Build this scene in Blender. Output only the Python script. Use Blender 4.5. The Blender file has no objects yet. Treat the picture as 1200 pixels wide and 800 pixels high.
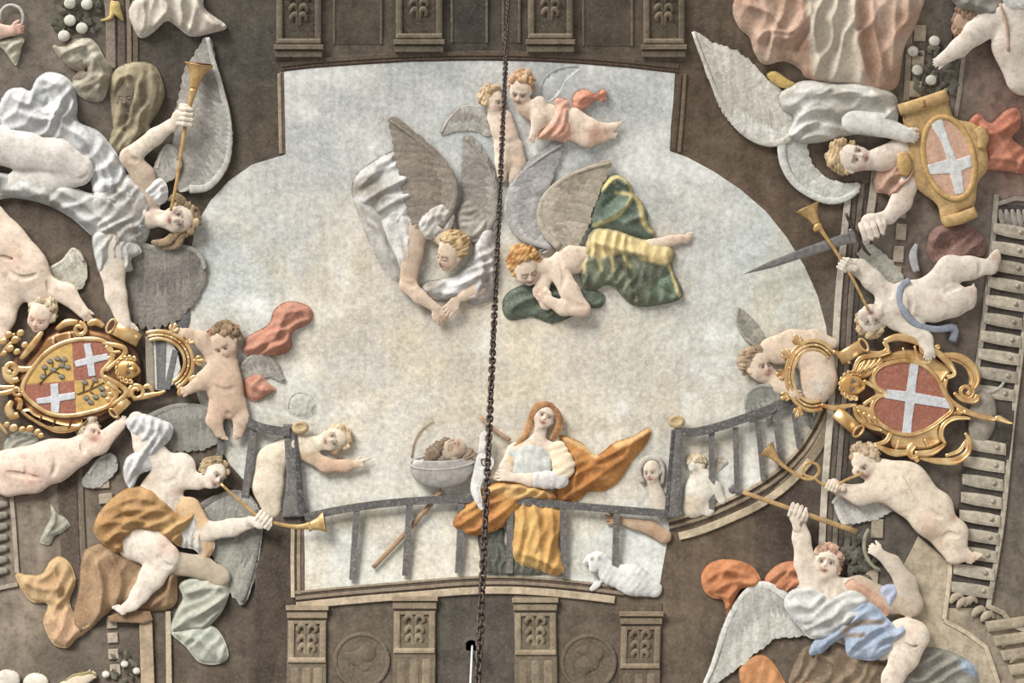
import bpy, math, random
import numpy as np
from mathutils import Vector, geometry

# ------------------------------------------------------------------ camera, world, lights, exposure
SC = bpy.context.scene
COL = SC.collection
E = math.radians(52.0); ROLL = math.radians(1.7)
W_, H_, F = 1200.0, 800.0, 1869.0           # photograph frame and focal length in pixels
D, R = 14.0, 10.0                           # distance camera-vault, radius of the barrel vault
S = D / F                                   # metres per photograph pixel at the vault
RELIEF = 0.36                               # depth of the modelled relief against its width: flattens all heights along camera rays
CAM = np.array([0.0, 0.0, 1.7])
fw = np.array([0, math.cos(E), math.sin(E)])
r0 = np.array([1.0, 0, 0]); u0 = np.array([0, -math.sin(E), math.cos(E)])
rt = r0 * math.cos(ROLL) + u0 * math.sin(ROLL)
up = -r0 * math.sin(ROLL) + u0 * math.cos(ROLL)
AX = CAM + fw * (D - R)                     # a point on the vault's axis (parallel to world X)

cam_d = bpy.data.cameras.new('camera'); cam = bpy.data.objects.new('camera', cam_d); COL.objects.link(cam)
cam_d.sensor_width = 36.0; cam_d.lens = F / W_ * 36.0; cam_d.clip_end = 200
from mathutils import Matrix
m3 = Matrix((rt.tolist(), up.tolist(), (-fw).tolist())).transposed()
cam.matrix_world = Matrix.Translation(CAM.tolist()) @ m3.to_4x4()
SC.camera = cam

world = bpy.data.worlds.new('church_interior_light'); SC.world = world; world.use_nodes = True
bg = world.node_tree.nodes['Background']
bg.inputs[0].default_value = (1.0, 0.985, 0.965, 1); bg.inputs[1].default_value = 0.40

def area_light(name, loc, target, size, power, color):
    l = bpy.data.lights.new(name, 'AREA'); l.shape = 'RECTANGLE'; l.size = size[0]; l.size_y = size[1]
    l.energy = power; l.color = color
    o = bpy.data.objects.new(name, l); COL.objects.link(o); o.location = loc
    d = Vector(target) - Vector(loc); o.rotation_euler = d.to_track_quat('-Z', 'Y').to_euler()
    return o
CV = CAM + fw * D                            # middle of the painted bay
def rel(x, y, n): return (CV + rt * x + up * y - fw * n).tolist()
area_light('relief_key_light', rel(-16.0, 21.0, 13.0), CV.tolist(), (14.0, 14.0), 15500, (1.0, 0.985, 0.955))  # key light added to model the relief, not an actual window
area_light('nave_window_light', rel(9.0, -3.0, 7.5), CV.tolist(), (3.5, 3.5), 160, (1.0, 0.93, 0.82))

SC.view_settings.view_transform = 'Standard'; SC.view_settings.look = 'None'
SC.view_settings.exposure = 0.0; SC.view_settings.gamma = 1.0; SC.view_settings.use_curve_mapping = False

# ------------------------------------------------------------------ helpers
random.seed(7); RNG = np.random.default_rng(7)
_T = RNG.random((256, 256)).astype(np.float32)

def vnoise(x, y):                            # smooth value noise
    xi = np.floor(x).astype(int); yi = np.floor(y).astype(int)
    fx = x - xi; fy = y - yi
    fx = fx * fx * (3 - 2 * fx); fy = fy * fy * (3 - 2 * fy)
    a = _T[xi & 255, yi & 255]; b = _T[(xi + 1) & 255, yi & 255]
    c = _T[xi & 255, (yi + 1) & 255]; d = _T[(xi + 1) & 255, (yi + 1) & 255]
    return (a * (1 - fx) + b * fx) * (1 - fy) + (c * (1 - fx) + d * fx) * fy
def fbm(x, y, o=4):
    s = 0; a = 0.5
    for i in range(o): s = s + a * vnoise(x + 17.3 * i, y + 9.1 * i); a *= .5; x = x * 2.03; y = y * 2.03
    return s
def P(u, v, h):                              # photograph column, row and height above the vault's surface -> metres
    u = np.asarray(u, float); v = np.asarray(v, float); h = np.asarray(h, float)
    d = fw[None] + ((u - 600) / F)[:, None] * rt[None] + ((400 - v) / F)[:, None] * up[None]
    oy, oz = CAM[1] - AX[1], CAM[2] - AX[2]
    a = d[:, 1] ** 2 + d[:, 2] ** 2; b = oy * d[:, 1] + oz * d[:, 2]
    c = oy * oy + oz * oz - (R - h * S * RELIEF) ** 2
    t = (-b + np.sqrt(b * b - a * c)) / a
    return CAM[None] + d * t[:, None]
DULL = 0.76
def lin(c, dull=None):
    c = np.asarray(c, float) / 255.0
    g = (c * np.array([.3, .59, .11])).sum(-1, keepdims=True); c = g + (c - g) * (DULL if dull is None else dull)   # every colour desaturated to sit closer to the image
    return np.where(c <= 0.04045, c / 12.92, ((c + 0.055) / 1.055) ** 2.4)
def smooth_pts(pts, closed=False, n=6):      # Catmull-Rom through n-dimensional points
    p = np.asarray(pts, float); N = len(p); out = []
    if N < 3 and not closed:
        t = np.linspace(0, 1, n + 1)[:, None]; return p[0] * (1 - t) + p[-1] * t
    rng_ = range(N) if closed else range(N - 1)
    for i in rng_:
        if closed: a, b, c, d = p[(i - 1) % N], p[i], p[(i + 1) % N], p[(i + 2) % N]
        else: a, b, c, d = p[max(i - 1, 0)], p[i], p[i + 1], p[min(i + 2, N - 1)]
        for k in range(n):
            t = k / n
            out.append(.5 * (2 * b + (c - a) * t + (2 * a - 5 * b + 4 * c - d) * t * t + (3 * b - a - 3 * c + d) * t ** 3))
    if not closed: out.append(p[-1])
    return np.array(out)

# ------------------------------------------------------------------ materials
def fresco_mat(name, a1=.16, a2=.16, streak=.05, loss=.10, rough=.85, bump=.15, sc1=10.0, sc2=34.0, blot=.22, blot_col=(128, 108, 88), loss_col=(196, 184, 164)):
    m = bpy.data.materials.new(name); m.use_nodes = True; nt = m.node_tree; N = nt.nodes; L = nt.links
    b = N['Principled BSDF']; b.inputs['Roughness'].default_value = rough; b.inputs['Specular IOR Level'].default_value = 0.15
    at = N.new('ShaderNodeAttribute'); at.attribute_name = 'Col'
    g = N.new('ShaderNodeNewGeometry')
    def noise(scale, det, vec=None):
        n = N.new('ShaderNodeTexNoise'); n.inputs['Scale'].default_value = scale; n.inputs['Detail'].default_value = det
        n.inputs['Roughness'].default_value = .6
        L.new(vec or g.outputs['Position'], n.inputs['Vector']); return n
    def math_(op, a, bb):
        n = N.new('ShaderNodeMath'); n.operation = op
        for i, x in enumerate((a, bb)):
            if isinstance(x, (int, float)): n.inputs[i].default_value = x
            else: L.new(x, n.inputs[i])
        return n.outputs[0]
    n1 = noise(sc1, 7); n2 = noise(sc2, 7)
    mp = N.new('ShaderNodeMapping'); mp.inputs['Scale'].default_value = (9.0, .7, .7); L.new(g.outputs['Position'], mp.inputs['Vector'])
    n3 = noise(1.6, 3, mp.outputs[0])
    f = math_('ADD', math_('MULTIPLY', math_('SUBTRACT', n1.outputs[0], .5), a1 * 6), math_('MULTIPLY', math_('SUBTRACT', n2.outputs[0], .5), a2 * 7))
    f = math_('ADD', f, math_('MULTIPLY', math_('SUBTRACT', n3.outputs[0], .5), streak * 6))
    f = math_('ADD', f, 1.0)
    vm = N.new('ShaderNodeVectorMath'); vm.operation = 'SCALE'; L.new(at.outputs['Color'], vm.inputs[0]); L.new(f, vm.inputs['Scale'])
    mx = N.new('ShaderNodeMix'); mx.data_type = 'RGBA'; L.new(vm.outputs[0], mx.inputs[6])
    mx.inputs[7].default_value = (*lin(loss_col), 1)
    n4 = noise(44, 7); cr = N.new('ShaderNodeMapRange'); L.new(n4.outputs[0], cr.inputs[0])
    cr.inputs[1].default_value = .50; cr.inputs[2].default_value = .72; cr.inputs[4].default_value = loss * 2.5
    L.new(cr.outputs[0], mx.inputs[0])
    m2 = N.new('ShaderNodeMix'); m2.data_type = 'RGBA'; L.new(mx.outputs[2], m2.inputs[6]); m2.inputs[7].default_value = (*lin(blot_col), 1)
    n5 = noise(15, 6); c5 = N.new('ShaderNodeMapRange'); L.new(n5.outputs[0], c5.inputs[0]); c5.inputs[1].default_value = .50; c5.inputs[2].default_value = .72; c5.inputs[4].default_value = blot
    L.new(c5.outputs[0], m2.inputs[0]); L.new(m2.outputs[2], b.inputs['Base Color'])
    if bump:
        bp = N.new('ShaderNodeBump'); bp.inputs['Strength'].default_value = bump; bp.inputs['Distance'].default_value = .03
        hs = math_('ADD', math_('MULTIPLY', n5.outputs[0], 1.0), math_('MULTIPLY', n2.outputs[0], .45)); L.new(hs, bp.inputs['Height']); L.new(bp.outputs[0], b.inputs['Normal'])
    return m
def metal_mat(name, c1, c2, metallic=.85, rough=.35, scale=40, bump=.2, spec=.5):
    m = bpy.data.materials.new(name); m.use_nodes = True; nt = m.node_tree; N = nt.nodes; L = nt.links
    b = N['Principled BSDF']; b.inputs['Metallic'].default_value = metallic; b.inputs['Roughness'].default_value = rough
    b.inputs['Specular IOR Level'].default_value = spec
    g = N.new('ShaderNodeNewGeometry'); n = N.new('ShaderNodeTexNoise'); n.inputs['Scale'].default_value = scale; n.inputs['Detail'].default_value = 4
    L.new(g.outputs['Position'], n.inputs['Vector'])
    r = N.new('ShaderNodeValToRGB'); r.color_ramp.elements[0].position = .3; r.color_ramp.elements[1].position = .7
    r.color_ramp.elements[0].color = (*lin(c1), 1); r.color_ramp.elements[1].color = (*lin(c2), 1)
    L.new(n.outputs[0], r.inputs[0]); L.new(r.outputs[0], b.inputs['Base Color'])
    if bump:
        bp = N.new('ShaderNodeBump'); bp.inputs['Strength'].default_value = bump; bp.inputs['Distance'].default_value = .01
        L.new(n.outputs[0], bp.inputs['Height']); L.new(bp.outputs[0], b.inputs['Normal'])
    return m
M_VAULT = fresco_mat('fresco_brown_ground', .26, .10, .06, .04, bump=.16, sc1=6.0, blot=.45, blot_col=(66, 57, 48))
M_SKY = fresco_mat('fresco_sky', .07, .16, .06, .20, bump=.05, sc1=9.0, sc2=24, blot=.24, blot_col=(172, 164, 148), loss_col=(236, 236, 230))
M_STONE = fresco_mat('painted_stone', .20, .11, .05, .06, bump=.22, blot=.35, blot_col=(108, 94, 78))
M_SKIN = fresco_mat('fresco_flesh', .08, .09, .01, .10, rough=.75, bump=.10, blot=.45, blot_col=(152, 124, 98))
M_CLOTH = fresco_mat('fresco_cloth', .10, .12, .02, .10, bump=.16, blot=.25)
M_HAIR = fresco_mat('fresco_hair', .18, .20, .0, .06, bump=.35, blot=.35, blot_col=(112, 84, 58))
M_WING = fresco_mat('fresco_feather', .12, .15, .02, .10, bump=.30, blot=.25, blot_col=(120, 108, 94))
M_WOOD = fresco_mat('painted_wood', .15, .15, .0, .03, bump=.2)
M_RAIL = fresco_mat('painted_grey_railing', .16, .16, .0, .14, bump=.2)
M_GOLD = metal_mat('gilding', (206, 140, 66), (255, 214, 140), .6, .28, 9, .06)
M_GOLDSHADE = metal_mat('gilding_recess_shade', (70, 38, 24), (112, 66, 36), .25, .5, 14, .1)  # dark brown put in for shade in recesses, hollows and behind scrollwork
M_BRONZE = metal_mat('brown_gilding', (118, 70, 36), (176, 116, 58), .45, .38, 9, .08)
M_GOLDFACE = fresco_mat('gilded_face', .05, .06, 0, 0, rough=.32, bump=.05, blot=.1)
M_GOLDFACE.node_tree.nodes['Principled BSDF'].inputs['Metallic'].default_value = .5
M_BRASS = metal_mat('painted_brass', (176, 128, 66), (214, 170, 100), .3, .42, 22, .1)
M_IRON = metal_mat('chain_iron', (48, 36, 31), (98, 80, 68), .5, .5, 90, .3)
M_STEEL = metal_mat('steel_blade', (104, 100, 98), (136, 131, 126), .25, .42, 26, .05)
M_SILVER = metal_mat('silver', (150, 142, 134), (184, 176, 166), .2, .45, 22, .05)
M_WIRE = metal_mat('white_cable', (225, 228, 235), (240, 242, 246), 0, .5, 60, 0)
M_BLACK = metal_mat('black_hole', (6, 5, 5), (10, 9, 8), 0, .95, 60, 0, .0)

# ------------------------------------------------------------------ objects
def prop(o, label=None, cat=None, group=None, kind=None):
    if label: o['label'] = label
    if cat: o['category'] = cat
    if group: o['group'] = group
    if kind: o['kind'] = kind
    return o
def thing(name, u, v, label, cat, group=None, h=0.0):
    o = bpy.data.objects.new(name, None); COL.objects.link(o); o.empty_display_size = .1
    o.location = P([u], [v], [h])[0].tolist(); o['_o'] = 1
    return prop(o, label, cat, group)
def org(o):
    v = Vector((0, 0, 0))
    while o is not None: v = v + o.location; o = o.parent
    return np.array(v)
def make(name, V, faces, mat, parent=None, cols=None, smooth=True, label=None):
    """V world coords (n,3); faces = list of int arrays (m,k); cols (n,3) linear or one colour"""
    V = np.asarray(V, np.float64)
    me = bpy.data.meshes.new(name)
    o0 = org(parent) if parent is not None else V.mean(0)
    me.vertices.add(len(V)); me.vertices.foreach_set('co', (V - o0).astype(np.float32).ravel())
    fs = [np.asarray(f, np.int32) for f in faces if len(f)]
    idx = np.concatenate([f.ravel() for f in fs]); tot = np.concatenate([np.full(len(f), f.shape[1]) for f in fs])
    st = np.concatenate([[0], np.cumsum(tot)[:-1]])
    me.loops.add(len(idx)); me.loops.foreach_set('vertex_index', idx)
    me.polygons.add(len(tot)); me.polygons.foreach_set('loop_start', st.astype(np.int32))
    me.update(calc_edges=True)
    if me.validate(): me.update()
    if not smooth: me.shade_flat()
    if cols is not None:
        c = np.asarray(cols, np.float32)
        if c.ndim == 1: c = np.tile(c, (len(me.vertices), 1))
        c = np.concatenate([c, np.ones((len(c), 1), np.float32)], 1)
        a = me.color_attributes.new('Col', 'FLOAT_COLOR', 'POINT'); a.data.foreach_set('color', c.ravel())
    me.materials.append(mat)
    o = bpy.data.objects.new(name, me); COL.objects.link(o)
    if parent is not None: o.parent = parent
    else: o.location = o0.tolist()
    if label: o['label'] = label
    return o
def mp(a): a = np.asarray(a, float); return P(a[:, 0], a[:, 1], a[:, 2])

def tube(name, pts, col, mat, parent=None, sides=8, n=5, closed=False, smooth=None, flat=1.0, curve=True, label=None, twist=0.0):
    """sweep along (u,v,h,r)"""
    p = smooth_pts(pts, closed, n) if curve else np.asarray(pts, float)
    c = p[:, :3]; r = np.maximum(p[:, 3], .05); N = len(p)
    if closed: T = np.roll(c, -1, 0) - np.roll(c, 1, 0)
    else: T = np.gradient(c, axis=0)
    T /= np.linalg.norm(T, axis=1)[:, None] + 1e-9
    Z = np.array([0, 0, 1.0]); B = np.cross(T, Z); bl = np.linalg.norm(B, axis=1)
    for i in range(N):
        if bl[i] < .15: B[i] = B[i - 1] if i else np.array([1.0, 0, 0])
    B /= np.linalg.norm(B, axis=1)[:, None] + 1e-9
    Nn = np.cross(B, T)
    a = np.linspace(0, 2 * np.pi, sides, endpoint=False) + (math.pi / 4 if sides == 4 else 0) + twist
    k = r if sides != 4 else r * 1.414
    V = c[:, None] + k[:, None, None] * (np.cos(a)[None, :, None] * B[:, None] + flat * np.sin(a)[None, :, None] * Nn[:, None])
    V = V.reshape(-1, 3); q = []
    for i in range(N if closed else N - 1):
        j = (i + 1) % N
        for s in range(sides):
            t = (s + 1) % sides; q.append((i * sides + s, i * sides + t, j * sides + t, j * sides + s))
    faces = [q]
    if not closed:
        faces.append([list(range(sides))[::-1]]); faces.append([[(N - 1) * sides + s for s in range(sides)]])
    if smooth is None: smooth = sides > 5
    return make(name, mp(V), faces, mat, parent, None if col is None else lin(col), smooth, label)

def plate(name, poly, h0, h1, col, mat, parent=None, bev=1.0, curve=0, closed_smooth=False, label=None, smooth=False):
    """extruded outline with a bevelled top edge"""
    p = smooth_pts(poly, True, curve) if curve else np.asarray(poly, float)
    if len(p) > 4 or curve:                 # drop doubles
        keep = np.linalg.norm(p - np.roll(p, 1, 0), axis=1) > 1e-3; p = p[keep]
    area = np.sum(p[:, 0] * np.roll(p[:, 1], -1) - np.roll(p[:, 0], -1) * p[:, 1])
    if area < 0: p = p[::-1]
    n = len(p); e = np.roll(p, -1, 0) - p; e /= np.linalg.norm(e, axis=1)[:, None] + 1e-9
    nr = np.stack([-e[:, 1], e[:, 0]], 1); nv = nr + np.roll(nr, 1, 0); L2 = np.maximum((nv ** 2).sum(1), .4)
    inner = p + nv * (2 / L2)[:, None] * bev
    z = np.ones(n)
    V = np.concatenate([np.c_[p, z * h0], np.c_[p, z * (h1 - bev * .8)], np.c_[inner, z * h1]])
    I = np.arange(n); J = (I + 1) % n
    q = np.concatenate([np.c_[I, J, J + n, I + n], np.c_[I + n, J + n, J + 2 * n, I + 2 * n]])
    tri = geometry.tessellate_polygon([[Vector((x, y, 0)) for x, y in inner]])
    tri = np.array(tri) + 2 * n
    return make(name, mp(V), [q, tri], mat, parent, None if col is None else lin(col), smooth, label)
def box(name, u0, v0, u1, v1, h0, h1, col, mat, parent=None, bev=1.0, ang=0, label=None):
    c = np.array([(u0 + u1) / 2, (v0 + v1) / 2]); q = np.array([(u0, v0), (u1, v0), (u1, v1), (u0, v1)], float) - c
    a = math.radians(ang); q = q @ np.array([[math.cos(a), math.sin(a)], [-math.sin(a), math.cos(a)]]) + c
    return plate(name, q, h0, h1, col, mat, parent, bev, label=label)

def seg_dist(x, y, pl, closed=False):
    """distance to a polyline and parameter 0..1 along it"""
    pl = np.asarray(pl, float); best = np.full(len(x), 1e9); tt = np.zeros(len(x)); n = len(pl)
    m = n if closed else n - 1
    for i in range(m):
        a = pl[i][:2]; b = pl[(i + 1) % n][:2]; ab = b - a; l2 = ab @ ab + 1e-9
        t = np.clip(((x - a[0]) * ab[0] + (y - a[1]) * ab[1]) / l2, 0, 1)
        d = np.hypot(x - a[0] - t * ab[0], y - a[1] - t * ab[1])
        k = d < best; best[k] = d[k]; tt[k] = (i + t[k]) / m
    return best, tt
def inside(x, y, pl):
    c = np.zeros(len(x), bool); n = len(pl)
    for i in range(n):
        a = pl[i]; b = pl[i - 1]
        k = ((a[1] > y) != (b[1] > y)) & (x < (b[0] - a[0]) * (y - a[1]) / (b[1] - a[1] + 1e-12) + a[0]); c ^= k
    return c
def blend(c0, c1, t): return c0 * (1 - t[:, None]) + c1 * t[:, None]

def drape(name, outline, h, H, w, col, folds=(), flow=None, col2=None, strokes=(), mat=None, parent=None, thk=4.0, step=2.0, sharp=False, mott=.5, label=None, patches=()):
    """a cloth: outline (u,v); h = base height or control points (u,v,h); swells by H within w of its hem;
    folds = (points, amplitude, width); flow = (angle, wavelength, amplitude); strokes/patches = trims, local colours and painted fold highlights"""
    o = np.asarray(outline, float) if sharp else smooth_pts(outline, True, 5)
    # resample
    seg = np.linalg.norm(np.roll(o, -1, 0) - o, axis=1); cum = np.concatenate([[0], np.cumsum(seg)])
    nb = max(int(cum[-1] / (step * 1.3)), 12); s = np.linspace(0, cum[-1], nb, endpoint=False)
    oc = np.concatenate([o, o[:1]]); o = np.c_[np.interp(s, cum, oc[:, 0]), np.interp(s, cum, oc[:, 1])]
    lo = o.min(0); hi = o.max(0)
    gx, gy = np.meshgrid(np.arange(lo[0], hi[0] + step, step), np.arange(lo[1], hi[1] + step, step))
    gx[1::2] += step / 2; gx = gx.ravel(); gy = gy.ravel()
    k = inside(gx, gy, o); gx = gx[k]; gy = gy[k]
    d, _ = seg_dist(gx, gy, o, True); k = d > step * .55; gx = gx[k]; gy = gy[k]; d = d[k]
    x = np.r_[o[:, 0], gx]; y = np.r_[o[:, 1], gy]; d = np.r_[np.zeros(nb), d]
    ed = [(i, (i + 1) % nb) for i in range(nb)]
    res = geometry.delaunay_2d_cdt([Vector((a, b)) for a, b in zip(x, y)], ed, [], 1, 1e-5)
    vv = np.array([(p.x, p.y) for p in res[0]]); tri = np.array([f for f in res[2] if len(f) == 3], int)
    x = vv[:, 0]; y = vv[:, 1]; d, _ = seg_dist(x, y, o, True)
    if np.isscalar(h): z = np.full(len(x), float(h))
    else:
        c = np.asarray(h, float); w2 = 1 / (((x[:, None] - c[None, :, 0]) ** 2 + (y[:, None] - c[None, :, 1]) ** 2) + 30) ** 1.5
        z = (w2 * c[None, :, 2]).sum(1) / w2.sum(1)
    q = np.clip(d / w, 0, 1); z = z + H * np.sqrt(np.maximum(1 - (1 - q) ** 2, 0))
    lift = np.zeros(len(x))
    if flow is not None:
        for fl in (flow if isinstance(flow, list) else [flow]):
            a = math.radians(fl[0]); t = (x * math.cos(a) + y * math.sin(a)); s_ = (-x * math.sin(a) + y * math.cos(a))
            t = t + fl[1] * 1.2 * (fbm(x / fl[1] / 2.2 + 5, y / fl[1] / 2.2, 2) - .4) * 2
            fr_ = t / fl[1] - np.floor(t / fl[1]); wv = np.where(fr_ < .35, fr_ / .35, (1 - fr_) / .65) ** 1.4       # a crest with one steep side
            lift += fl[2] * 2.4 * wv * np.clip(.1 + 1.3 * vnoise(s_ / fl[1] / 3.5 + 3, t / fl[1] / 1.6), 0, 1.2) * np.clip(d / 5, .15, 1)
    for f in folds:
        pts, amp, wd = f[:3]
        pl = smooth_pts(pts, False, 4); dd, t = seg_dist(x, y, pl)
        tp = np.clip(np.minimum(t, 1 - t) * 5 + .15, 0, 1)
        wdd = wd * (.5 + .5 * tp)
        lift += amp * 2.3 * np.exp(-(dd / wdd) ** 1.25) * tp
    z = z + lift
    cc = np.tile(lin(col), (len(x), 1))
    if col2 is not None: cc = blend(cc, lin(col2), np.clip(fbm(x / 22 + 3, y / 22, 4) * 2.6 - .75, 0, 1) * mott * 1.6)
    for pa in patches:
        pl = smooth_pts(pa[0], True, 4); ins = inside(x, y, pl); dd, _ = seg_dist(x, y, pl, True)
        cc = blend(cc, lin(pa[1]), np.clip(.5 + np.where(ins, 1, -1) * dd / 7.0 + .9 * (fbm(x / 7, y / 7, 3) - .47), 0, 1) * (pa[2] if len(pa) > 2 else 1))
    for st in strokes:  # colour bands: trims, and highlights painted along the folds
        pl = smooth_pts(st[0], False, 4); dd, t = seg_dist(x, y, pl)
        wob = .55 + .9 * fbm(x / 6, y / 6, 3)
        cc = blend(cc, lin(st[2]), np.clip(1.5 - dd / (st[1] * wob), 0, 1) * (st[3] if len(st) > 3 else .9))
    n = len(x); nb2 = [i for i in range(n) if d[i] < 1e-4]
    # rim downwards: walk boundary edges of the triangles
    from collections import Counter
    cnt = Counter()
    for a, b, c in tri:
        for e in ((a, b), (b, c), (c, a)): cnt[tuple(sorted(e))] += 1
    be = [e for e in ((a, b) for t3 in tri for a, b in ((t3[0], t3[1]), (t3[1], t3[2]), (t3[2], t3[0]))) if cnt[tuple(sorted(e))] == 1]
    bi = sorted({i for e in be for i in e}); mp_ = {i: n + k for k, i in enumerate(bi)}
    V = np.concatenate([np.c_[x, y, z], np.c_[x[bi], y[bi], z[bi] - thk]])
    quads = np.array([(a, b, mp_[b], mp_[a]) for a, b in be]); cc = np.concatenate([cc, cc[bi]])
    return make(name, mp(V), [tri, quads], mat or M_CLOTH, parent, cc, True, label)

# ------------------------------------------------------------------ solid figures: smooth unions of tapered limbs, polygonised
def smin(a, b, k):
    h = np.maximum(k - np.abs(a - b), 0) / k; return np.minimum(a, b) - h * h * k * .25
class Solid:
    def __init__(self, col, k=4.0):
        self.ops = []; self.k = k; self.col = lin(col); self.dabs = []; self.waves = []
    def limb(self, pts, k=None, col=None, cut=False, n=0):
        pts = [tuple(p) for p in (smooth_pts(pts, False, n) if n else pts)]
        for a, b in zip(pts[:-1], pts[1:]):
            self.ops.append(('c', np.array(a, float), np.array(b, float), self.k if k is None else k, None if col is None else lin(col), cut))
        return self
    def ball(self, u, v, h, rad, ang=0, k=None, col=None, cut=False, rot=None):
        if np.isscalar(rad): rad = (rad, rad, rad)
        if rot is None:
            a = math.radians(ang); rot = np.array([[math.cos(a), math.sin(a), 0], [-math.sin(a), math.cos(a), 0], [0, 0, 1.0]])
        self.ops.append(('e', np.array([u, v, h], float), (np.array(rad, float), rot), self.k if k is None else k, None if col is None else lin(col), cut))
        return self
    def crease(self, pts, w=1.3, k=5.0):
        p = smooth_pts([(u, v, h) for u, v, h in pts], False, 4)
        return self.limb([(*q, w * (1 - .7 * abs(2 * i / (len(p) - 1) - 1))) for i, q in enumerate(p)], k=k, cut=True)
    def dab(self, u, v, r, col, s=.6): self.dabs.append((u, v, r, lin(col), s)); return self  # soft colour spot: blush and marks, also painted shading tones
    def wave(self, ang, wl, amp, box=None): self.waves.append((ang, wl, amp, box)); return self
    def bounds(self):
        lo = np.full(3, 1e9); hi = -lo
        for o in self.ops:
            if o[5]: continue
            if o[0] == 'c':
                for q in (o[1], o[2]): lo = np.minimum(lo, q[:3] - q[3]); hi = np.maximum(hi, q[:3] + q[3])
            else: r = o[2][0].max(); lo = np.minimum(lo, o[1] - r); hi = np.maximum(hi, o[1] + r)
        return lo - 4, hi + 4
    @staticmethod
    def dist(o, X, Y, Z):
        if o[0] == 'c':
            a, b = o[1], o[2]; ab = b[:3] - a[:3]; l2 = ab @ ab + 1e-6
            px, py, pz = X - a[0], Y - a[1], Z - a[2]
            t = np.clip((px * ab[0] + py * ab[1] + pz * ab[2]) / l2, 0, 1)
            return np.sqrt((px - t * ab[0]) ** 2 + (py - t * ab[1]) ** 2 + (pz - t * ab[2]) ** 2) - (a[3] + (b[3] - a[3]) * t)
        r, m = o[2]; px, py, pz = X - o[1][0], Y - o[1][1], Z - o[1][2]
        q = [(m[i, 0] * px + m[i, 1] * py + m[i, 2] * pz) / r[i] for i in range(3)]
        l = np.sqrt(q[0] ** 2 + q[1] ** 2 + q[2] ** 2); g = np.sqrt((q[0] / r[0]) ** 2 + (q[1] / r[1]) ** 2 + (q[2] / r[2]) ** 2)
        return l * (l - 1) / np.maximum(g, 1e-4)
    def build(self, name, mat, parent=None, step=.8, hmin=-1.5, label=None):
        lo, hi = self.bounds(); lo[2] = max(lo[2], hmin)
        ax = [np.arange(lo[i], hi[i] + step, step, dtype=np.float32) for i in range(3)]
        Dg = np.full([len(a) for a in ax], 9.0, np.float32)
        for o in self.ops:
            if o[0] == 'c': l = np.minimum(o[1][:3] - o[1][3], o[2][:3] - o[2][3]); h = np.maximum(o[1][:3] + o[1][3], o[2][:3] + o[2][3])
            else: rr = o[2][0].max(); l = o[1] - rr; h = o[1] + rr
            pad = o[3] + 2.5 * step; sl = []
            for i in range(3):
                a = max(int((l[i] - pad - lo[i]) / step), 0); b = min(int((h[i] + pad - lo[i]) / step) + 2, len(ax[i])); sl.append(slice(a, max(b, a)))
            if min(s.stop - s.start for s in sl) <= 0: continue
            X, Y, Z = np.ix_(ax[0][sl[0]], ax[1][sl[1]], ax[2][sl[2]])
            d = self.dist(o, X, Y, Z).astype(np.float32); sub = Dg[tuple(sl)]; k = max(o[3], .01)
            if o[5]: Dg[tuple(sl)] = -smin(-sub, d, k)
            else: Dg[tuple(sl)] = smin(sub, d, k)
        for ang, wl, amp, bx in self.waves:
            a = math.radians(ang); X, Y = np.meshgrid(ax[0], ax[1], indexing='ij')
            t = X * math.cos(a) + Y * math.sin(a); t = t + wl * 1.6 * (fbm(X / wl / 2, Y / wl / 2, 2) - .4)
            wv = amp * np.sin(2 * np.pi * t / wl) * (.3 + .9 * vnoise(X / wl / 1.5 + 9, Y / wl / 1.5))
            if bx is not None: wv = wv * ((X > bx[0]) & (X < bx[2]) & (Y > bx[1]) & (Y < bx[3]))
            Dg += wv[:, :, None].astype(np.float32)
        V, Q = surface_nets(Dg); V = V * step + lo[None]
        cs = self.colors(V)
        return make(name, mp(V), [Q], mat, parent, cs, True, label)
    def colors(self, V):
        n = len(V); w = np.full(n, 1e-4); c = np.tile(self.col, (n, 1)) * 1e-4
        if any(o[4] is not None for o in self.ops):
            for o in self.ops:
                if o[5]: continue
                d = self.dist(o, V[:, 0], V[:, 1], V[:, 2]); ww = np.exp(-np.maximum(d, -1.5) / .7).clip(0, 50) + 1e-9
                c += ww[:, None] * (self.col if o[4] is None else o[4]); w += ww
            c /= w[:, None]
        else: c = np.tile(self.col, (n, 1))
        for u, v, r, col, s in self.dabs:
            t = np.exp(-(((V[:, 0] - u) ** 2 + (V[:, 1] - v) ** 2) / r ** 2) ** 1.5) * s; c = blend(c, col, t)
        return c
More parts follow.
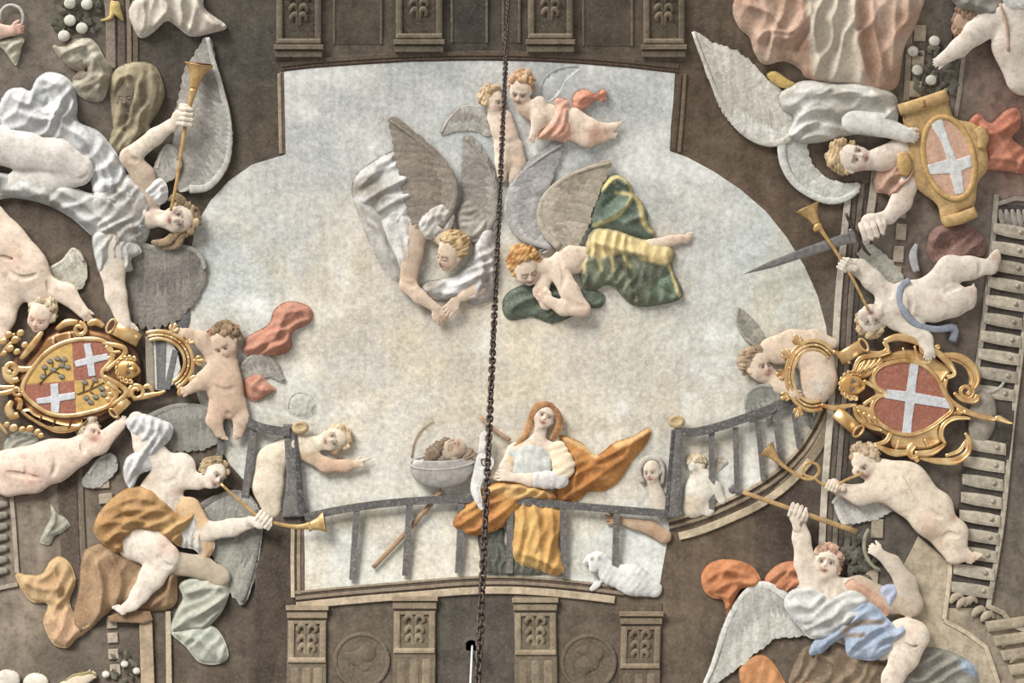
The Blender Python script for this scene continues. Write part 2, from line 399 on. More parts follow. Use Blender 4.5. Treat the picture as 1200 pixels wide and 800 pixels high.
def surface_nets(Dg):
    s = Dg < 0
    nx, ny, nz = Dg.shape
    c8 = [s[i:nx - 1 + i, j:ny - 1 + j, k:nz - 1 + k] for i in (0, 1) for j in (0, 1) for k in (0, 1)]
    cnt = np.zeros((nx - 1, ny - 1, nz - 1), np.uint8)
    for a in c8: cnt += a
    act = (cnt > 0) & (cnt < 8); ids = np.full(act.shape, -1, np.int32); I, J, K = np.nonzero(act); ids[I, J, K] = np.arange(len(I))
    pos = np.zeros((len(I), 3)); num = np.zeros(len(I))
    corners = [(i, j, k) for i in (0, 1) for j in (0, 1) for k in (0, 1)]
    val = {c: Dg[I + c[0], J + c[1], K + c[2]] for c in corners}
    for a in corners:
        for ax in range(3):
            if a[ax]: continue
            b = list(a); b[ax] = 1; b = tuple(b); va, vb = val[a], val[b]; m = (va < 0) != (vb < 0)
            t = np.where(m, va / np.where(m, va - vb, 1), 0)
            p = np.array(a, float)[None] + t[:, None] * (np.array(b) - np.array(a))[None]
            pos += p * m[:, None]; num += m
    V = np.c_[I, J, K] + pos / num[:, None]
    quads = []
    for ax in range(3):
        sl0 = [slice(None)] * 3; sl1 = [slice(None)] * 3; sl0[ax] = slice(0, -1); sl1[ax] = slice(1, None)
        a = s[tuple(sl0)]; b = s[tuple(sl1)]; o1, o2 = [(1, 2), (2, 0), (0, 1)][ax]
        x = a != b; idx = np.array(np.nonzero(x)); ok = (idx[o1] > 0) & (idx[o2] > 0) & (idx[o1] < Dg.shape[o1] - 1) & (idx[o2] < Dg.shape[o2] - 1)
        idx = idx[:, ok]; sg = a[tuple(idx)]
        def at(d1, d2):
            q = idx.copy(); q[o1] -= d1; q[o2] -= d2; return ids[tuple(q)]
        q = np.stack([at(1, 1), at(0, 1), at(0, 0), at(1, 0)], 1)
        # (u,v,h) is a left-handed frame (v runs down), so the winding is the mirror of the usual one
        q[sg] = q[sg][:, ::-1]; quads.append(q)
    Q = np.concatenate(quads); Q = Q[(Q >= 0).all(1)]
    return V, Q

SKIN = (214, 190, 164); PALE = (226, 212, 194); BLUSH = (204, 132, 106); LIP = (172, 104, 88); DARK = (70, 48, 38)
def frame(roll, yaw=0, pitch=0):
    """head axes: rows = right, down, forward in (u,v,h); roll = direction of the crown in degrees, 90 = up in the photograph"""
    a = math.radians(roll); cu = np.array([math.cos(a), -math.sin(a), 0]); z = np.array([0, 0, 1.0])
    dn = -cu; ri = np.cross(dn, z)
    y, p = math.radians(yaw), math.radians(pitch)
    f1 = math.cos(y) * z + math.sin(y) * ri; r1 = math.cos(y) * ri - math.sin(y) * z
    f2 = math.cos(p) * f1 + math.sin(p) * dn; d2 = math.cos(p) * dn - math.sin(p) * f1
    return np.array([r1, d2, f2])
def head(s, u, v, h, r, roll=90, yaw=0, pitch=0, col=None, child=False, lips=LIP, brow=(146, 112, 86), eyes=DARK, closed=False, blush=BLUSH):
    """r = half the height of the head; adds skull, jaw, nose, sockets, eyes, lips, ears to Solid s"""
    A = frame(roll, yaw, pitch); c = np.array([u, v, h], float)
    L = lambda x, y, z: c + r * (x * A[0] + y * A[1] + z * A[2])
    def ball(x, y, z, rad, k=1.0, **kw):
        q = L(x, y, z); s.ball(q[0], q[1], q[2], tuple(r * np.array(rad)), rot=A, k=k, col=kw.pop('col', col), **kw)
    ball(0, -.18, -.12, (.72, .80, .80), .2 * r)
    ball(0, .30, .14, (.56, .62, .58) if child else (.50, .66, .56), .35 * r)
    for sx in (-1, 1):
        ball(.34 * sx, .28, .34, (.28, .26, .24), .25 * r)                       # cheeks
        ball(.27 * sx, -.02, .74, (.19, .13, .16), .12 * r, cut=True)            # sockets
        ball(.70 * sx, .08, -.12, (.10, .20, .14), .1 * r)                       # ears
    ball(0, .70, .42, (.2, .16, .18), .2 * r)                                    # chin
    a, m_, b = L(0, -.10, .64), L(0, .08, .74), L(0, .22, .84 if not child else .79)
    s.limb([(*a, .055 * r), (*m_, .06 * r), (*b, .085 * r)], k=.10 * r, col=col)
    for sx in (-1, 1):
        q = L(.085 * sx, .25, .74); s.ball(*q, .06 * r, k=.06 * r, col=col)      # nostrils
        ball(.27 * sx, 0.0, .60, (.13, .075, .10), .04 * r, col=(224, 212, 198) if not closed else col)
        a, b = L(.13 * sx, -.19, .69), L(.42 * sx, -.17, .58); s.limb([(*a, .035 * r), (*b, .03 * r)], k=.10 * r, col=brow)
        if not closed:
            ball(.27 * sx, .01, .66, (.075, .07, .06), .02 * r, col=eyes); q = L(.27 * sx, .005, .68); s.dab(q[0], q[1], .085 * r, eyes, .85)
        a, b, c2 = L(.14 * sx, -.03 if not closed else .02, .66), L(.27 * sx, -.075 if not closed else .045, .70), L(.41 * sx, -.03 if not closed else .02, .58)
        s.limb([(*a, .022 * r), (*b, .03 * r), (*c2, .02 * r)], k=.03 * r, col=eyes)
    ball(0, .455, .68, (.15, .04, .08), .03 * r, col=lips); ball(0, .535, .66, (.12, .05, .08), .03 * r, col=lips)
    a, b, c2 = L(-.15, .49, .66), L(0, .487, .75), L(.15, .49, .66); s.limb([(*a, .014 * r), (*b, .022 * r), (*c2, .014 * r)], k=.02 * r, col=tuple(np.array(lips) * .55))
    for sx in (-1, 1):
        q = L(.38 * sx, .3, .5); s.dab(q[0], q[1], .26 * r, blush, .22)
    q = L(0, .28, .80); s.dab(q[0], q[1], .10 * r, tuple(np.array(blush) * .85), .35)
    return L, A
def curls(name, centers, col, parent, mat=None, seed=1, k=2.0, col2=None, step=1.0, amp=.9, wl=5):
    """hair: soft locks; centers = (u,v,h,r)"""
    s = Solid(col, k); rr = random.Random(seed)
    for c in centers:
        u, v, h, r = c[:4]
        s.ball(u, v, h, r * .9)
        for i in range(int(5 + r * .9)):
            a = rr.uniform(0, 6.28); e = rr.uniform(.35, 1.0)
            s.ball(u + math.cos(a) * r * e * .75, v + math.sin(a) * r * e * .75, h + r * .75 * math.sqrt(max(0, 1.05 - e * e)), r * rr.uniform(.22, .38),
                   col=col2 if (col2 and rr.random() < .4) else col, k=1.0)
    s.wave(rr.uniform(0, 180), wl, amp)
    return s.build(name, mat or M_HAIR, parent, step)
def locks(name, strands, col, parent, col2=None, step=1.0, k=1.2):
    """hair as strands of (u,v,h,r) points"""
    s = Solid(col, k)
    for i, st in enumerate(strands): s.limb(st, n=3, col=col2 if (col2 and i % 2) else col)
    s.wave(37, 3.2, .35)
    return s.build(name, M_HAIR, parent, step)
def hair_cap(name, u, v, h, r, roll, yaw, pitch, col, parent, col2=None, seed=1, child=False, step=1.0, big=1.0, face=.30):
    """curly hair covering the skull and leaving the face free"""
    A = frame(roll, yaw, pitch); c = np.array([u, v, h], float); s = Solid(col, 1.3); rr = random.Random(seed)
    L = lambda x, y, z: c + r * (x * A[0] + y * A[1] + z * A[2])
    q = L(0, -.24, -.22); s.ball(*q, tuple(r * np.array((.76, .80, .74)) * big), rot=A)
    n = 0
    while n < 70:
        d = np.array([rr.gauss(0, 1), rr.gauss(0, 1), rr.gauss(0, 1)]); d /= np.linalg.norm(d)
        if d[2] > face - .75 * min(0, d[1] + .25) * 1.1 or d[1] > .62: continue
        if d[2] > .05 and d[1] > -.35 and abs(d[0]) < .75: continue
        n += 1
        q = L(d[0] * .80 * big, -.18 + d[1] * .88 * big, -.14 + d[2] * .86 * big)
        s.ball(*q, r * rr.uniform(.12, .22), col=col2 if (col2 and rr.random() < .45) else col)
    s.wave(rr.uniform(0, 180), r * .22, r * .035)
    return s.build(name, M_HAIR, parent, step)
def hand(s, u, v, h, ang, L, side=1, curl=.5, spread=.16, tilt=0.0, thumb=50, col=None, kf=.5, flip=1, grip=None):
    """palm and five fingers; (u,v,h) wrist, ang = direction of the fingers (degrees, 90 = up), L = hand length,
    side = +1 thumb to the left of the fingers' direction, curl 0..1.6 bends the fingers towards -h*flip"""
    a = math.radians(ang); d = np.array([math.cos(a), -math.sin(a), 0]); n = np.array([0, 0, 1.0]); x = None
    x = np.array([math.sin(a), math.cos(a), 0]) * -side          # towards the thumb
    if tilt:
        t = math.radians(tilt); x, n = math.cos(t) * x + math.sin(t) * n, math.cos(t) * n - math.sin(t) * x
    w = np.array([u, v, h], float); pw = L * .20
    for i in range(4):
        off = (1.5 - i) * L * .125
        k0 = w + d * L * .10 + x * off * .8; k1 = w + d * L * (.50 - .03 * abs(i - 1)) + x * off
        s.limb([(*k0, L * .085), (*k1, L * .082)], k=L * .12, col=col)
        fl = L * (.46, .52, .48, .38)[i]; th = 0.0; p = k1; dd = d + x * (1.5 - i) * spread; dd /= np.linalg.norm(dd)
        chain = [(*p, L * .072)]
        for j, fr in enumerate((.42, .32, .26)):
            th += curl * (.75, .9, .6)[j]
            q = dd * math.cos(th) - n * flip * math.sin(th); p = p + q * fl * fr; chain.append((*p, L * (.066, .058, .046)[j]))
        s.limb(chain, k=kf, col=col)
    t = math.radians(thumb); td = d * math.cos(t) + x * math.sin(t); p0 = w + d * L * .12 + x * L * .17
    p1 = p0 + td * L * .22; t2 = t - .5; td2 = d * math.cos(t2) + x * math.sin(t2) - n * flip * .35 * min(curl, 1); p2 = p1 + td2 * L * .18; p3 = p2 + td2 * L * .13
    s.limb([(*p0, L * .10), (*p1, L * .078), (*p2, L * .068), (*p3, L * .05)], k=L * .08, col=col)
def fist(s, u, v, h, shaft, L, arm, col=None):
    """a hand closed round a shaft: (u,v,h) on the shaft's axis, shaft = its direction, arm = direction towards the wrist (degrees)"""
    a = math.radians(shaft); d = np.array([math.cos(a), -math.sin(a), 0]); b = math.radians(arm); w = np.array([math.cos(b), -math.sin(b), 0])
    n = w - d * (w @ d); n /= np.linalg.norm(n); z = np.array([0, 0, 1.0]); c = np.array([u, v, h], float)
    q = c + n * L * .30 - z * L * .05; s.ball(*q, (L * .30, L * .26, L * .24), k=L * .15, col=col); e = c + w * L * .75 - z * L * .1; s.limb([(*q, L * .24), (*e, L * .23)], k=L * .2, col=col)
    for i in range(4):
        o = c + d * L * (.225 * (i - 1.5)); f = (1.0, 1.06, 1.0, .86)[i]
        s.limb([(*(o + n * L * .30 + z * L * .12), L * .105), (*(o + n * L * .06 + z * L * .32), L * .105 * f), (*(o - n * L * .24 * f + z * L * .22), L * .10 * f), (*(o - n * L * .30 * f - z * L * .02), L * .08)], k=.4, col=col)
    t = c + d * L * .48 + n * L * .18; s.limb([(*(t + n * L * .1), L * .11), (*(t - n * L * .12 + z * L * .2), L * .10), (*(t - n * L * .30 - d * L * .08 + z * L * .2), L * .075)], k=.6, col=col)
def foot(s, u, v, h, ang, L, side=1, col=None, lift=0.0):
    """(u,v,h) heel, toes towards ang; side = +1 big toe on the left of that direction"""
    a = math.radians(ang); d = np.array([math.cos(a), -math.sin(a), 0]); x = np.array([math.sin(a), math.cos(a), 0]) * -side
    w = np.array([u, v, h], float)
    s.limb([(*w, L * .15), (*(w + d * L * .35), L * .16), (*(w + d * L * .66), L * .13)], k=L * .2, col=col)
    s.limb([(*(w + d * L * .3 - x * L * .06), L * .1), (*(w + d * L * .62 - x * L * .13), L * .09)], k=L * .15, col=col)
    for i in range(5):
        off = (1.6 - i * .95) * L * .10; b = w + d * L * (.68 - .035 * i) + x * off; e = b + d * L * (.25 - .03 * i)
        s.limb([(*b, L * .065), (*e, L * (.07 if i == 0 else .05))], k=.6, col=col)

# ------------------------------------------------------------------ wings
def feather(name, a, b, w, bend, col, parent, hb, ht, tipw=.75, ridge=.22):
    a = np.array(a, float); b = np.array(b, float); d = b - a; l = np.linalg.norm(d); d /= l; x = np.array([-d[1], d[0]])
    ts = np.array([0, .18, .45, .72, .90, 1.0]); ws = w * np.array([.45, .8, 1.0, 1.0, tipw, .22])
    V = []
    for t, ww in zip(ts, ws):
        c = a + d * l * t + x * bend * 4 * t * (1 - t); hh = hb + (ht - hb) * t
        V += [(*(c + x * ww / 2), hh - ww * .10), (*c, hh + ww * ridge), (*(c - x * ww / 2), hh - ww * .10)]
    q = []
    for i in range(5):
        for j in (0, 1): q.append((i * 3 + j, i * 3 + j + 1, i * 3 + j + 4, i * 3 + j + 3))
    return make(name, mp(V), [q], M_WING, parent, lin(col), True)
def wing(parent, lead, trail, n, cols, h0=4, rise=8, cover=(.62, .34), arm=(5, 3), armcol=None, seed=3, wf=2.2, label=None, bend=0.0, sweep=.22):
    """lead: leading edge from shoulder to tip; trail: where the feather tips end; feathers are children of the wing"""
    rr = random.Random(seed); Lp = smooth_pts(lead, False, 8); Tp = smooth_pts(trail, False, 8)
    def at(p, t):
        k = t * (len(p) - 1); i = min(int(k), len(p) - 2); return p[i] * (1 - k + i) + p[i + 1] * (k - i)
    ap = [(*at(Lp, t)[:2], h0 + rise * .9 - 1.5 * t, (arm[0] * (1 - t) + arm[1] * t) * .62) for t in np.linspace(0, 1, 7)]
    w = tube('wing', ap, armcol or cols[0], M_WING, parent, 8, 4, flat=.6, label=label)
    ll = np.linalg.norm(np.diff(Lp, axis=0), axis=1).sum(); tl = np.linalg.norm(np.diff(Tp, axis=0), axis=1).sum(); sp = max(ll, tl) / n
    for layer, fr in enumerate((1.0,) + tuple(cover)):
        m = n if layer == 0 else int(n * (1.1 + .25 * layer))
        for i in range(m):
            t = i / (m - 1) * (1.0, .80, .62)[layer]; a = at(Lp, t * (1 - sweep * .5)); b0 = at(Tp, min(1, t ** .9)); b = a + (b0 - a) * fr * rr.uniform(.97, 1.02)
            c = np.array(cols[layer % len(cols)], float) * rr.uniform(.93, 1.05)
            ww = sp * wf * (1.0, .92, .8)[layer] * (1 - .55 * max(0, t - .72) / .28) * rr.uniform(.92, 1.08)
            feather('feather', a, b, ww, bend * rr.uniform(.6, 1.3), np.clip(c, 0, 255), w, h0 + rise * (.55 + .16 * layer) + i * .05, h0 + rise * .16 * layer + i * .05 + .6, ridge=.11)
    return w

# ================================================================== THE VAULT AND ITS PAINTED ARCHITECTURE
def paint_at(x, y, pts, pw=2.2, dull=None):
    """pigment interpolated between sample colours (u, v, (r,g,b))"""
    w = np.zeros(len(x)); c = np.zeros((len(x), 3))
    for u, v, q in pts:
        k = 1 / (((x - u) ** 2 + (y - v) ** 2) / 2500 + .15) ** pw; w += k; c += k[:, None] * lin(q, dull)[None]
    return c / w[:, None]
HOLE = (552.5, 757.0, 6.0)
step = 6.0
ug = np.arange(-240, 1441, step); vg = np.arange(-240, 1041, step)
U, V_ = np.meshgrid(ug, vg, indexing='ij'); x = U.ravel(); y = V_.ravel()
near = np.hypot(x - HOLE[0], y - HOLE[1])
GROUND = [(400, 30, (98, 86, 72)), (550, 30, (82, 74, 64)), (700, 40, (100, 86, 70)), (830, 150, (100, 82, 64)), (880, 230, (104, 84, 66)), (960, 300, (102, 84, 66)),
          (290, 60, (88, 80, 70)), (230, 30, (84, 76, 66)), (280, 170, (92, 80, 66)), (60, 60, (120, 108, 94)), (90, 330, (104, 88, 72)), (60, 250, (100, 86, 72)),
          (170, 330, (110, 100, 88)), (40, 700, (132, 116, 98)), (100, 760, (104, 92, 78)), (210, 760, (96, 82, 68)), (300, 700, (86, 74, 62)), (330, 640, (84, 72, 60)),
          (420, 760, (102, 88, 72)), (550, 740, (84, 76, 66)), (690, 760, (100, 86, 70)), (800, 720, (106, 88, 70)), (850, 640, (100, 82, 64)), (930, 640, (84, 70, 60)),
          (1010, 330, (112, 102, 88)), (1010, 620, (92, 84, 74)), (1090, 330, (120, 104, 92)), (1100, 500, (104, 92, 80)), (1060, 620, (96, 86, 76)), (1120, 180, (128, 116, 104)),
          (1180, 300, (124, 116, 104)), (1190, 560, (108, 98, 86)), (1190, 680, (104, 94, 80)), (1100, 740, (176, 158, 132)), (1060, 40, (112, 100, 84)), (820, 770, (98, 82, 66)),
          (1130, 760, (150, 134, 112)), (1190, 170, (140, 104, 90))]
gc = paint_at(x, y, GROUND); gc *= (.80 + .42 * fbm(x / 34, y / 34, 5))[:, None] * (.92 + .18 * vnoise(x / 7, y / 90 + 40))[:, None]
n_v = len(vg); I, J = np.meshgrid(np.arange(len(ug) - 1), np.arange(n_v - 1), indexing='ij'); I = I.ravel(); J = J.ravel()
q = np.c_[I * n_v + J, I * n_v + J + 1, (I + 1) * n_v + J + 1, (I + 1) * n_v + J]
cx = (ug[I] + step / 2); cy = (vg[J] + step / 2)
q = q[np.hypot(cx - HOLE[0], cy - HOLE[1]) > 7]
ceiling = make('ceiling', P(x, y, 0 * x), [q], M_VAULT, None, gc); prop(ceiling, 'brown painted barrel vault around the bright opening', None, None, 'structure')

# the opening: a painted sky, slightly proud plaster
OPEN = [(331, 84), (365, 80), (420, 76), (480, 72.5), (560, 71), (620, 72), (680, 75), (740, 80), (791, 86), (789, 120), (786, 150), (785, 177),
        (805, 184), (835, 200), (868, 222), (898, 248), (922, 278), (943, 312), (958, 346), (968, 382), (972, 420), (968, 458), (958, 490), (942, 520), (915, 552), (882, 574), (840, 592), (786, 609),
        (781, 640), (776, 668), (772, 692), (730, 687), (690, 682), (640, 677), (590, 675), (540, 676), (490, 680), (440, 684), (395, 688), (357, 692), (357, 650), (356, 610),
        (330, 600), (300, 578), (270, 545), (246, 505), (230, 460), (221, 410), (218, 360), (221, 310), (229, 265), (246, 236), (268, 212), (295, 193), (334, 181), (333, 130)]
SKYC = [(360, 100, (205, 205, 200)), (400, 130, (190, 192, 188)), (460, 110, (200, 200, 195)), (540, 100, (204, 206, 202)), (700, 100, (208, 211, 208)), (690, 88, (185, 188, 186)), (770, 110, (204, 206, 202)),
        (350, 230, (204, 200, 188)), (380, 170, (202, 203, 198)), (290, 240, (203, 205, 198)), (260, 300, (204, 208, 202)), (240, 380, (200, 205, 200)), (330, 330, (200, 199, 190)), (400, 300, (206, 198, 182)),
        (430, 270, (214, 204, 190)), (480, 400, (200, 190, 172)), (540, 420, (196, 185, 165)), (400, 400, (190, 183, 170)), (380, 370, (182, 178, 166)), (420, 450, (205, 200, 188)), (600, 440, (206, 196, 174)), (560, 390, (216, 210, 196)),
        (680, 420, (205, 195, 178)), (740, 440, (204, 198, 182)), (800, 440, (196, 190, 176)), (640, 400, (218, 208, 188)), (700, 240, (200, 200, 194)), (800, 200, (202, 204, 198)), (830, 300, (206, 208, 202)), (790, 280, (208, 200, 186)),
        (880, 280, (202, 208, 204)), (930, 340, (205, 212, 206)), (870, 360, (204, 206, 196)), (840, 400, (200, 198, 186)), (780, 240, (190, 192, 188)), (450, 480, (214, 208, 194)), (430, 540, (220, 214, 200)), (500, 490, (206, 198, 180)),
        (700, 480, (216, 208, 188)), (780, 470, (204, 194, 172)), (860, 470, (214, 208, 194)), (840, 560, (220, 218, 210)), (900, 520, (216, 216, 206)), (740, 560, (214, 210, 198)), (740, 630, (208, 211, 206)), (740, 670, (214, 216, 210)),
        (390, 640, (214, 214, 204)), (450, 640, (212, 208, 194)), (520, 630, (216, 213, 202)), (560, 640, (206, 206, 192)), (320, 520, (208, 208, 198)), (310, 480, (206, 204, 192)), (390, 580, (212, 208, 196)), (270, 340, (201, 205, 200)),
        (640, 150, (216, 216, 210)), (560, 150, (212, 215, 213)), (600, 280, (220, 208, 186)), (660, 200, (210, 213, 210)), (600, 330, (222, 214, 196)), (700, 390, (214, 206, 190))]
def grid_plate(name, poly, h, colf, mat, parent=None, st=5.0, smooth_poly=False):
    o = np.asarray(poly, float)
    seg = np.linalg.norm(np.roll(o, -1, 0) - o, axis=1); out = []
    for i in range(len(o)):
        m = max(int(seg[i] / st), 1)
        for k in range(m): out.append(o[i] + (o[(i + 1) % len(o)] - o[i]) * k / m)
    o = np.array(out); lo, hi = o.min(0), o.max(0)
    gx, gy = np.meshgrid(np.arange(lo[0], hi[0], st), np.arange(lo[1], hi[1], st)); gx = gx.ravel(); gy = gy.ravel()
    k = inside(gx, gy, o); gx, gy = gx[k], gy[k]; d, _ = seg_dist(gx, gy, o, True); k = d > st * .5; gx, gy = gx[k], gy[k]
    nb = len(o); res = geometry.delaunay_2d_cdt([Vector(p) for p in np.r_[o, np.c_[gx, gy]]], [(i, (i + 1) % nb) for i in range(nb)], [], 1, 1e-5)
    vv = np.array([(p.x, p.y) for p in res[0]]); tri = np.array([f for f in res[2] if len(f) == 3], int)
    n = len(vv); c = colf(vv[:, 0], vv[:, 1])
    V = np.r_[np.c_[vv, np.full(n, h)], np.c_[o, np.full(nb, -1.0)]]
    sd = np.array([(i, (i + 1) % nb, n + (i + 1) % nb, n + i) for i in range(nb)])
    return make(name, mp(V), [tri, sd], mat, parent, np.r_[c, c[:nb]], False)
def skycol(x, y):
    c = paint_at(x, y, SKYC, 1.6, .9)
    cl = fbm(x / 58 + 11, y / 40 + 3, 6); warm = lin((224, 208, 176), 1); cool = lin((176, 180, 180), 1); white = lin((234, 234, 228), 1); umber = lin((184, 172, 150), 1)
    c = blend(c, white, np.clip((cl - .50) * 3.6, 0, .8)); c = blend(c, cool, np.clip((.45 - cl) * 3.0, 0, .55) * np.clip((360 - y) / 120, .15, 1))
    w2 = fbm(x / 70 + 31, y / 60 + 7, 5); mid = np.clip((y - 190) / 140, 0, 1)
    c = blend(c, warm, np.clip((w2 - .46) * 2.2, 0, .38) * mid); c = blend(c, umber, np.clip((fbm(x / 46 + 71, y / 38 + 5, 6) - .53) * 3.0, 0, .38) * mid)
    pan = (vnoise(np.floor(x / 96 + .1) * 7.7, np.floor(y / 150 + .3) * 5.3) - .5); st = fbm(x / 8 + 60, y / 120 + 20, 3); fine = fbm(x / 7 + 3, y / 7, 4)
    return c * (.97 + .05 * pan + .14 * (st - .47) + .16 * (fine - .47))[:, None] * .95
sky = grid_plate('trim_1', OPEN, 1.2, skycol, M_SKY, None, 3.0); prop(sky, 'pale cloudy sky painted inside the oval opening', None, None, 'structure')

# stepped cornice strips around the opening
def strip(name, line, w, h0, h1, col, parent, off=0.0, bev=.8, label=None, curve=True):
    p = smooth_pts(line, False, 5) if curve else np.asarray(line, float)
    t = np.gradient(p, axis=0); t /= np.linalg.norm(t, axis=1)[:, None]; nr = np.c_[-t[:, 1], t[:, 0]]
    a = p + nr * off; b = p + nr * (off + w)
    return plate(name, np.r_[a, b[::-1]], h0, h1, col, M_STONE, parent, bev, label=label)
fr = thing('cornice', 560, 690, 'stepped tan cornice under the lower edge of the bright opening', 'cornice')
LOW = [(346, 697), (395, 692), (440, 688), (490, 684), (540, 680), (590, 678.5), (640, 681), (690, 686), (732, 691.5)]
strip('fillet', LOW, 3, 0, 5, (150, 132, 108), fr, -4.5); strip('groove', LOW, 3.5, 0, 2, (92, 76, 62), fr, -1.5); strip('moulding', LOW, 4, 0, 6, (140, 120, 98), fr, 2)
strip('groove', LOW, 2.5, 0, 2, (84, 70, 60), fr, 6); strip('moulding', LOW[:-1] + [(722, 690)], 8.5, 0, 8, (186, 164, 132), fr, 8.5)
for u0, w, h1, c in ((341, 4.5, 7, (188, 166, 134)), (345.5, 3, 2, (96, 80, 66)), (348.5, 4, 5, (150, 128, 104)), (352.5, 4, 2, (112, 94, 78))):
    strip('upright', [(u0 + w, 614), (u0 + w - .5, 655), (u0 + w, 700 if u0 < 345 else 696)], w, 0, h1, c, fr, 0)
fr2 = thing('cornice', 860, 595, 'curved tan cornice below the right end of the grey railing', 'cornice')
ARC = [(783, 611), (815, 602), (850, 588), (885, 570), (915, 549), (940, 522), (957, 493), (966, 470)]
for off, w, h1, c in ((-3, 4, 7, (176, 156, 126)), (1, 4, 2, (92, 76, 62)), (5, 4, 5, (150, 130, 104)), (9, 3, 2, (84, 70, 58))):
    strip('moulding', ARC, w, 0, h1, c, fr2, off)
strip('moulding', [(792, 613), (815, 607), (850, 593), (885, 576), (915, 554), (938, 529)], 9, 0, 8, (190, 170, 136), fr2, 11)
strip('moulding', [(905, 570), (930, 545), (950, 520), (966, 488), (972, 470)], 12, 0, 5, (134, 116, 92), fr2, 3)
fr3 = thing('window_reveal', 330, 130, 'tan upright moulding at the upper left step of the opening', 'moulding')
strip('fillet', [(325, 86), (326, 130), (327, 180)], 4, 0, 5, (160, 140, 112), fr3, -4); strip('groove', [(329, 84), (330, 130), (331, 180)], 4.5, 0, 2.5, (112, 92, 82), fr3, -3.5)
fr4 = thing('window_reveal', 789, 130, 'brown upright moulding at the upper right step of the opening', 'moulding')
strip('fillet', [(801, 86), (798, 130), (794, 178)], 4, 0, 5, (122, 102, 78), fr4, -4); strip('groove', [(797, 88), (794, 130), (790, 178)], 5, 0, 2.5, (92, 76, 60), fr4, -2)
fr5 = thing('cornice', 560, 66, 'dark brown moulding along the top edge of the opening', 'cornice')
TOP = [(330, 82), (365, 78), (420, 74), (480, 70.5), (560, 69), (620, 70), (680, 73), (740, 78), (795, 84)]
strip('fillet', TOP, 3, 0, 4, (84, 66, 52), fr5, -2.0); strip('moulding', TOP, 6, 0, 3, (98, 82, 66), fr5, -9.5)

# consoles over and under the opening
def console(u, v0, v1, w, col, label, lean=0.0, leaf=True, capv=None, up_=1):
    t = thing('console_bracket', u, (v0 + v1) / 2, label, 'bracket', None)
    c = np.array(col, float)
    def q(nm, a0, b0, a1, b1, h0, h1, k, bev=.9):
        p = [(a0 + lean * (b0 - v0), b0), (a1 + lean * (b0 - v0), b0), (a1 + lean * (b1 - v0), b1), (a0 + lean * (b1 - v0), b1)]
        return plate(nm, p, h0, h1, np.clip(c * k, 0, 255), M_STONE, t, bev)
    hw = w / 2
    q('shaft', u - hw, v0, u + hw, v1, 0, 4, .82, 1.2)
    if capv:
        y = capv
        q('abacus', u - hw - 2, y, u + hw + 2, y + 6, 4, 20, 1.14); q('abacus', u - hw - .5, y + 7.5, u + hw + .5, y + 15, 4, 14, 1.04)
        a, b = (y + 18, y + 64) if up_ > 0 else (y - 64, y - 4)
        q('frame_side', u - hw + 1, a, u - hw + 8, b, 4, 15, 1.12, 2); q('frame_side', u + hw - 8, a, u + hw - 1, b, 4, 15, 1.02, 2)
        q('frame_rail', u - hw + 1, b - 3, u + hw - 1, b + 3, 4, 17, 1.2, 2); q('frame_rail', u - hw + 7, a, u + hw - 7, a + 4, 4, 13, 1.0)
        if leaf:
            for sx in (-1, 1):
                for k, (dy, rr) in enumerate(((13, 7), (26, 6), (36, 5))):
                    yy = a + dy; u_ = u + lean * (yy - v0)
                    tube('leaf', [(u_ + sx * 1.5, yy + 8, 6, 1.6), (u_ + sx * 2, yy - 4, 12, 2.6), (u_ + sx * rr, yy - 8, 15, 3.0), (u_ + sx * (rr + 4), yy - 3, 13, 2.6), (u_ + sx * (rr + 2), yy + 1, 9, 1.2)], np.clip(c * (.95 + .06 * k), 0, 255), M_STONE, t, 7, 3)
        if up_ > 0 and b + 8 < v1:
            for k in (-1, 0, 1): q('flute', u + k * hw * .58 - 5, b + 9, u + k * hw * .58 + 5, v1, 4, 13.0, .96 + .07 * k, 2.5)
    return t
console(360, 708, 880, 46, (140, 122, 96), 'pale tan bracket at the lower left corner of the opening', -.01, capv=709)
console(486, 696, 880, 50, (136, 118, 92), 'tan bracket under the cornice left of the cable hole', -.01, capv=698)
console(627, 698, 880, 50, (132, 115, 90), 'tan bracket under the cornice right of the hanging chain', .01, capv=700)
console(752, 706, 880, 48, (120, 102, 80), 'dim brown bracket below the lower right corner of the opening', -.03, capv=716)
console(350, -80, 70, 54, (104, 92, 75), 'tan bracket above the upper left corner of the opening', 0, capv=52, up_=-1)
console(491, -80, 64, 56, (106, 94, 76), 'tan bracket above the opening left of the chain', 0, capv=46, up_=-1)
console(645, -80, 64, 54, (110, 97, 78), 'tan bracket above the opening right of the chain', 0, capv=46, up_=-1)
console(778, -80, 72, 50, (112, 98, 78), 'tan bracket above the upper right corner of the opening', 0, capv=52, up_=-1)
def medallion(u, v, r, col, label):
    t = thing('medallion', u, v, label, 'medallion')
    a = np.linspace(0, 2 * np.pi, 28, endpoint=False); ring = np.c_[u + r * np.cos(a), v + r * np.sin(a)]
    plate('disc', ring, 0, 3, col, M_STONE, t, 2)
    tube('ring', [(u + (r - 3) * math.cos(b), v + (r - 3) * math.sin(b), 3, 2.6) for b in a[::2]], np.array(col) * 1.06, M_STONE, t, 8, 2, closed=True)
    s = Solid(np.array(col) * 1.02, 6); rr = random.Random(int(u))
    for i in range(9):
        b = rr.uniform(0, 6.3); e = rr.uniform(0, r * .6); s.ball(u + e * math.cos(b), v + e * math.sin(b), 2, (rr.uniform(4, 9), rr.uniform(4, 9), 4))
    s.build('relief', M_STONE, t, 1.6)
medallion(424, 774, 34, (104, 90, 73), 'worn brown round relief between the two lower left brackets')
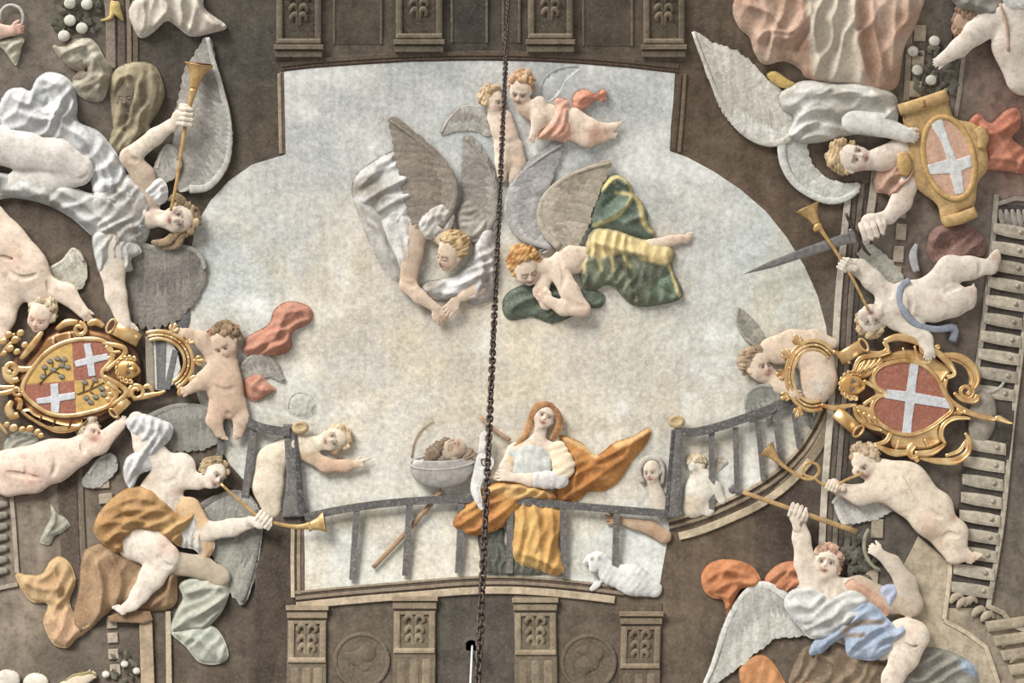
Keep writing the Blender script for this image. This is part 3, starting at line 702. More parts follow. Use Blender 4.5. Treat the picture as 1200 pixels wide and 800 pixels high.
medallion(690, 776, 34, (98, 84, 68), 'worn brown round relief right of the hanging chain at the bottom')
for (u0, v0, u1, v1, lab) in ((390, -60, 448, 52, 'dark brown coffer panel above the opening, first from the left step'), (528, -60, 572, 50, 'blackish coffer panel behind the top of the chain'), (588, -60, 610, 50, 'narrow dark coffer panel just right of the chain top'), (682, -60, 742, 54, 'brown coffer panel above the flying cherub with orange cloth')):
    t = thing('coffer_panel', (u0 + u1) / 2, v0, lab, 'panel')
    plate('panel', [(u0, v0), (u1, v0), (u1, v1), (u0, v1)], 0, 1.2, (92, 80, 66) if u0 != 528 else (76, 70, 62), M_VAULT, t, .5)
    strip('frame', [(u0, v0), (u0, v1)], 3, 0, 3.5, (112, 98, 80), t, -3, curve=False); strip('frame', [(u1, v0), (u1, v1)], 3, 0, 3.5, (112, 98, 80), t, 0, curve=False)

# grey balcony railing, three runs
GR = (92, 89, 88); GR2 = (104, 100, 97)
def rail(name, pts, r, parent, col=GR): return tube(name, [(*p, r) for p in pts], col, M_RAIL, parent, 4, 5, flat=.8, smooth=False)
rc = thing('balcony_railing', 560, 640, 'curved grey balcony railing in front of the woman in gold', 'railing')
HR = 26
rail('rail', [(357, 606, HR), (400, 597, HR), (450, 590, HR), (500, 586, HR), (550, 584.5, HR), (600, 586, HR), (650, 590.5, HR), (700, 595, HR), (786, 602, HR)], 4.6, rc)
for (a, b) in (((418, 599), (413, 679)), ((480, 592), (475, 674)), ((541, 590), (537, 671)), ((598, 592), (597, 671)), ((660, 596), (661, 676)), ((723, 600), (720, 684))):
    rail('baluster', [(*a, HR), (*b, HR - 14)], 3.9, rc, GR2)
plate('post', [(332, 497), (346, 497), (350, 520), (358, 604), (331, 606), (336, 560)], 4, HR, GR2, M_RAIL, rc, 2.0)
plate('post', [(344, 500), (347, 500), (358, 604), (349, 606)], HR - 2, HR + 3, (74, 72, 74), M_RAIL, rc, 1.0)
rl = thing('balcony_railing', 310, 540, 'short grey railing run behind the left orange-draped cherub', 'railing')
rail('rail', [(286, 491, 24), (300, 499, 25), (320, 504, 26), (340, 506, 27)], 5.4, rl)
rail('baluster', [(297, 502, 20), (287, 582, 16)], 4.2, rl, GR2); rail('baluster', [(262, 488, 12), (256, 545, 10)], 4.0, rl, GR2)
rr_ = thing('balcony_railing', 860, 540, 'curved grey railing run on the right, ending near the gilded crown', 'railing')
rail('rail', [(790, 506, 26), (815, 506, 26), (845, 499, 26), (875, 489, 26), (905, 478, 24), (935, 462, 20)], 5.2, rr_)
plate('post', [(787, 503), (800, 503), (798, 560), (796, 606), (778, 607), (782, 560)], 4, 32, GR2, M_RAIL, rr_, 2.0)
plate('post', [(787, 504), (791, 504), (786, 560), (783, 607), (778, 607), (782, 560)], 31, 34, (78, 76, 78), M_RAIL, rr_, .8)
for (a, b) in (((834, 507), (834, 596)), ((862, 501), (864, 578)), ((888, 494), (895, 562)), ((908, 482), (916, 548)), ((929, 474), (937, 524)), ((946, 466), (952, 500))):
    rail('baluster', [(*a, 22), (*b, 10)], 3.4, rr_, (104, 101, 98))
for u, v, lab in ((352, 501, 'ochre round knob on the left railing post'), (793, 494, 'ochre round knob on the right railing post')):
    k = Solid((190, 160, 112), 2); k.ball(u, v, 30, (10, 8, 8)); k.ball(u, v - 1, 36, (6, 4, 4), cut=True); k = k.build('railing_knob', M_STONE, None, 1.0); prop(k, lab, 'knob')
tube_ = plate('ledge', [(306, 590), (330, 600), (356, 604), (358, 612), (340, 616), (322, 610), (308, 604)], 0, 12, (96, 84, 74), M_STONE, None, 2, 2); prop(tube_, 'dark curved ledge under the left railing post', 'ledge')
plate('console_block', [(300, 612), (346, 616), (346, 700), (334, 880), (296, 880)], 0, 2, (80, 68, 56), M_VAULT, prop(thing('dark_pier', 320, 690, 'dark brown pier left of the opening under the trumpet', 'pier')), 2)

# right-hand rib: light fillets, grooves, blocks and the bead band
rb = thing('pilaster_band', 985, 420, 'tall pale fillet and dark grooves running down behind the right gilded shield', 'pilaster')
def vline(name, pts, w, h1, col, parent=rb, bev=.8): return strip(name, pts, w, 0, h1, col, parent, -w / 2, bev)
vline('fillet', [(995, 215), (990, 270), (983, 340), (978, 420), (972, 500), (966, 580), (962, 665)], 8, 8, (196, 184, 164))
for k, (dx, w, h1, c) in enumerate(((8, 6, 3, (104, 92, 80)), (15, 6, 5, (128, 116, 102)), (22, 5, 2, (84, 74, 66)))):
    vline('groove', [(995 + dx, 215), (990 + dx, 270), (983 + dx, 340), (978 + dx, 420), (972 + dx, 500), (966 + dx, 580), (962 + dx, 665)], w, h1, c)
vline('fillet', [(1026, 200), (1020, 250), (1012, 300)], 9, 6, (180, 166, 146)); vline('fillet', [(1068, 0), (1064, 80), (1062, 118)], 7, 5, (150, 132, 108)); vline('fillet', [(1130, 60), (1124, 110), (1118, 150)], 5, 6, (150, 138, 122)); vline('groove', [(1112, 0), (1108, 70), (1104, 160)], 14, 3, (92, 84, 76))
db = thing('dentil_band', 1055, 300, 'column of pale square blocks right of the sword hand', 'dentils')
for i, (u, v) in enumerate(((1056, 246), (1056, 272), (1053, 298), (1050, 322), (1048, 344))): box('block', u - 6, v - 10, u + 6, v + 9, 0, 7, (176, 160, 138), M_STONE, db, 1.2, 4)
db = thing('dentil_band', 1073, 60, 'column of pale square blocks beside the white fruit', 'dentils')
for i, (u, v) in enumerate(((1078, 40), (1076, 70), (1073, 106))): box('block', u - 7, v - 11, u + 7, v + 8, 0, 7, (166, 150, 126), M_STONE, db, 1.2, 3)
db = thing('dentil_band', 1030, 640, 'pale block set behind the spear tip and green wreath', 'dentils')
for i, (u, v) in enumerate(((1028, 620), (1022, 678))): box('block', u - 7, v - 12, u + 7, v + 10, 0, 7, (166, 150, 126), M_STONE, db, 1.2, 2)
sc = thing('scale_band', 1150, 500, 'tall band of pale rounded bars with dark gaps at the right edge', 'ornament band')
plate('ground', [(1168, 240), (1208, 240), (1196, 420), (1176, 600), (1160, 712), (1108, 712), (1122, 600), (1146, 420), (1160, 330)], 0, 1.5, (74, 66, 60), M_VAULT, sc, .5)
band = [(i, 268 + i * 21.0) for i in range(21)]
for i, v in band:
    c = np.interp(v, [240, 330, 420, 520, 620, 712], [1187, 1180, 1170, 1155, 1147, 1136]); w = np.interp(v, [240, 420, 712], [18, 22, 22])
    if 468 < v < 500: continue
    o = plate('bar', [(c - w - 2, v - 7), (c - w * .3, v - 5.5), (c + w * .5, v - 3), (c + w + 2, v), (c + w + 2, v + 13.5), (c + w * .4, v + 11.5), (c - w * .3, v + 9), (c - w - 2, v + 5)], 1, 15, np.array((174, 162, 140)) * (1 + .06 * math.sin(i * 2.1)), M_STONE, sc, 3.2)
    tube('bead', [(c + w * .62, v + 4, 12, 1.6), (c + w * .62, v + 4, 18, 3.0), (c + w * .62, v + 4, 21, .8)], (168, 154, 134), M_STONE, sc, 8, 2, curve=False)
cl = tube('clasp', [(1139, 462, 6, 9), (1150, 470, 12, 15), (1152, 486, 13, 16), (1149, 503, 11, 15), (1146, 515, 6, 10)], (150, 140, 124), M_STONE, sc, 12, 4, flat=.7)
tube('clasp_ring', [(1143, 451, 11, 1.6), (1158, 459, 16, 2.2), (1172, 454, 14, 2.0), (1180, 440, 9, 1.4)], (178, 168, 150), M_STONE, sc, 8, 4)
fl = thing('fillet_strip', 1172, 560, 'pale straight fillet along the outer side of the bead band', 'fillet')
vline('fillet', [(1204, 360), (1196, 420), (1186, 500), (1176, 600), (1167, 660), (1158, 712)], 6, 9, (172, 160, 138), fl); strip('fillet', [(1158, 710), (1176, 718), (1186, 732), (1206, 740)], 6, 0, 9, (166, 150, 124), fl, -3, curve=False)
fl = thing('fillet_strip', 1140, 400, 'pale fillet along the inner side of the bead band above the shield', 'fillet')
vline('fillet', [(1168, 228), (1162, 300), (1156, 350), (1150, 400), (1144, 440)], 6, 8, (158, 146, 130), fl); strip('fillet', [(1170, 238), (1190, 232), (1210, 234)], 5, 0, 7, (150, 138, 124), fl, -2, curve=False)
lf = thing('leaf_carving', 1182, 258, 'grey acanthus carving above the bead band', 'carving')
for k in range(5):
    tube('leaf', [(1172 + k * 7, 246, 3, 2), (1174 + k * 7, 254, 8, 4), (1176 + k * 7, 264, 8, 3.5), (1172 + k * 7, 271, 5, 1.2)], (142, 134, 122), M_STONE, lf, 8, 3)
pn = thing('beige_panel', 1110, 720, 'plain beige stone panel with pale raised edge behind the lower right angel', 'panel')
plate('panel', [(1076, 628), (1113, 660), (1105, 727), (1156, 760), (1172, 810), (1172, 860), (1000, 860), (1040, 700)], 0, 2, (176, 158, 130), M_STONE, pn, .8)
strip('edge', [(1115, 658), (1112, 690), (1107, 726)], 5, 0, 7, (196, 180, 150), pn, -2, curve=False); strip('edge', [(1106, 726), (1132, 740), (1156, 758), (1164, 780), (1174, 812), (1180, 850)], 5, 0, 7, (190, 172, 142), pn, -2, curve=False)
cn = thing('corner_carving', 1150, 740, 'carved leaves and bead bars in the lower right corner', 'carving')
for k, (u, v, a) in enumerate(((1120, 700, 10), (1128, 706, 15), (1136, 704, 20), (1146, 716, 30), (1156, 722, 30), (1180, 752, 40), (1190, 770, 50))):
    tube('leaf', [(u - 6, v + 6, 4, 2), (u - 2, v, 9, 4.5), (u + 5, v - 3, 9, 4), (u + 9, v + 2, 5, 1.5)], (168, 152, 126), M_STONE, cn, 8, 3)
for k in range(5):
    u, v = 1166 + k * 9, 738 + k * 17; plate('bar', [(u - 12, v - 10), (u + 10, v - 13), (u + 44, v - 18), (u + 46, v - 7), (u + 14, v - 1), (u - 8, v + 2)], 1, 14, (162, 146, 120), M_STONE, cn, 3)
# left-hand rib
lb = thing('pilaster_band', 140, 60, 'tan pilaster strips above the round grey statue at top left', 'pilaster')
for u, w, h1, c in ((129, 11, 5, (140, 124, 108)), (142, 8, 3, (104, 90, 78)), (151, 5, 6, (136, 120, 100)), (158, 6, 4, (112, 96, 80))): vline('fillet', [(u - 6, -60), (u, 20), (u + 1, 80)], w, h1, c, lb)
lb2 = thing('bead_band', 6, 640, 'pale rounded bars with dark gaps at the left edge', 'ornament band')
for k in range(7):
    v = 592 + k * 13; tube('bar', [(-16, v + 4, 4, 4), (-4, v, 8, 5), (9, v - 2, 5, 3.5)], (140, 130, 114), M_STONE, lb2, 8, 3, flat=.8)
fl = thing('fillet_strip', 18, 620, 'thin pale fillet under the left lower cherub', 'fillet'); vline('fillet', [(12, 570), (16, 610), (20, 672)], 5, 7, (160, 146, 126), fl); strip('fillet', [(-20, 694), (0, 686), (20, 682)], 5, 0, 7, (160, 146, 126), fl, 0, curve=False)
lb3 = thing('pilaster_band', 85, 600, 'dark brown pilaster beside the ochre skirt', 'pilaster')
for u, w, h1, c in ((80, 22, 3, (88, 74, 62)), (96, 5, 6, (112, 96, 80))): vline('strip', [(u - 2, 540), (u, 600), (u + 4, 680)], w, h1, c, lb3)
db = thing('dentil_band', 132, 745, 'column of pale blocks below the kneeling trumpeter foot', 'dentils')
for i, (u, v) in enumerate(((131, 730), (132, 747), (133, 766), (135, 784))): box('block', u - 6, v - 6, u + 6, v + 6, 0, 6, (170, 152, 128), M_STONE, db, 1, -4)
db = thing('dentil_band', 122, 572, 'pale blocks behind the ochre skirt waist', 'dentils')
for i, (u, v) in enumerate(((120, 566), (124, 584))): box('block', u - 8, v - 6, u + 8, v + 6, 0, 6, (168, 150, 126), M_STONE, db, 1, -4)
ped = thing('pedestal', 165, 760, 'tan pedestal post under the bare foot at lower left', 'pedestal')
plate('shaft', [(163, 722), (178, 722), (182, 830), (166, 830)], 0, 12, (170, 146, 114), M_STONE, ped, 1.5); plate('cap', [(126, 722), (150, 714), (176, 716), (179, 726), (168, 730), (128, 728)], 0, 22, (148, 112, 78), M_STONE, ped, 2)
plate('shaft', [(194, 716), (200, 716), (202, 830), (195, 830)], 0, 8, (176, 158, 128), M_STONE, ped, 1.2)

# the hole and its white cable
hb = []
th = np.linspace(0, 2 * np.pi, 24, endpoint=False)
hole = thing('cable_hole', HOLE[0], HOLE[1], 'round black hole in the vault above the white cable', 'hole')
def cyl(name, prof, mat, parent):
    V = np.concatenate([np.c_[HOLE[0] + r * np.cos(th), HOLE[1] + r * np.sin(th), np.full(24, h)] for r, h in prof]); n = len(prof)
    qd = [(i * 24 + s, i * 24 + (s + 1) % 24, (i + 1) * 24 + (s + 1) % 24, (i + 1) * 24 + s) for i in range(n - 1) for s in range(24)]
    return make(name, mp(V), [qd], mat, parent, lin((88, 78, 68)), True)
cyl('rim', [(11.5, -.8), (11, .8), (8.4, 1.1), (7.3, .6)], M_VAULT, hole); cyl('shaft', [(7.5, .7), (7.2, -4), (7.0, -30), (.01, -30)], M_BLACK, hole)
hp = P([HOLE[0] + 1.0], [HOLE[1] - 1], [-16])[0]
def wtube(name, a, b, r, mat, parent=None, sides=8):
    a, b = np.array(a, float), np.array(b, float); d = (b - a) / np.linalg.norm(b - a); x = np.cross(d, [1, .3, 0]); x /= np.linalg.norm(x); yv = np.cross(d, x); an = np.linspace(0, 2 * np.pi, sides, endpoint=False)
    V = np.concatenate([p + r * (np.cos(an)[:, None] * x + np.sin(an)[:, None] * yv) for p in (a, b)])
    return make(name, V, [[(s, (s + 1) % sides, sides + (s + 1) % sides, sides + s) for s in range(sides)], [list(range(sides))[::-1], list(range(sides, 2 * sides))]], mat, parent)
cb = wtube('hanging_cable', hp, hp - np.array([0, 0, 6.0]), .0095, M_WIRE); prop(cb, 'thin white cable hanging from the round black hole', 'cable')

# the chain: a vertical line in front of the vault
ych = 4.9
def ray(u, v): return fw + (u - 600) / F * rt + (400 - v) / F * up
ra = ray(577.5, 0); xa = ra[0] / ra[1] * ych; rbm = ray(592, 800); xb = rbm[0] / rbm[1] * ych; xm = (xa + xb) / 2
ztop = AX[2] + math.sqrt(R * R - (ych - AX[1]) ** 2)
ch = bpy.data.objects.new('hanging_chain', None); COL.objects.link(ch); ch.location = (xm, ych, 5.2); prop(ch, 'dark iron link chain hanging in front of the vault', 'chain')
pitch = .0335; rw = .0062
def link_mesh():
    L_, wd = pitch * .80, .0125; pts = []
    for k in range(12):
        a = 2 * math.pi * k / 12; pts.append((wd * math.cos(a), 0, (L_ - wd) * (1 if math.sin(a) > 0 else -1) * (0.62) + wd * math.sin(a)))
    V = []; an = np.linspace(0, 2 * np.pi, 5, endpoint=False); p = np.array(pts); T = np.roll(p, -1, 0) - np.roll(p, 1, 0); T /= np.linalg.norm(T, axis=1)[:, None]; B = np.array([0, 1.0, 0]); N_ = np.cross(T, B)
    for i in range(12):
        for a in an: V.append(p[i] + rw * (math.cos(a) * B + math.sin(a) * N_[i]))
    q = [(i * 5 + s, i * 5 + (s + 1) % 5, ((i + 1) % 12) * 5 + (s + 1) % 5, ((i + 1) % 12) * 5 + s) for i in range(12) for s in range(5)]
    return np.array(V), q
LV, LQ = link_mesh()
lk = make('link', LV + np.array(ch.location), [LQ], M_IRON, ch); lk.location = (0, 0, 0); nl = int((12.3 - 5.2) / pitch)
for i in range(1, nl):
    o = lk.copy(); COL.objects.link(o); o.parent = ch; o.location = (0, 0, i * pitch); o.rotation_euler = (0, 0, (math.pi / 2 if i % 2 else 0) + math.radians(i * 7.0))
lk.rotation_euler = (0, 0, .1)
Vs = np.concatenate([LV @ np.array([[math.cos(a), math.sin(a), 0], [-math.sin(a), math.cos(a), 0], [0, 0, 1]]) + np.array([0, 0, i * pitch]) for i in range(nl, int((ztop - 5.2) / pitch)) for a in [(math.pi / 2 if i % 2 else 0)]])
nn = len(LV); upc = make('upper_links', Vs + np.array(ch.location), [np.concatenate([np.array(LQ) + nn * k for k in range(len(Vs) // nn)])], M_IRON, ch); upc['kind'] = 'stuff'

# ================================================================== FIGURES IN THE OPENING
# --- left angel in white, bending down
t = thing('angel', 500, 280, 'brown-winged angel in white bending down with one arm hanging, left of chain', 'angel')
drape('robe', [(412, 224), (418, 204), (438, 188), (462, 176), (480, 178), (492, 210), (490, 262), (470, 270), (448, 262), (436, 252), (420, 246)], 3, 10, 14, (206, 206, 202), mat=M_CLOTH, parent=t,
      folds=[([(418, 222), (440, 204), (470, 190)], 6, 5), ([(424, 238), (450, 222), (482, 206)], 7, 5), ([(440, 250), (462, 236), (484, 228)], 5, 4), ([(430, 215), (455, 195), (470, 180)], -4, 4)],
      flow=(60, 17, 4), col2=(170, 164, 154), mott=.8)
drape('robe_fold', [(414, 232), (424, 224), (440, 236), (452, 262), (462, 290), (476, 318), (470, 330), (452, 320), (438, 296), (424, 262)], 3, 8, 10, (176, 170, 160), mat=M_CLOTH, parent=t,
      folds=[([(420, 234), (440, 262), (466, 318)], 5, 5)], flow=(150, 14, 3), col2=(205, 200, 192), mott=.8)
drape('robe_fold', [(446, 250), (470, 246), (486, 262), (484, 300), (474, 322), (460, 300), (450, 278)], 6, 8, 8, (212, 208, 202), mat=M_CLOTH, parent=t, folds=[([(452, 256), (468, 280), (474, 312)], 5, 4), ([(470, 250), (478, 280), (478, 312)], 4, 4)], flow=(20, 13, 3), col2=(176, 168, 156))
drape('sleeve', [(520, 326), (540, 318), (553, 300), (560, 276), (572, 264), (581, 276), (583, 320), (577, 348), (556, 357), (540, 348), (522, 352), (508, 350), (494, 340), (500, 330)], 6, 12, 12, (210, 207, 204), parent=t,
      folds=[([(556, 286), (566, 310), (560, 345)], 6, 4), ([(524, 334), (548, 330), (574, 312)], 5, 4), ([(506, 342), (530, 344), (560, 350)], 5, 4), ([(566, 272), (576, 300), (578, 336)], 5, 4)], flow=(70, 15, 4), col2=(168, 160, 152), mott=.8)
wing(t, [(516, 266), (534, 232), (526, 198), (494, 168), (457, 141)], [(484, 268), (474, 238), (468, 206), (460, 172), (455, 139)], 15, ((140, 128, 112), (130, 118, 102), (146, 136, 120)), 22, 10, arm=(7, 2), seed=4, bend=3,
     label='dark brown wing raised high')
wing(t, [(562, 280), (581, 248), (573, 198), (546, 161)], [(546, 262), (542, 232), (541, 196), (543, 161)], 11, ((152, 144, 134), (140, 130, 118), (158, 150, 138)), 10, 8, arm=(7, 2), seed=5, bend=3)
b = Solid((214, 186, 158), 6)
b.limb([(508, 250, 8, 12), (512, 268, 10, 14), (524, 282, 16, 11)])
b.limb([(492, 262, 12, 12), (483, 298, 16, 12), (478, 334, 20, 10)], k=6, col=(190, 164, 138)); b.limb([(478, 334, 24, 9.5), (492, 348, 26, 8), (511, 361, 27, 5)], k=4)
hand(b, 511, 360, 27, -62, 23, side=-1, curl=.35, thumb=40)
b.limb([(562, 338, 18, 8), (546, 345, 22, 6.5), (534, 352, 26, 5)], k=4); hand(b, 535, 351, 30, -128, 24, side=1, curl=.25, thumb=30)
b.limb([(520, 278, 22, 9), (527, 290, 26, 8)]); head(b, 527, 298, 32, 20, roll=62, yaw=-42, pitch=40, closed=True)
b.crease([(470, 328, 32), (480, 334, 34), (488, 332, 32)]).crease([(494, 262, 30), (500, 276, 30), (498, 288, 30)]).dab(478, 325, 10, (200, 150, 120), .4).dab(520, 374, 8, BLUSH, .35)
b.build('body', M_SKIN, t, .8)
hair_cap('hair', 530, 294, 32, 20.5, 62, -42, 40, (176, 140, 94), t, (206, 174, 118), 3)
drape('wing_shoulder', [(536, 246), (546, 234), (560, 240), (572, 256), (566, 276), (548, 280), (538, 266)], 12, 8, 9, (150, 140, 124), mat=M_WING, parent=t, flow=(70, 9, 3), col2=(190, 184, 172))
drape('collar', [(490, 262), (502, 246), (518, 238), (532, 250), (528, 268), (514, 276), (500, 280)], 24, 7, 8, (214, 210, 202), parent=t, flow=(30, 9, 3), folds=[([(494, 262), (512, 252), (528, 252)], 3, 3)], col2=(150, 136, 116))

# --- right angel in green and gold
t = thing('angel', 690, 310, 'auburn-haired angel in green and gold robe resting chin on clasped hands', 'angel')
drape('cloak', [(690, 266), (695, 238), (708, 213), (722, 204), (738, 214), (742, 226), (752, 236), (759, 250), (759, 262), (768, 272), (761, 280), (744, 278), (724, 272), (704, 270)], 5, 12, 12, (104, 124, 104), parent=t,
      folds=[([(700, 262), (728, 246), (742, 228)], 6, 4), ([(706, 226), (720, 210), (738, 220)], 6, 4), ([(730, 262), (752, 254), (758, 268)], 5, 4), ([(705, 245), (720, 232), (730, 220)], -4, 4)], flow=(120, 16, 4), col2=(82, 98, 84), mott=.6,
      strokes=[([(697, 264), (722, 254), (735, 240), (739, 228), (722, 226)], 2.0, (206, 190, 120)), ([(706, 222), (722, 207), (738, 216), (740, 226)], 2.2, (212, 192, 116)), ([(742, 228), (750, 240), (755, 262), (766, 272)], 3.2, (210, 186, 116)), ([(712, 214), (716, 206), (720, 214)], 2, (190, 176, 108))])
drape('robe', [(684, 292), (692, 270), (714, 266), (738, 275), (761, 281), (781, 286), (791, 296), (788, 314), (800, 347), (768, 358), (744, 358), (730, 348), (720, 336), (709, 334), (698, 340), (684, 340), (679, 315)], 6, 20, 22, (118, 128, 102), parent=t,
      folds=[([(690, 282), (720, 290), (760, 300)], 6, 6), ([(692, 300), (700, 318), (706, 334)], 5, 3.5), ([(708, 298), (716, 316), (722, 336)], 6, 3.5), ([(726, 300), (736, 322), (742, 350)], 6, 4), ([(746, 306), (756, 330), (764, 354)], 5, 4), ([(786, 318), (770, 334), (792, 346)], -5, 5)], flow=(10, 13, 5), col2=(88, 92, 74), mott=.8,
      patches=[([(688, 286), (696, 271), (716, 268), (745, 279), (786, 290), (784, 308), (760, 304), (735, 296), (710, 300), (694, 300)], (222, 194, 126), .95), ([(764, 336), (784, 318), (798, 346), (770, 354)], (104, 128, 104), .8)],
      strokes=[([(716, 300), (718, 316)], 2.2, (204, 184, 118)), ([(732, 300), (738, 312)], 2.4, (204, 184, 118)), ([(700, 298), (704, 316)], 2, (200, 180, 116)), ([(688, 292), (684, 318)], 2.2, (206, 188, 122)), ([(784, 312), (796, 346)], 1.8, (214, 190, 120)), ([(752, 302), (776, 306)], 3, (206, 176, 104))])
drape('under_cloak', [(589, 364), (592, 346), (612, 334), (640, 332), (664, 340), (690, 338), (709, 346), (704, 360), (684, 362), (668, 372), (646, 379), (624, 372), (598, 375)], 3, 8, 9, (92, 104, 88), parent=t, folds=[([(596, 366), (616, 350), (650, 344)], 5, 5), ([(640, 374), (660, 358), (700, 350)], 4, 4)], flow=(70, 16, 4), col2=(98, 110, 92), mott=.8)
wing(t, [(648, 290), (614, 281), (596, 258), (595, 234), (607, 208), (631, 187), (659, 169)], [(640, 280), (632, 264), (633, 238), (643, 216), (651, 198), (662, 172)], 15, ((172, 168, 164), (160, 156, 154), (182, 178, 172)), 10, 9, arm=(6, 2), seed=6, bend=-3, label='pale blue-grey wing curving up')
wing(t, [(656, 290), (636, 268), (634, 242), (650, 217), (684, 199), (716, 191)], [(676, 300), (684, 278), (692, 258), (698, 240), (706, 219), (718, 193)], 15, ((182, 168, 146), (168, 154, 132), (190, 176, 154)), 16, 10, arm=(8, 2.5), seed=7, bend=-2, label='tan wing folded over the back')
b = Solid((224, 198, 172), 6)
b.limb([(688, 304, 8, 15), (668, 304, 14, 16), (650, 314, 18, 13)], k=8); b.limb([(648, 312, 26, 10), (632, 312, 28, 9)], k=5)
b.limb([(656, 320, 30, 12), (668, 342, 34, 11), (683, 362, 34, 8.5)], k=6); b.limb([(683, 362, 34, 8.5), (660, 361, 36, 8.5), (642, 352, 38, 6)], k=4)
b.limb([(640, 322, 22, 9), (634, 340, 26, 8), (640, 356, 28, 7.5)], k=5); hand(b, 643, 353, 38, 125, 23, side=-1, curl=.9, thumb=30); hand(b, 634, 352, 30, 85, 22, side=1, curl=.7)
head(b, 616, 315, 34, 20, roll=108, yaw=12, pitch=42, closed=True)
b.limb([(762, 288, 12, 8), (786, 282, 10, 5.5), (792, 281, 10, 5)], k=5); foot(b, 790, 281, 10, 10, 24)
b.crease([(668, 354, 46), (672, 358, 46), (690, 358, 44)]).crease([(656, 306, 36), (662, 322, 42), (658, 336, 44)]).crease([(690, 300, 26), (680, 318, 28), (684, 334, 26)], 1.3).dab(684, 364, 8, (205, 150, 120), .4).dab(632, 345, 9, BLUSH, .3).dab(800, 278, 10, BLUSH, .3); b.build('body', M_SKIN, t, .8)
hair_cap('hair', 615, 311, 34, 21, 108, 12, 42, (186, 122, 58), t, (214, 160, 88), 4)

# --- woman in gold with the platter
t = thing('person', 625, 580, 'auburn-haired woman in flowing gold and orange robes holding a silver platter', 'person')
drape('cape', [(655, 510), (681, 518), (699, 533), (720, 518), (742, 511), (758, 501), (763, 506), (756, 522), (741, 540), (726, 563), (708, 575), (690, 576), (678, 586), (658, 588), (650, 574), (666, 556), (668, 536)], 4, 10, 12, (196, 126, 52), parent=t,
      folds=[([(672, 526), (690, 548), (700, 572)], 5, 5), ([(690, 545), (720, 530), (752, 512)], 6, 5), ([(680, 575), (705, 555), (735, 535)], 5, 5), ([(662, 520), (676, 545), (672, 578)], 5, 4)], flow=(60, 17, 4), col2=(168, 98, 36), mott=.7, strokes=[([(664, 514), (684, 524), (698, 534)], 3, (222, 176, 108)), ([(722, 522), (744, 512), (760, 503)], 3.5, (216, 168, 100))])
drape('underskirt', [(562, 622), (590, 618), (594, 640), (640, 664), (640, 673), (570, 673), (563, 650)], 3, 6, 8, (98, 100, 88), parent=t, flow=(5, 9, 3), col2=(74, 76, 68))
drape('skirt', [(598, 588), (620, 580), (652, 584), (663, 598), (660, 620), (655, 640), (664, 670), (650, 674), (630, 668), (606, 660), (596, 640), (600, 610)], 6, 18, 16, (222, 176, 92), parent=t,
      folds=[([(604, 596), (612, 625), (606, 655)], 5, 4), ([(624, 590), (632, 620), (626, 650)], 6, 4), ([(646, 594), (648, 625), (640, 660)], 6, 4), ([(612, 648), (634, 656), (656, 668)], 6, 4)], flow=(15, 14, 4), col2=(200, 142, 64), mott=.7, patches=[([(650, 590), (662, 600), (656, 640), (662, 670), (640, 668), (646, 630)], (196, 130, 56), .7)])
drape('sash', [(531, 615), (538, 597), (552, 582), (572, 568), (600, 562), (640, 572), (652, 584), (640, 590), (620, 586), (606, 598), (588, 618), (562, 627), (546, 625)], 16, 12, 11, (206, 138, 58), parent=t,
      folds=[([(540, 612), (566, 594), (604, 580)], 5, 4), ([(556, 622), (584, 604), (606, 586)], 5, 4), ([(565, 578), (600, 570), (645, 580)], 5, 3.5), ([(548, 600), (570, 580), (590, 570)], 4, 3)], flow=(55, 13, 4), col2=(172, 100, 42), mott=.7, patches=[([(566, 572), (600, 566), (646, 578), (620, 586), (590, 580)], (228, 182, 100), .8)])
b = Solid((226, 202, 178), 5)
b.limb([(623, 562, 8, 13), (622, 552, 14, 17), (626, 534, 16, 17)], k=8); b.limb([(606, 528, 18, 10), (626, 522, 20, 11), (652, 530, 18, 11)], k=6)
b.limb([(630, 520, 22, 8), (633, 506, 24, 7.5)]); head(b, 637, 489, 26, 16.5, roll=68, yaw=6, pitch=-12)
b.limb([(656, 532, 22, 10), (662, 550, 26, 9.5), (652, 563, 32, 8)]); b.limb([(652, 563, 32, 8), (622, 562, 38, 7), (600, 559, 38, 5)]); hand(b, 600, 559, 39, 172, 22, side=-1, curl=.5, thumb=30)
b.limb([(602, 530, 18, 9), (594, 548, 20, 8), (584, 558, 26, 6)]); hand(b, 584, 558, 27, 155, 20, side=-1, curl=.6)
b.build('body', M_SKIN, t, .8)
s = Solid((196, 198, 190), 5); s.limb([(623, 566, 12, 17), (622, 554, 18, 20), (626, 537, 19, 20)], k=8); s.limb([(604, 532, 19, 11), (626, 528, 20, 11)], k=6); s.ball(614, 545, 30, 10); s.ball(637, 546, 30, 10); s.wave(20, 12, .7); s.wave(110, 15, .5); s.build('bodice', M_CLOTH, t)
s = Solid((230, 208, 170), 4); s.limb([(653, 527, 24, 11), (661, 545, 28, 12), (655, 561, 32, 10)], k=6); s.wave(60, 10, .7); s.wave(140, 13, .5); s.build('sleeve', M_CLOTH, t)
s = Solid((212, 206, 200), 4); s.limb([(656, 562, 32, 10.5), (640, 562, 36, 10), (628, 562, 38, 9)]); s.wave(10, 9, .6); s.build('cuff', M_CLOTH, t)
s = Solid((222, 190, 140), 4); s.limb([(612, 520, 23, 5), (600, 536, 22, 6), (594, 556, 22, 6)]); s.wave(50, 10, .5); s.build('sleeve', M_CLOTH, t)
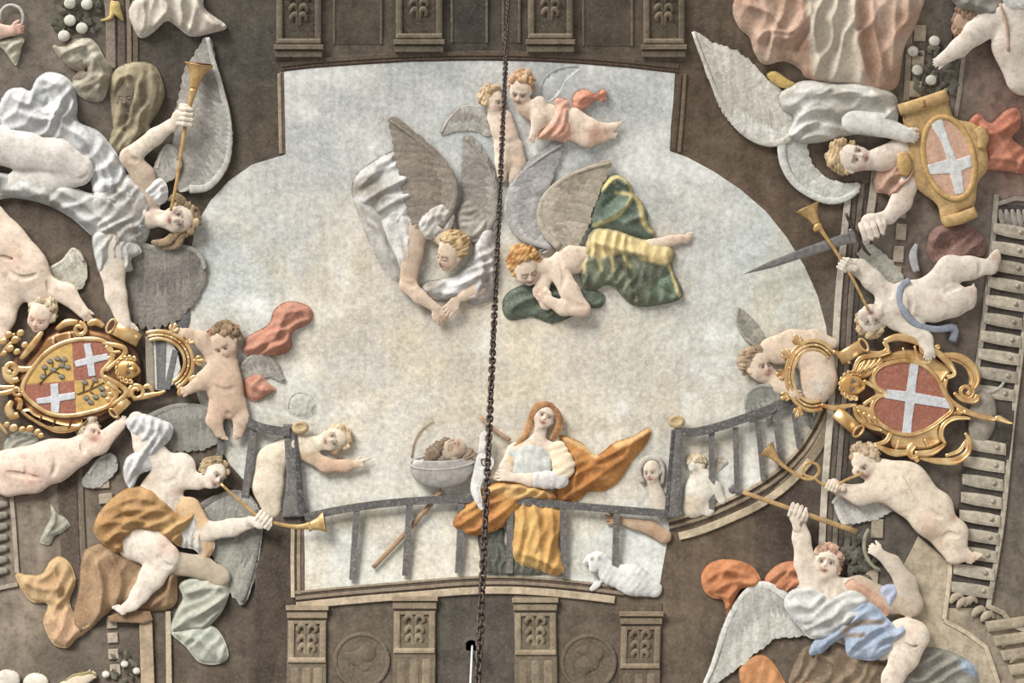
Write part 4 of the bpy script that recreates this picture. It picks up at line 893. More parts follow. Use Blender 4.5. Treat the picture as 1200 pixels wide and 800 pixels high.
for st_ in ([[(641, 474, 30, 3.2), (632, 476, 31, 3.6), (624, 485, 30, 3.4), (622, 498, 28, 3.2), (616, 511, 27, 2.6), (607, 518, 26, 1.6)], [(636, 475, 27, 4.2), (625, 484, 28, 4.0), (620, 497, 26, 3.8), (613, 513, 26, 3), (603, 522, 25, 1.6)], [(632, 479, 22, 8), (640, 480, 18, 9), (632, 490, 18, 9)], [(638, 474, 32, 2.2), (628, 481, 32, 2.2), (623, 494, 30, 2.2), (619, 508, 28, 1.8)],
               [(644, 475, 29, 2.6), (652, 482, 27, 3.4), (655, 494, 26, 3.2), (651, 506, 26, 3), (646, 514, 26, 2.2)], [(644, 476, 24, 4.2), (654, 486, 24, 4), (656, 500, 23, 3.4), (650, 513, 24, 2)], [(640, 474, 26, 4), (646, 476, 25, 4)]],): locks('hair', st_, (168, 112, 64), t, (194, 140, 88))
pl = thing('platter', 520, 550, 'large round silver platter held up by the woman in gold', 'platter')
s = Solid((158, 150, 142), 2); A = frame(95, 0, 0)
s.ball(519, 548, 30, (38, 24, 16), ang=-4); s.ball(519, 520, 30, (48, 22, 30), ang=-4, cut=True, k=1.5); s.build('bowl', M_SILVER, pl, 1.0)
tube('rim', [(519 + 38.5 * math.cos(a), 541 + 9 * math.sin(a) - 2.5 * math.cos(a), 30 + 15 * math.sin(a), 1.7) for a in np.linspace(0, 2 * np.pi, 20, endpoint=False)], None, M_SILVER, pl, 8, 2, closed=True)
hd = thing('severed_head', 530, 525, 'bearded grey-brown head of a man lying on the silver platter', 'head')
s = Solid((186, 162, 136), 2.5); head(s, 532, 526, 32, 17, roll=172, yaw=30, pitch=-18, closed=True, lips=(150, 110, 90)); s.build('body', M_SKIN, hd)
curls('hair', [(508, 531, 32, 10), (514, 523, 34, 8), (502, 537, 34, 7), (522, 518, 28, 7)], (128, 106, 84), hd, seed=3, col2=(150, 128, 104)); curls('beard', [(550, 530, 33, 6), (556, 534, 34, 5), (546, 536, 36, 5)], (134, 110, 88), hd, seed=4, col2=(154, 130, 106))
rb_ = thing('ribbon', 562, 560, 'white paper scroll with a letter curling from the silver platter', 'scroll')
drape('scroll', [(560, 531), (570, 532), (578, 537), (578, 545), (573, 553), (568, 561), (563, 569), (564, 581), (567, 594), (563, 597), (556, 586), (551, 572), (554, 554)], 44, 3, 6, (222, 218, 212), parent=rb_, thk=2, step=1.3, folds=[([(557, 568), (559, 578), (562, 590)], 1.5, 3)], col2=(196, 190, 184))
drape('scroll_top', [(560, 531), (561, 518), (562, 508), (569, 503), (575, 508), (575, 522), (571, 533)], 34, 5, 6, (214, 208, 200), parent=rb_, thk=2, step=1.3, folds=[([(567, 508), (569, 518), (566, 528)], 1.5, 3)], col2=(190, 182, 172))
tube('letter', [(564, 538, 49.5, .7), (572, 537.5, 48.5, .7), (573, 541, 48.5, .7), (570, 545, 48.5, .7), (565, 544, 49.5, .7), (564, 538, 49.5, .7)], (92, 84, 80), M_WOOD, rb_, 6, 3)
st = tube('wooden_staff', [(437, 665, 12, 2.6), (470, 630, 14, 2.8), (500, 596, 16, 3), (518, 574, 18, 3)], (164, 128, 92), M_WOOD, None, 8, 3); prop(st, 'slanting brown wooden staff crossing behind the grey railing', 'staff')
st = tube('wooden_stick', [(562, 488, 14, 2.2), (578, 502, 18, 2.4), (598, 516, 20, 2.4)], (180, 140, 110), M_WOOD, None, 8, 3); prop(st, 'short brown stick end rising behind the chain beside the white scroll', 'stick')
st = tube('thin_curved_reed', [(508, 493, 5, .8), (496, 501, 5, .9), (486, 516, 5, .9), (482, 536, 5, .9)], (176, 150, 112), M_WOOD, None, 6, 4); prop(st, 'thin curved tan reed above the head on the platter', 'reed')

# --- top pair of cherubs
g_ = None
t = thing('cherub', 592, 160, 'pale cherub with one drooping wing, partly behind the chain at top', 'cherub')
wing(t, [(572, 142), (562, 128), (546, 125), (530, 134), (517, 156)], [(570, 160), (556, 154), (545, 154), (532, 155), (517, 158)], 10, ((186, 180, 170), (170, 160, 148), (192, 186, 176)), 4, 6, arm=(4, 1.5), seed=8)
b = Solid((232, 206, 180), 6); b.limb([(588, 140, 12, 13), (592, 158, 13, 13), (596, 172, 12, 12)], k=8)
b.limb([(588, 174, 16, 9), (589, 190, 18, 8), (588, 208, 14, 5.5)]); b.limb([(604, 172, 12, 9), (607, 190, 12, 8), (604, 204, 10, 6), (600, 212, 8, 4)]); b.limb([(578, 138, 14, 7), (584, 152, 18, 6.5), (596, 160, 20, 5)]); hand(b, 596, 160, 20, -15, 12, curl=.6)
b.limb([(582, 132, 14, 7), (578, 126, 15, 7)]); head(b, 579, 119, 18, 16, roll=105, yaw=48, pitch=15, child=True); b.crease([(598, 176, 26), (598, 192, 26), (597, 206, 20)]).crease([(584, 164, 28), (592, 168, 29), (602, 166, 27)]).dab(592, 150, 10, (226, 176, 150), .5).dab(606, 186, 9, (206, 164, 120), .4); b.build('body', M_SKIN, t, .75)
hair_cap('hair', 578, 117, 18, 16.5, 105, 48, 15, (196, 160, 116), t, (216, 186, 146), 5, child=True, face=.2)
t = thing('cherub', 650, 140, 'cherub flying with salmon orange cloth across the hips, topmost in the opening', 'cherub')
b = Solid((234, 208, 182), 6); b.limb([(620, 128, 16, 12), (640, 136, 16, 13), (664, 144, 16, 14)], k=8); b.limb([(672, 138, 18, 12), (692, 150, 20, 10), (706, 152, 16, 7), (722, 147, 14, 4)]); b.limb([(668, 152, 16, 12), (688, 162, 16, 10), (706, 160, 14, 6), (716, 158, 13, 4)]); foot(b, 719, 148, 14, 20, 13); foot(b, 712, 160, 13, 8, 13)
b.limb([(632, 120, 24, 7.5), (632, 138, 28, 8), (626, 156, 26, 5)]); hand(b, 626, 155, 26, -110, 15, curl=.5); b.limb([(612, 122, 16, 8), (610, 114, 18, 8)]); head(b, 610, 106, 22, 17, roll=82, yaw=-8, pitch=36, child=True); b.crease([(676, 150, 32), (692, 156, 34), (712, 154, 28)]).crease([(684, 140, 32), (690, 144, 32)]).dab(700, 158, 14, (224, 140, 104), .5).dab(664, 156, 12, (230, 150, 120), .4).dab(612, 134, 12, (160, 116, 86), .6)
b.build('body', M_SKIN, t, .75); hair_cap('hair', 611, 102, 21, 17.5, 82, -8, 36, (188, 140, 96), t, (214, 176, 134), 6, child=True)
curls('topknot', [(611, 90, 24, 5), (616, 93, 24, 4)], (206, 160, 108), t, seed=6)
drape('cloth', [(629, 162), (640, 146), (650, 128), (648, 117), (658, 114), (668, 120), (666, 134), (672, 152), (664, 166), (648, 164)], 22, 7, 8, (224, 158, 128), parent=t, folds=[([(634, 160), (650, 146), (660, 122)], 4, 4), ([(648, 162), (660, 148), (664, 126)], 4, 3)], flow=(40, 10, 3), col2=(232, 190, 166))
drape('cloth_end', [(670, 122), (674, 108), (686, 104), (697, 110), (706, 104), (711, 108), (709, 119), (698, 118), (688, 126), (678, 131)], 10, 6, 6, (226, 140, 104), parent=t, folds=[([(676, 124), (686, 112), (706, 110)], 4, 3)], flow=(100, 9, 3), col2=(206, 150, 128))
# distant grey cloud puff wings near the top edge
t = thing('cloud_wisp', 655, 105, 'grey cloud wisp beside the topmost cherub head', 'cloud')
drape('wisp', [(634, 116), (636, 96), (648, 84), (668, 78), (680, 80), (664, 94), (656, 108), (646, 118)], 1.4, 2.5, 34, (184, 187, 186), parent=t, thk=2, col2=(204, 206, 204), step=3)

# --- cherub pointing, behind the left railing post
t = thing('cherub', 370, 530, 'blond cherub pointing right from behind the left railing post', 'cherub')
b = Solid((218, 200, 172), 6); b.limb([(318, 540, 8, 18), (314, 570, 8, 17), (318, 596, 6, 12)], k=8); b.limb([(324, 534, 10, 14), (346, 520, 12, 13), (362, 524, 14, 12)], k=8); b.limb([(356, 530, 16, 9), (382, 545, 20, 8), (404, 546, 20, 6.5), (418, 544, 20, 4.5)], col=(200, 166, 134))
hand(b, 416, 544, 21, 12, 17, curl=.9, side=1); b.limb([(420, 541, 22, 1.8), (434, 537, 22, 1.3)], k=1); b.limb([(366, 520, 16, 8), (378, 518, 18, 8)]); head(b, 390, 515, 20, 18, roll=14, yaw=0, pitch=0, child=True); b.dab(395, 546, 14, (214, 160, 124), .4); b.build('body', M_SKIN, t, .75)
hair_cap('hair', 391, 515, 19, 19, 14, 0, 0, (190, 158, 116), t, (214, 186, 146), 7, child=True)
drape('wing_tuft', [(338, 482), (342, 464), (356, 460), (370, 470), (368, 484), (354, 490)], 2, 4, 8, (184, 180, 166), parent=t, flow=(30, 8, 2), mat=M_WING)

# --- hooded pale figure, arm, lamb, crouching cherub behind the right railing
t = thing('person', 765, 580, 'pale hooded person with red lips peering beside the right railing post, arm stretched left', 'person')
b = Solid((206, 190, 168), 5); b.limb([(776, 596, 8, 10), (770, 580, 9, 8), (766, 566, 11, 7)]); head(b, 764, 553, 14, 14, roll=96, yaw=-20, pitch=6, lips=(168, 72, 58)); b.limb([(778, 628, 8, 9), (762, 618, 10, 8), (744, 614, 12, 6), (728, 611, 12, 4)], col=(190, 156, 122)); hand(b, 729, 611, 12, 166, 22, side=-1, curl=.35, spread=.25, thumb=35, col=(192, 140, 104)); b.dab(768, 622, 12, (176, 132, 96), .6); b.build('body', M_SKIN, t, .75)
tube('hood', [(754, 566, 8, 3), (749, 552, 10, 3), (754, 540, 12, 3.5), (764, 536, 13, 3.5), (774, 540, 12, 3), (777, 552, 10, 3), (775, 568, 8, 3)], (190, 182, 168), M_CLOTH, t, 8, 3)
t = thing('lamb', 720, 670, 'small white lamb lying behind the railing at the right end', 'lamb')
b = Solid((212, 212, 206), 6); b.limb([(716, 672, 6, 14), (742, 680, 8, 16), (766, 690, 6, 10)], k=10); b.limb([(712, 668, 10, 11), (702, 658, 13, 10)], k=6); b.ball(699, 655, 15, (10, 9, 9)); b.limb([(698, 657, 18, 7), (695, 667, 21, 5)], k=4); b.limb([(708, 652, 14, 3), (714, 660, 14, 2.5)], k=2); b.limb([(690, 652, 14, 3), (685, 659, 13, 2.2)], k=2)
b.ball(694, 655, 23, 1.4, col=(80, 74, 70), k=.4); b.ball(702, 655, 23, 1.4, col=(80, 74, 70), k=.4); b.ball(695, 670, 24, (2.6, 1.6, 1.5), col=(130, 110, 104), k=.5); b.limb([(700, 684, 8, 4), (694, 690, 8, 3)], k=3)
b.wave(30, 8, .35); b.build('body', M_CLOTH, t, .9)
t = thing('cherub', 825, 570, 'faint pale cherub crouching behind the right railing bars', 'cherub')
b = Solid((220, 212, 194), 6); b.limb([(812, 594, 4, 13), (820, 574, 6, 16), (822, 560, 6, 13)], k=8); b.limb([(826, 562, 8, 8), (838, 572, 8, 7), (846, 586, 6, 5)]); b.limb([(818, 590, 7, 9), (830, 598, 6, 7)]); head(b, 816, 548, 10, 12, roll=120, yaw=-40, pitch=20, child=True, closed=True); b.dab(812, 592, 14, (206, 178, 140), .6); b.build('body', M_SKIN, t, 1.0)
hair_cap('hair', 817, 546, 9, 12.5, 120, -40, 20, (196, 172, 140), t, (210, 186, 150), 8, child=True)
wing(t, [(826, 556), (836, 540), (850, 540)], [(830, 568), (842, 552), (852, 542)], 6, ((204, 188, 164), (190, 170, 146)), 4, 4, arm=(3, 1), seed=9, cover=(.6,))

# ================================================================== FIGURES ON THE LEFT
WH = (206, 206, 204); GY = (176, 172, 164)
t = thing('angel', 120, 220, 'angel in billowing white robes upside down, blowing a long trumpet upward at left', 'angel')
drape('robe', [(-14, 160), (0, 150), (-2, 124), (8, 106), (24, 102), (36, 106), (42, 92), (56, 84), (74, 88), (86, 100), (91, 122), (92, 142), (116, 154), (136, 178), (147, 200), (152, 226), (140, 240), (112, 232), (104, 205), (84, 176), (50, 164), (20, 158)], 8, 20, 16, WH, parent=t,
      folds=[([(14, 112), (34, 122), (40, 96)], 7, 5), ([(46, 92), (66, 100), (70, 126), (50, 132)], 7, 5), ([(70, 94), (84, 112), (84, 138)], 6, 5), ([(20, 130), (50, 140), (80, 134)], 6, 5), ([(86, 140), (112, 168), (128, 200), (132, 232)], 7, 5), ([(70, 146), (100, 164), (118, 196), (122, 228)], 6, 4), ([(52, 104), (56, 118), (48, 128)], -6, 5), ([(100, 170), (112, 196), (114, 224)], -5, 4)],
      flow=(40, 20, 5), col2=(176, 178, 180), mott=.6)
drape('robe_lower', [(-20, 234), (16, 232), (54, 240), (84, 256), (110, 278), (136, 290), (156, 296), (172, 282), (178, 252), (176, 228), (160, 214), (148, 204), (130, 220), (106, 226), (76, 214), (40, 208), (0, 202), (-20, 198)], 9, 18, 16, (190, 190, 186), parent=t,
      folds=[([(0, 222), (40, 226), (80, 244), (116, 270)], 6, 5), ([(60, 218), (100, 240), (140, 276)], 6, 5), ([(120, 226), (146, 250), (160, 284)], 6, 4), ([(140, 214), (158, 240), (166, 272)], 6, 4), ([(20, 216), (60, 230)], 5, 4)], flow=(75, 18, 5), col2=(160, 158, 150), mott=.8)
b = Solid((218, 200, 178), 7)
b.limb([(-24, 164, 22, 24), (30, 178, 24, 22), (66, 184, 26, 21), (94, 198, 26, 16)], k=8, col=(212, 204, 194)); b.limb([(92, 204, 24, 14), (60, 212, 22, 15), (20, 214, 18, 14)], k=6, col=(206, 200, 190))
b.limb([(140, 250, 10, 18), (160, 250, 16, 18), (176, 254, 22, 13)], k=10); b.limb([(174, 254, 28, 10), (188, 256, 32, 9.5)])
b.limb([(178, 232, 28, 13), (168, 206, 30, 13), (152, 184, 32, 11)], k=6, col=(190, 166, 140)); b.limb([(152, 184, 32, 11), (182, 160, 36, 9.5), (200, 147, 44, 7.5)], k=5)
fist(b, 218, 137, 51, 82, 26, 215)
b.limb([(136, 278, 26, 15), (132, 316, 28, 14), (136, 346, 30, 12), (146, 380, 34, 8)], k=6); hand(b, 146, 378, 34, -70, 26, curl=.6)
head(b, 207, 257, 36, 22, roll=6, yaw=0, pitch=-8); b.crease([(148, 178, 42), (152, 186, 44), (160, 188, 42)]).crease([(80, 206, 42), (92, 212, 40), (104, 206, 40)]).crease([(178, 246, 42), (186, 250, 42), (192, 248, 42)]).dab(150, 190, 10, (190, 150, 126), .4).dab(124, 300, 18, (176, 168, 154), .7).dab(172, 248, 16, (206, 174, 156), .4); b.build('body', M_SKIN, t, .8)
hair_cap('hair', 210, 257, 34, 22.5, 6, 0, -8, (156, 128, 92), t, (186, 158, 116), 21)
locks('hair_lock', [[(204, 276, 34, 5), (194, 284, 30, 5), (180, 284, 28, 3)]], (150, 124, 90), t); locks('hair_lock', [[(212, 278, 32, 5), (206, 288, 28, 4), (192, 290, 26, 2.5)]], (150, 124, 90), t); locks('hair_lock', [[(214, 236, 34, 5), (206, 230, 32, 4), (198, 234, 32, 2)]], (150, 124, 90), t)
drape('bodice', [(110, 224), (124, 212), (142, 206), (160, 212), (174, 224), (178, 242), (170, 262), (166, 282), (150, 292), (130, 286), (114, 270), (104, 246)], 20, 16, 14, (196, 194, 190), parent=t, folds=[([(116, 230), (140, 246), (160, 276)], 5, 4), ([(132, 216), (152, 236), (168, 262)], 5, 4), ([(150, 212), (166, 228), (174, 246)], 4, 3), ([(112, 250), (132, 268), (148, 286)], 4, 4)], flow=(55, 13, 5), col2=(166, 160, 152), mott=.8)
drape('sleeve', [(176, 214), (188, 208), (196, 218), (196, 234), (186, 240), (174, 232), (168, 222)], 34, 8, 9, (216, 214, 210), parent=t, flow=(40, 9, 3), folds=[([(180, 212), (188, 222), (186, 236)], 4, 3)])
drape('sleeve', [(108, 276), (124, 270), (146, 276), (160, 284), (166, 296), (154, 304), (156, 316), (146, 318), (140, 306), (124, 312), (118, 322), (112, 306)], 26, 9, 9, (198, 198, 192), parent=t, flow=(20, 10, 4), folds=[([(116, 280), (120, 300), (118, 318)], 4, 3), ([(140, 280), (150, 300), (148, 316)], 4, 3)], col2=(172, 168, 158))
wing(t, [(222, 222), (250, 214), (270, 172), (262, 116), (251, 76), (243, 44)], [(214, 206), (206, 166), (207, 122), (216, 82), (240, 44)], 17, ((166, 160, 150), (154, 148, 140), (174, 170, 160)), 8, 10, arm=(8, 4), armcol=(196, 192, 182), seed=22, label='tall pale grey wing behind the trumpet')
wing(t, [(184, 198), (190, 178), (198, 170), (208, 186)], [(186, 214), (198, 214), (206, 206), (209, 196)], 6, ((186, 180, 168), (172, 166, 154)), 20, 6, arm=(3, 2), seed=23, cover=(.6,))
wing(t, [(160, 284), (186, 292), (212, 289), (233, 297), (240, 316)], [(148, 384), (176, 388), (206, 378), (228, 352), (238, 330)], 15, ((132, 124, 114), (122, 114, 106), (140, 132, 122)), 8, 10, arm=(6, 4), armcol=(160, 154, 144), seed=24, label='broad dark grey wing hanging below the head')
fe = feather('feather', (216, 346), (214, 386), 16, 0, (104, 104, 106), t, 6, 5)
tr = thing('trumpet', 218, 150, 'long straight brass trumpet held upward by the white-robed angel', 'trumpet')
tube('tube', [(200, 247, 58, 1.8), (207, 213, 54, 2.0), (214, 166, 50, 2.2), (221, 128, 46, 2.6), (227, 104, 42, 4.5)], None, M_BRASS, tr, 10, 4)
tube('bell', [(227, 104, 42, 4.5), (229, 93, 41, 6.8), (231, 84, 40, 10.5), (232.6, 77, 39, 16), (233, 74.5, 39, 17)], None, M_BRASS, tr, 16, 3); tube('bell_mouth', [(233, 75.5, 40, 14), (233.2, 73.6, 40, 14)], None, M_GOLDSHADE, tr, 14, 1, curve=False)

t = thing('cherub', 40, 330, 'plump cherub tumbling head down above the left gilded shield', 'cherub')
b = Solid((224, 198, 174), 8); b.limb([(-14, 258, 18, 22), (6, 282, 20, 22), (28, 300, 22, 18)], k=10); b.limb([(8, 290, 22, 22), (30, 318, 26, 26), (42, 336, 26, 21)], k=10); b.limb([(0, 300, 20, 20), (8, 336, 20, 20)], k=10)
b.limb([(54, 336, 28, 12), (78, 344, 32, 11), (98, 366, 38, 7)]); hand(b, 97, 364, 38, -58, 19, curl=.7); b.limb([(14, 346, 22, 13), (6, 372, 24, 11), (2, 392, 26, 7)]); hand(b, 2, 392, 26, -85, 17, curl=.6)
b.limb([(46, 350, 30, 9), (47, 360, 32, 9)]); head(b, 47, 371, 36, 19, roll=74, yaw=-16, pitch=30, child=True)
b.crease([(10, 318, 48), (24, 326, 52), (42, 322, 50)]).crease([(2, 300, 42), (16, 304, 44), (30, 296, 42)]).crease([(56, 330, 42), (60, 342, 42)]).dab(40, 378, 12, (214, 160, 132), .5).dab(14, 302, 16, (188, 146, 114), .5).dab(6, 322, 4, (150, 110, 90), .5); b.build('body', M_SKIN, t, .8)
hair_cap('hair', 49, 368, 34, 19, 74, -16, 30, (180, 154, 118), t, (206, 184, 146), 25, child=True, face=.25)
wing(t, [(52, 318), (74, 306), (86, 292), (98, 306)], [(66, 336), (84, 340), (96, 336), (100, 316)], 8, ((196, 190, 168), (180, 174, 152), (204, 200, 184)), 8, 8, arm=(4, 3), seed=26)

t = thing('cherub', 60, 540, 'plump cherub lying flat below the left gilded shield, arm stretched up to it', 'cherub')
b = Solid((224, 196, 174), 8); b.limb([(-16, 548, 18, 18), (14, 548, 20, 20), (34, 546, 20, 20)], k=9); b.limb([(34, 548, 22, 24), (62, 540, 24, 24), (90, 530, 24, 17)], k=10); b.limb([(40, 562, 22, 16), (10, 566, 20, 14), (-16, 560, 18, 10)], k=8)
b.limb([(92, 530, 26, 11), (116, 520, 28, 11), (140, 498, 32, 7)]); hand(b, 139, 499, 32, 48, 17, curl=.6); b.limb([(92, 524, 26, 10), (100, 516, 26, 9)]); head(b, 106, 508, 26, 16, roll=64, yaw=34, pitch=-20, child=True)
b.crease([(26, 530, 44), (32, 548, 46), (30, 564, 42)]).crease([(8, 554, 40), (24, 556, 42), (44, 560, 42)]).crease([(60, 522, 46), (66, 540, 50), (62, 556, 44)], 1.2).crease([(96, 520, 38), (98, 530, 38)]).dab(36, 560, 14, (206, 150, 124), .5).dab(112, 512, 8, (206, 140, 116), .5).dab(10, 556, 12, (206, 160, 134), .4); foot(b, -2, 548, 22, 130, 18); b.build('body', M_SKIN, t, .8)
hair_cap('hair', 106, 505, 25, 16.5, 64, 34, -20, (186, 164, 132), t, (206, 188, 158), 27, child=True)
wing(t, [(104, 556), (116, 538), (130, 532), (136, 542)], [(104, 572), (114, 572), (126, 562), (135, 550)], 7, ((168, 164, 156), (156, 152, 142)), 8, 7, arm=(3, 2), seed=28, cover=(.6,))
cl = drape('cloth', [(4, 528), (8, 512), (24, 504), (40, 508), (46, 520), (38, 532), (20, 536)], 8, 8, 9, (138, 138, 122), flow=(50, 12, 4), col2=(166, 162, 146)); prop(cl, 'small bunched grey-green cloth under the lower gold scrolls', 'cloth')

t = thing('angel', 200, 620, 'bare-chested trumpeter angel in an ochre skirt kneeling at lower left', 'angel')
wing(t, [(164, 496), (196, 478), (232, 476), (258, 490), (264, 506)], [(176, 520), (200, 530), (226, 530), (248, 522), (264, 512)], 13, ((144, 140, 128), (132, 128, 118), (152, 148, 138)), 6, 9, arm=(6, 3), seed=31, label='grey wing spread behind the raised arm')
wing(t, [(232, 596), (256, 582), (284, 578), (301, 600), (300, 650), (284, 706)], [(236, 612), (246, 640), (256, 660), (266, 690), (281, 709)], 15, ((150, 146, 134), (136, 132, 122), (156, 152, 142)), 8, 8, arm=(7, 3), armcol=(118, 112, 108), seed=32, label='grey wing hanging beside the dark pier')
drape('drapery', [(98, 646), (124, 636), (150, 646), (202, 648), (208, 690), (202, 712), (166, 716), (138, 712), (122, 722), (96, 744), (84, 730), (92, 690)], 4, 14, 14, (172, 136, 96), parent=t, folds=[([(110, 650), (120, 690), (112, 728)], 6, 5), ([(128, 644), (142, 680), (136, 706)], 6, 5), ([(196, 656), (198, 690), (176, 712)], 5, 4)], flow=(10, 19, 6), col2=(146, 110, 76), mott=.7)
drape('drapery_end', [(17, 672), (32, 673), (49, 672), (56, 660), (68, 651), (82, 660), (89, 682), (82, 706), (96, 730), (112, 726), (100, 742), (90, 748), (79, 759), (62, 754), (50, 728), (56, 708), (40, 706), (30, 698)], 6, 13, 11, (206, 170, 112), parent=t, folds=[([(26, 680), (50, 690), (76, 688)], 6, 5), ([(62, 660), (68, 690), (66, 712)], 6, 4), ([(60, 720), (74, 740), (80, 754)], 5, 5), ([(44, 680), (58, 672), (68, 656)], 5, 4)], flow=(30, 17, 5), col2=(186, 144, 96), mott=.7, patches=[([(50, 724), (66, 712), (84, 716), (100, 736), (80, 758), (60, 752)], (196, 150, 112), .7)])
drape('skirt', [(109, 622), (114, 604), (126, 588), (150, 571), (176, 572), (196, 588), (211, 604), (228, 594), (228, 612), (216, 622), (212, 640), (200, 634), (180, 624), (160, 622), (148, 634), (142, 648), (124, 640)], 24, 22, 18, (196, 152, 92), parent=t, folds=[([(116, 616), (150, 598), (196, 600)], 6, 5), ([(122, 598), (156, 584), (186, 590)], 6, 5), ([(128, 632), (152, 612), (190, 614)], 6, 5), ([(166, 576), (192, 596), (206, 626)], 5, 4), ([(136, 600), (160, 606), (200, 618)], -4, 4)], flow=(70, 17, 6), col2=(170, 122, 66), mott=.7)
b = Solid((222, 206, 186), 7)
b.limb([(178, 612, 8, 22), (186, 584, 14, 24), (198, 558, 20, 22)], k=10); b.ball(212, 548, 26, 18, k=8)
b.limb([(196, 548, 26, 15), (172, 522, 28, 15), (160, 492, 28, 10)], k=6); b.limb([(218, 562, 30, 11), (232, 564, 32, 10)]); head(b, 250, 557, 34, 18, roll=42, yaw=34, pitch=-14)
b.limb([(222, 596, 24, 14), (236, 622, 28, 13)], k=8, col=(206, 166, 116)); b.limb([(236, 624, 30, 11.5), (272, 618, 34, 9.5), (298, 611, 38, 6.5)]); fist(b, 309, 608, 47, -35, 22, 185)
b.limb([(158, 636, 24, 21), (178, 642, 30, 20), (194, 652, 34, 16)], k=8); b.limb([(194, 654, 34, 15), (178, 676, 34, 14.5), (164, 696, 34, 10), (155, 708, 34, 8)], k=6); foot(b, 158, 708, 36, 198, 27, side=-1)
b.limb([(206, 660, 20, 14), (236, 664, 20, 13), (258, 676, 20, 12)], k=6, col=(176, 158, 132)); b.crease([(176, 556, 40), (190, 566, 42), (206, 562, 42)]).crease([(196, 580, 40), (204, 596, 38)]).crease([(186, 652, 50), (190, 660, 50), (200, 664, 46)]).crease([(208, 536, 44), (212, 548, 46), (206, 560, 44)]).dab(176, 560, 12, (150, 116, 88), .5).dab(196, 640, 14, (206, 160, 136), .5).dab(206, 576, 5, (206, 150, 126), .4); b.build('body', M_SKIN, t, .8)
hair_cap('hair', 250, 555, 32, 18.5, 42, 34, -14, (156, 132, 94), t, (184, 156, 112), 33)
drape('sash', [(146, 492), (164, 484), (186, 490), (202, 498), (200, 514), (186, 530), (182, 548), (164, 556), (154, 574), (144, 556), (148, 536), (164, 524), (154, 508)], 28, 10, 9, (212, 210, 208), parent=t, folds=[([(160, 492), (178, 512), (166, 534), (152, 556)], 5, 4), ([(182, 496), (188, 512), (174, 534)], 5, 4), ([(172, 490), (182, 506)], 4, 3)], flow=(30, 11, 4), col2=(182, 180, 178))
drape('tunic_side', [(218, 600), (232, 592), (246, 612), (252, 640), (240, 656), (228, 644), (210, 640), (206, 626)], 22, 9, 10, (206, 200, 190), parent=t, folds=[([(224, 604), (232, 626), (232, 648)], 5, 4)], flow=(10, 12, 4), patches=[([(234, 616), (250, 616), (250, 654), (238, 652)], (206, 156, 104), .9)])
drape('white_cloth', [(210, 684), (232, 675), (262, 679), (269, 692), (260, 717), (241, 736), (222, 738), (200, 739), (206, 716), (214, 700)], 8, 13, 11, (186, 184, 164), parent=t, folds=[([(214, 694), (236, 690), (260, 688)], 5, 4), ([(222, 726), (246, 712), (262, 696)], 5, 4)], flow=(60, 15, 4), col2=(156, 158, 142))
drape('white_cloth', [(200, 740), (224, 736), (246, 732), (260, 744), (268, 768), (256, 778), (234, 776), (218, 758)], 6, 10, 10, (158, 164, 148), parent=t, folds=[([(212, 744), (236, 752), (256, 772)], 5, 5)], flow=(40, 15, 4), col2=(186, 186, 168))
tr = thing('trumpet', 320, 606, 'thin brass trumpet pointing right over the dark ledge at lower left', 'trumpet')
tube('tube', [(259, 567, 56, 1.6), (280, 586, 52, 1.8), (300, 603, 48, 2), (320, 612, 46, 2.2), (345, 617, 42, 2.6), (362, 616, 40, 4)], None, M_BRASS, tr, 10, 4)
tube('bell', [(362, 616, 40, 4), (372, 614, 40, 7), (378, 612.5, 40, 11), (380.5, 612, 40, 12.5)], None, M_BRASS, tr, 16, 3); tube('bell_mouth', [(380, 612, 40.5, 10.5), (381.4, 611.8, 40.5, 10.5)], None, M_GOLDSHADE, tr, 14, 1, curve=False); tube('knob', [(360, 612, 43, 2), (364, 619, 43, 3), (362, 622, 42, 1)], None, M_BRASS, tr, 8, 3)
cl = drape('cloth', [(46, 634), (52, 618), (60, 604), (58, 588), (66, 600), (76, 606), (82, 616), (72, 624), (64, 628), (58, 638)], 3, 8, 6, (194, 192, 180), folds=[([(52, 630), (64, 610), (62, 594)], 5, 3)], flow=(60, 9, 4), col2=(150, 146, 120)); prop(cl, 'crumpled white and olive cloth scrap below the left cherub', 'cloth')

t = thing('cherub', 262, 440, 'brown-haired cherub holding the left crown, orange cloth flying behind', 'cherub')
drape('cloth', [(288, 396), (314, 380), (322, 362), (339, 353), (361, 358), (367, 370), (361, 380), (343, 389), (341, 408), (328, 416), (304, 418), (286, 414)], 5, 11, 10, (190, 124, 98), parent=t, folds=[([(296, 406), (322, 396), (334, 368), (356, 364)], 6, 5), ([(312, 412), (334, 400), (342, 382)], 5, 4)], flow=(60, 15, 4), col2=(172, 104, 78))
drape('cloth', [(287, 443), (304, 438), (314, 448), (323, 456), (312, 464), (300, 470), (290, 466), (284, 456)], 5, 8, 8, (192, 130, 104), parent=t, folds=[([(290, 448), (304, 456), (318, 458)], 4, 4)], flow=(40, 12, 3), col2=(190, 116, 84)); drape('hair_band', [(240, 392), (250, 383), (268, 380), (282, 382), (270, 388), (252, 396)], 22, 5, 5, (190, 114, 84), parent=t)
wing(t, [(284, 428), (298, 416), (316, 420), (332, 446)], [(290, 446), (304, 442), (318, 442), (331, 447)], 9, ((164, 156, 144), (150, 142, 130), (172, 164, 152)), 6, 7, arm=(4, 2), seed=35)
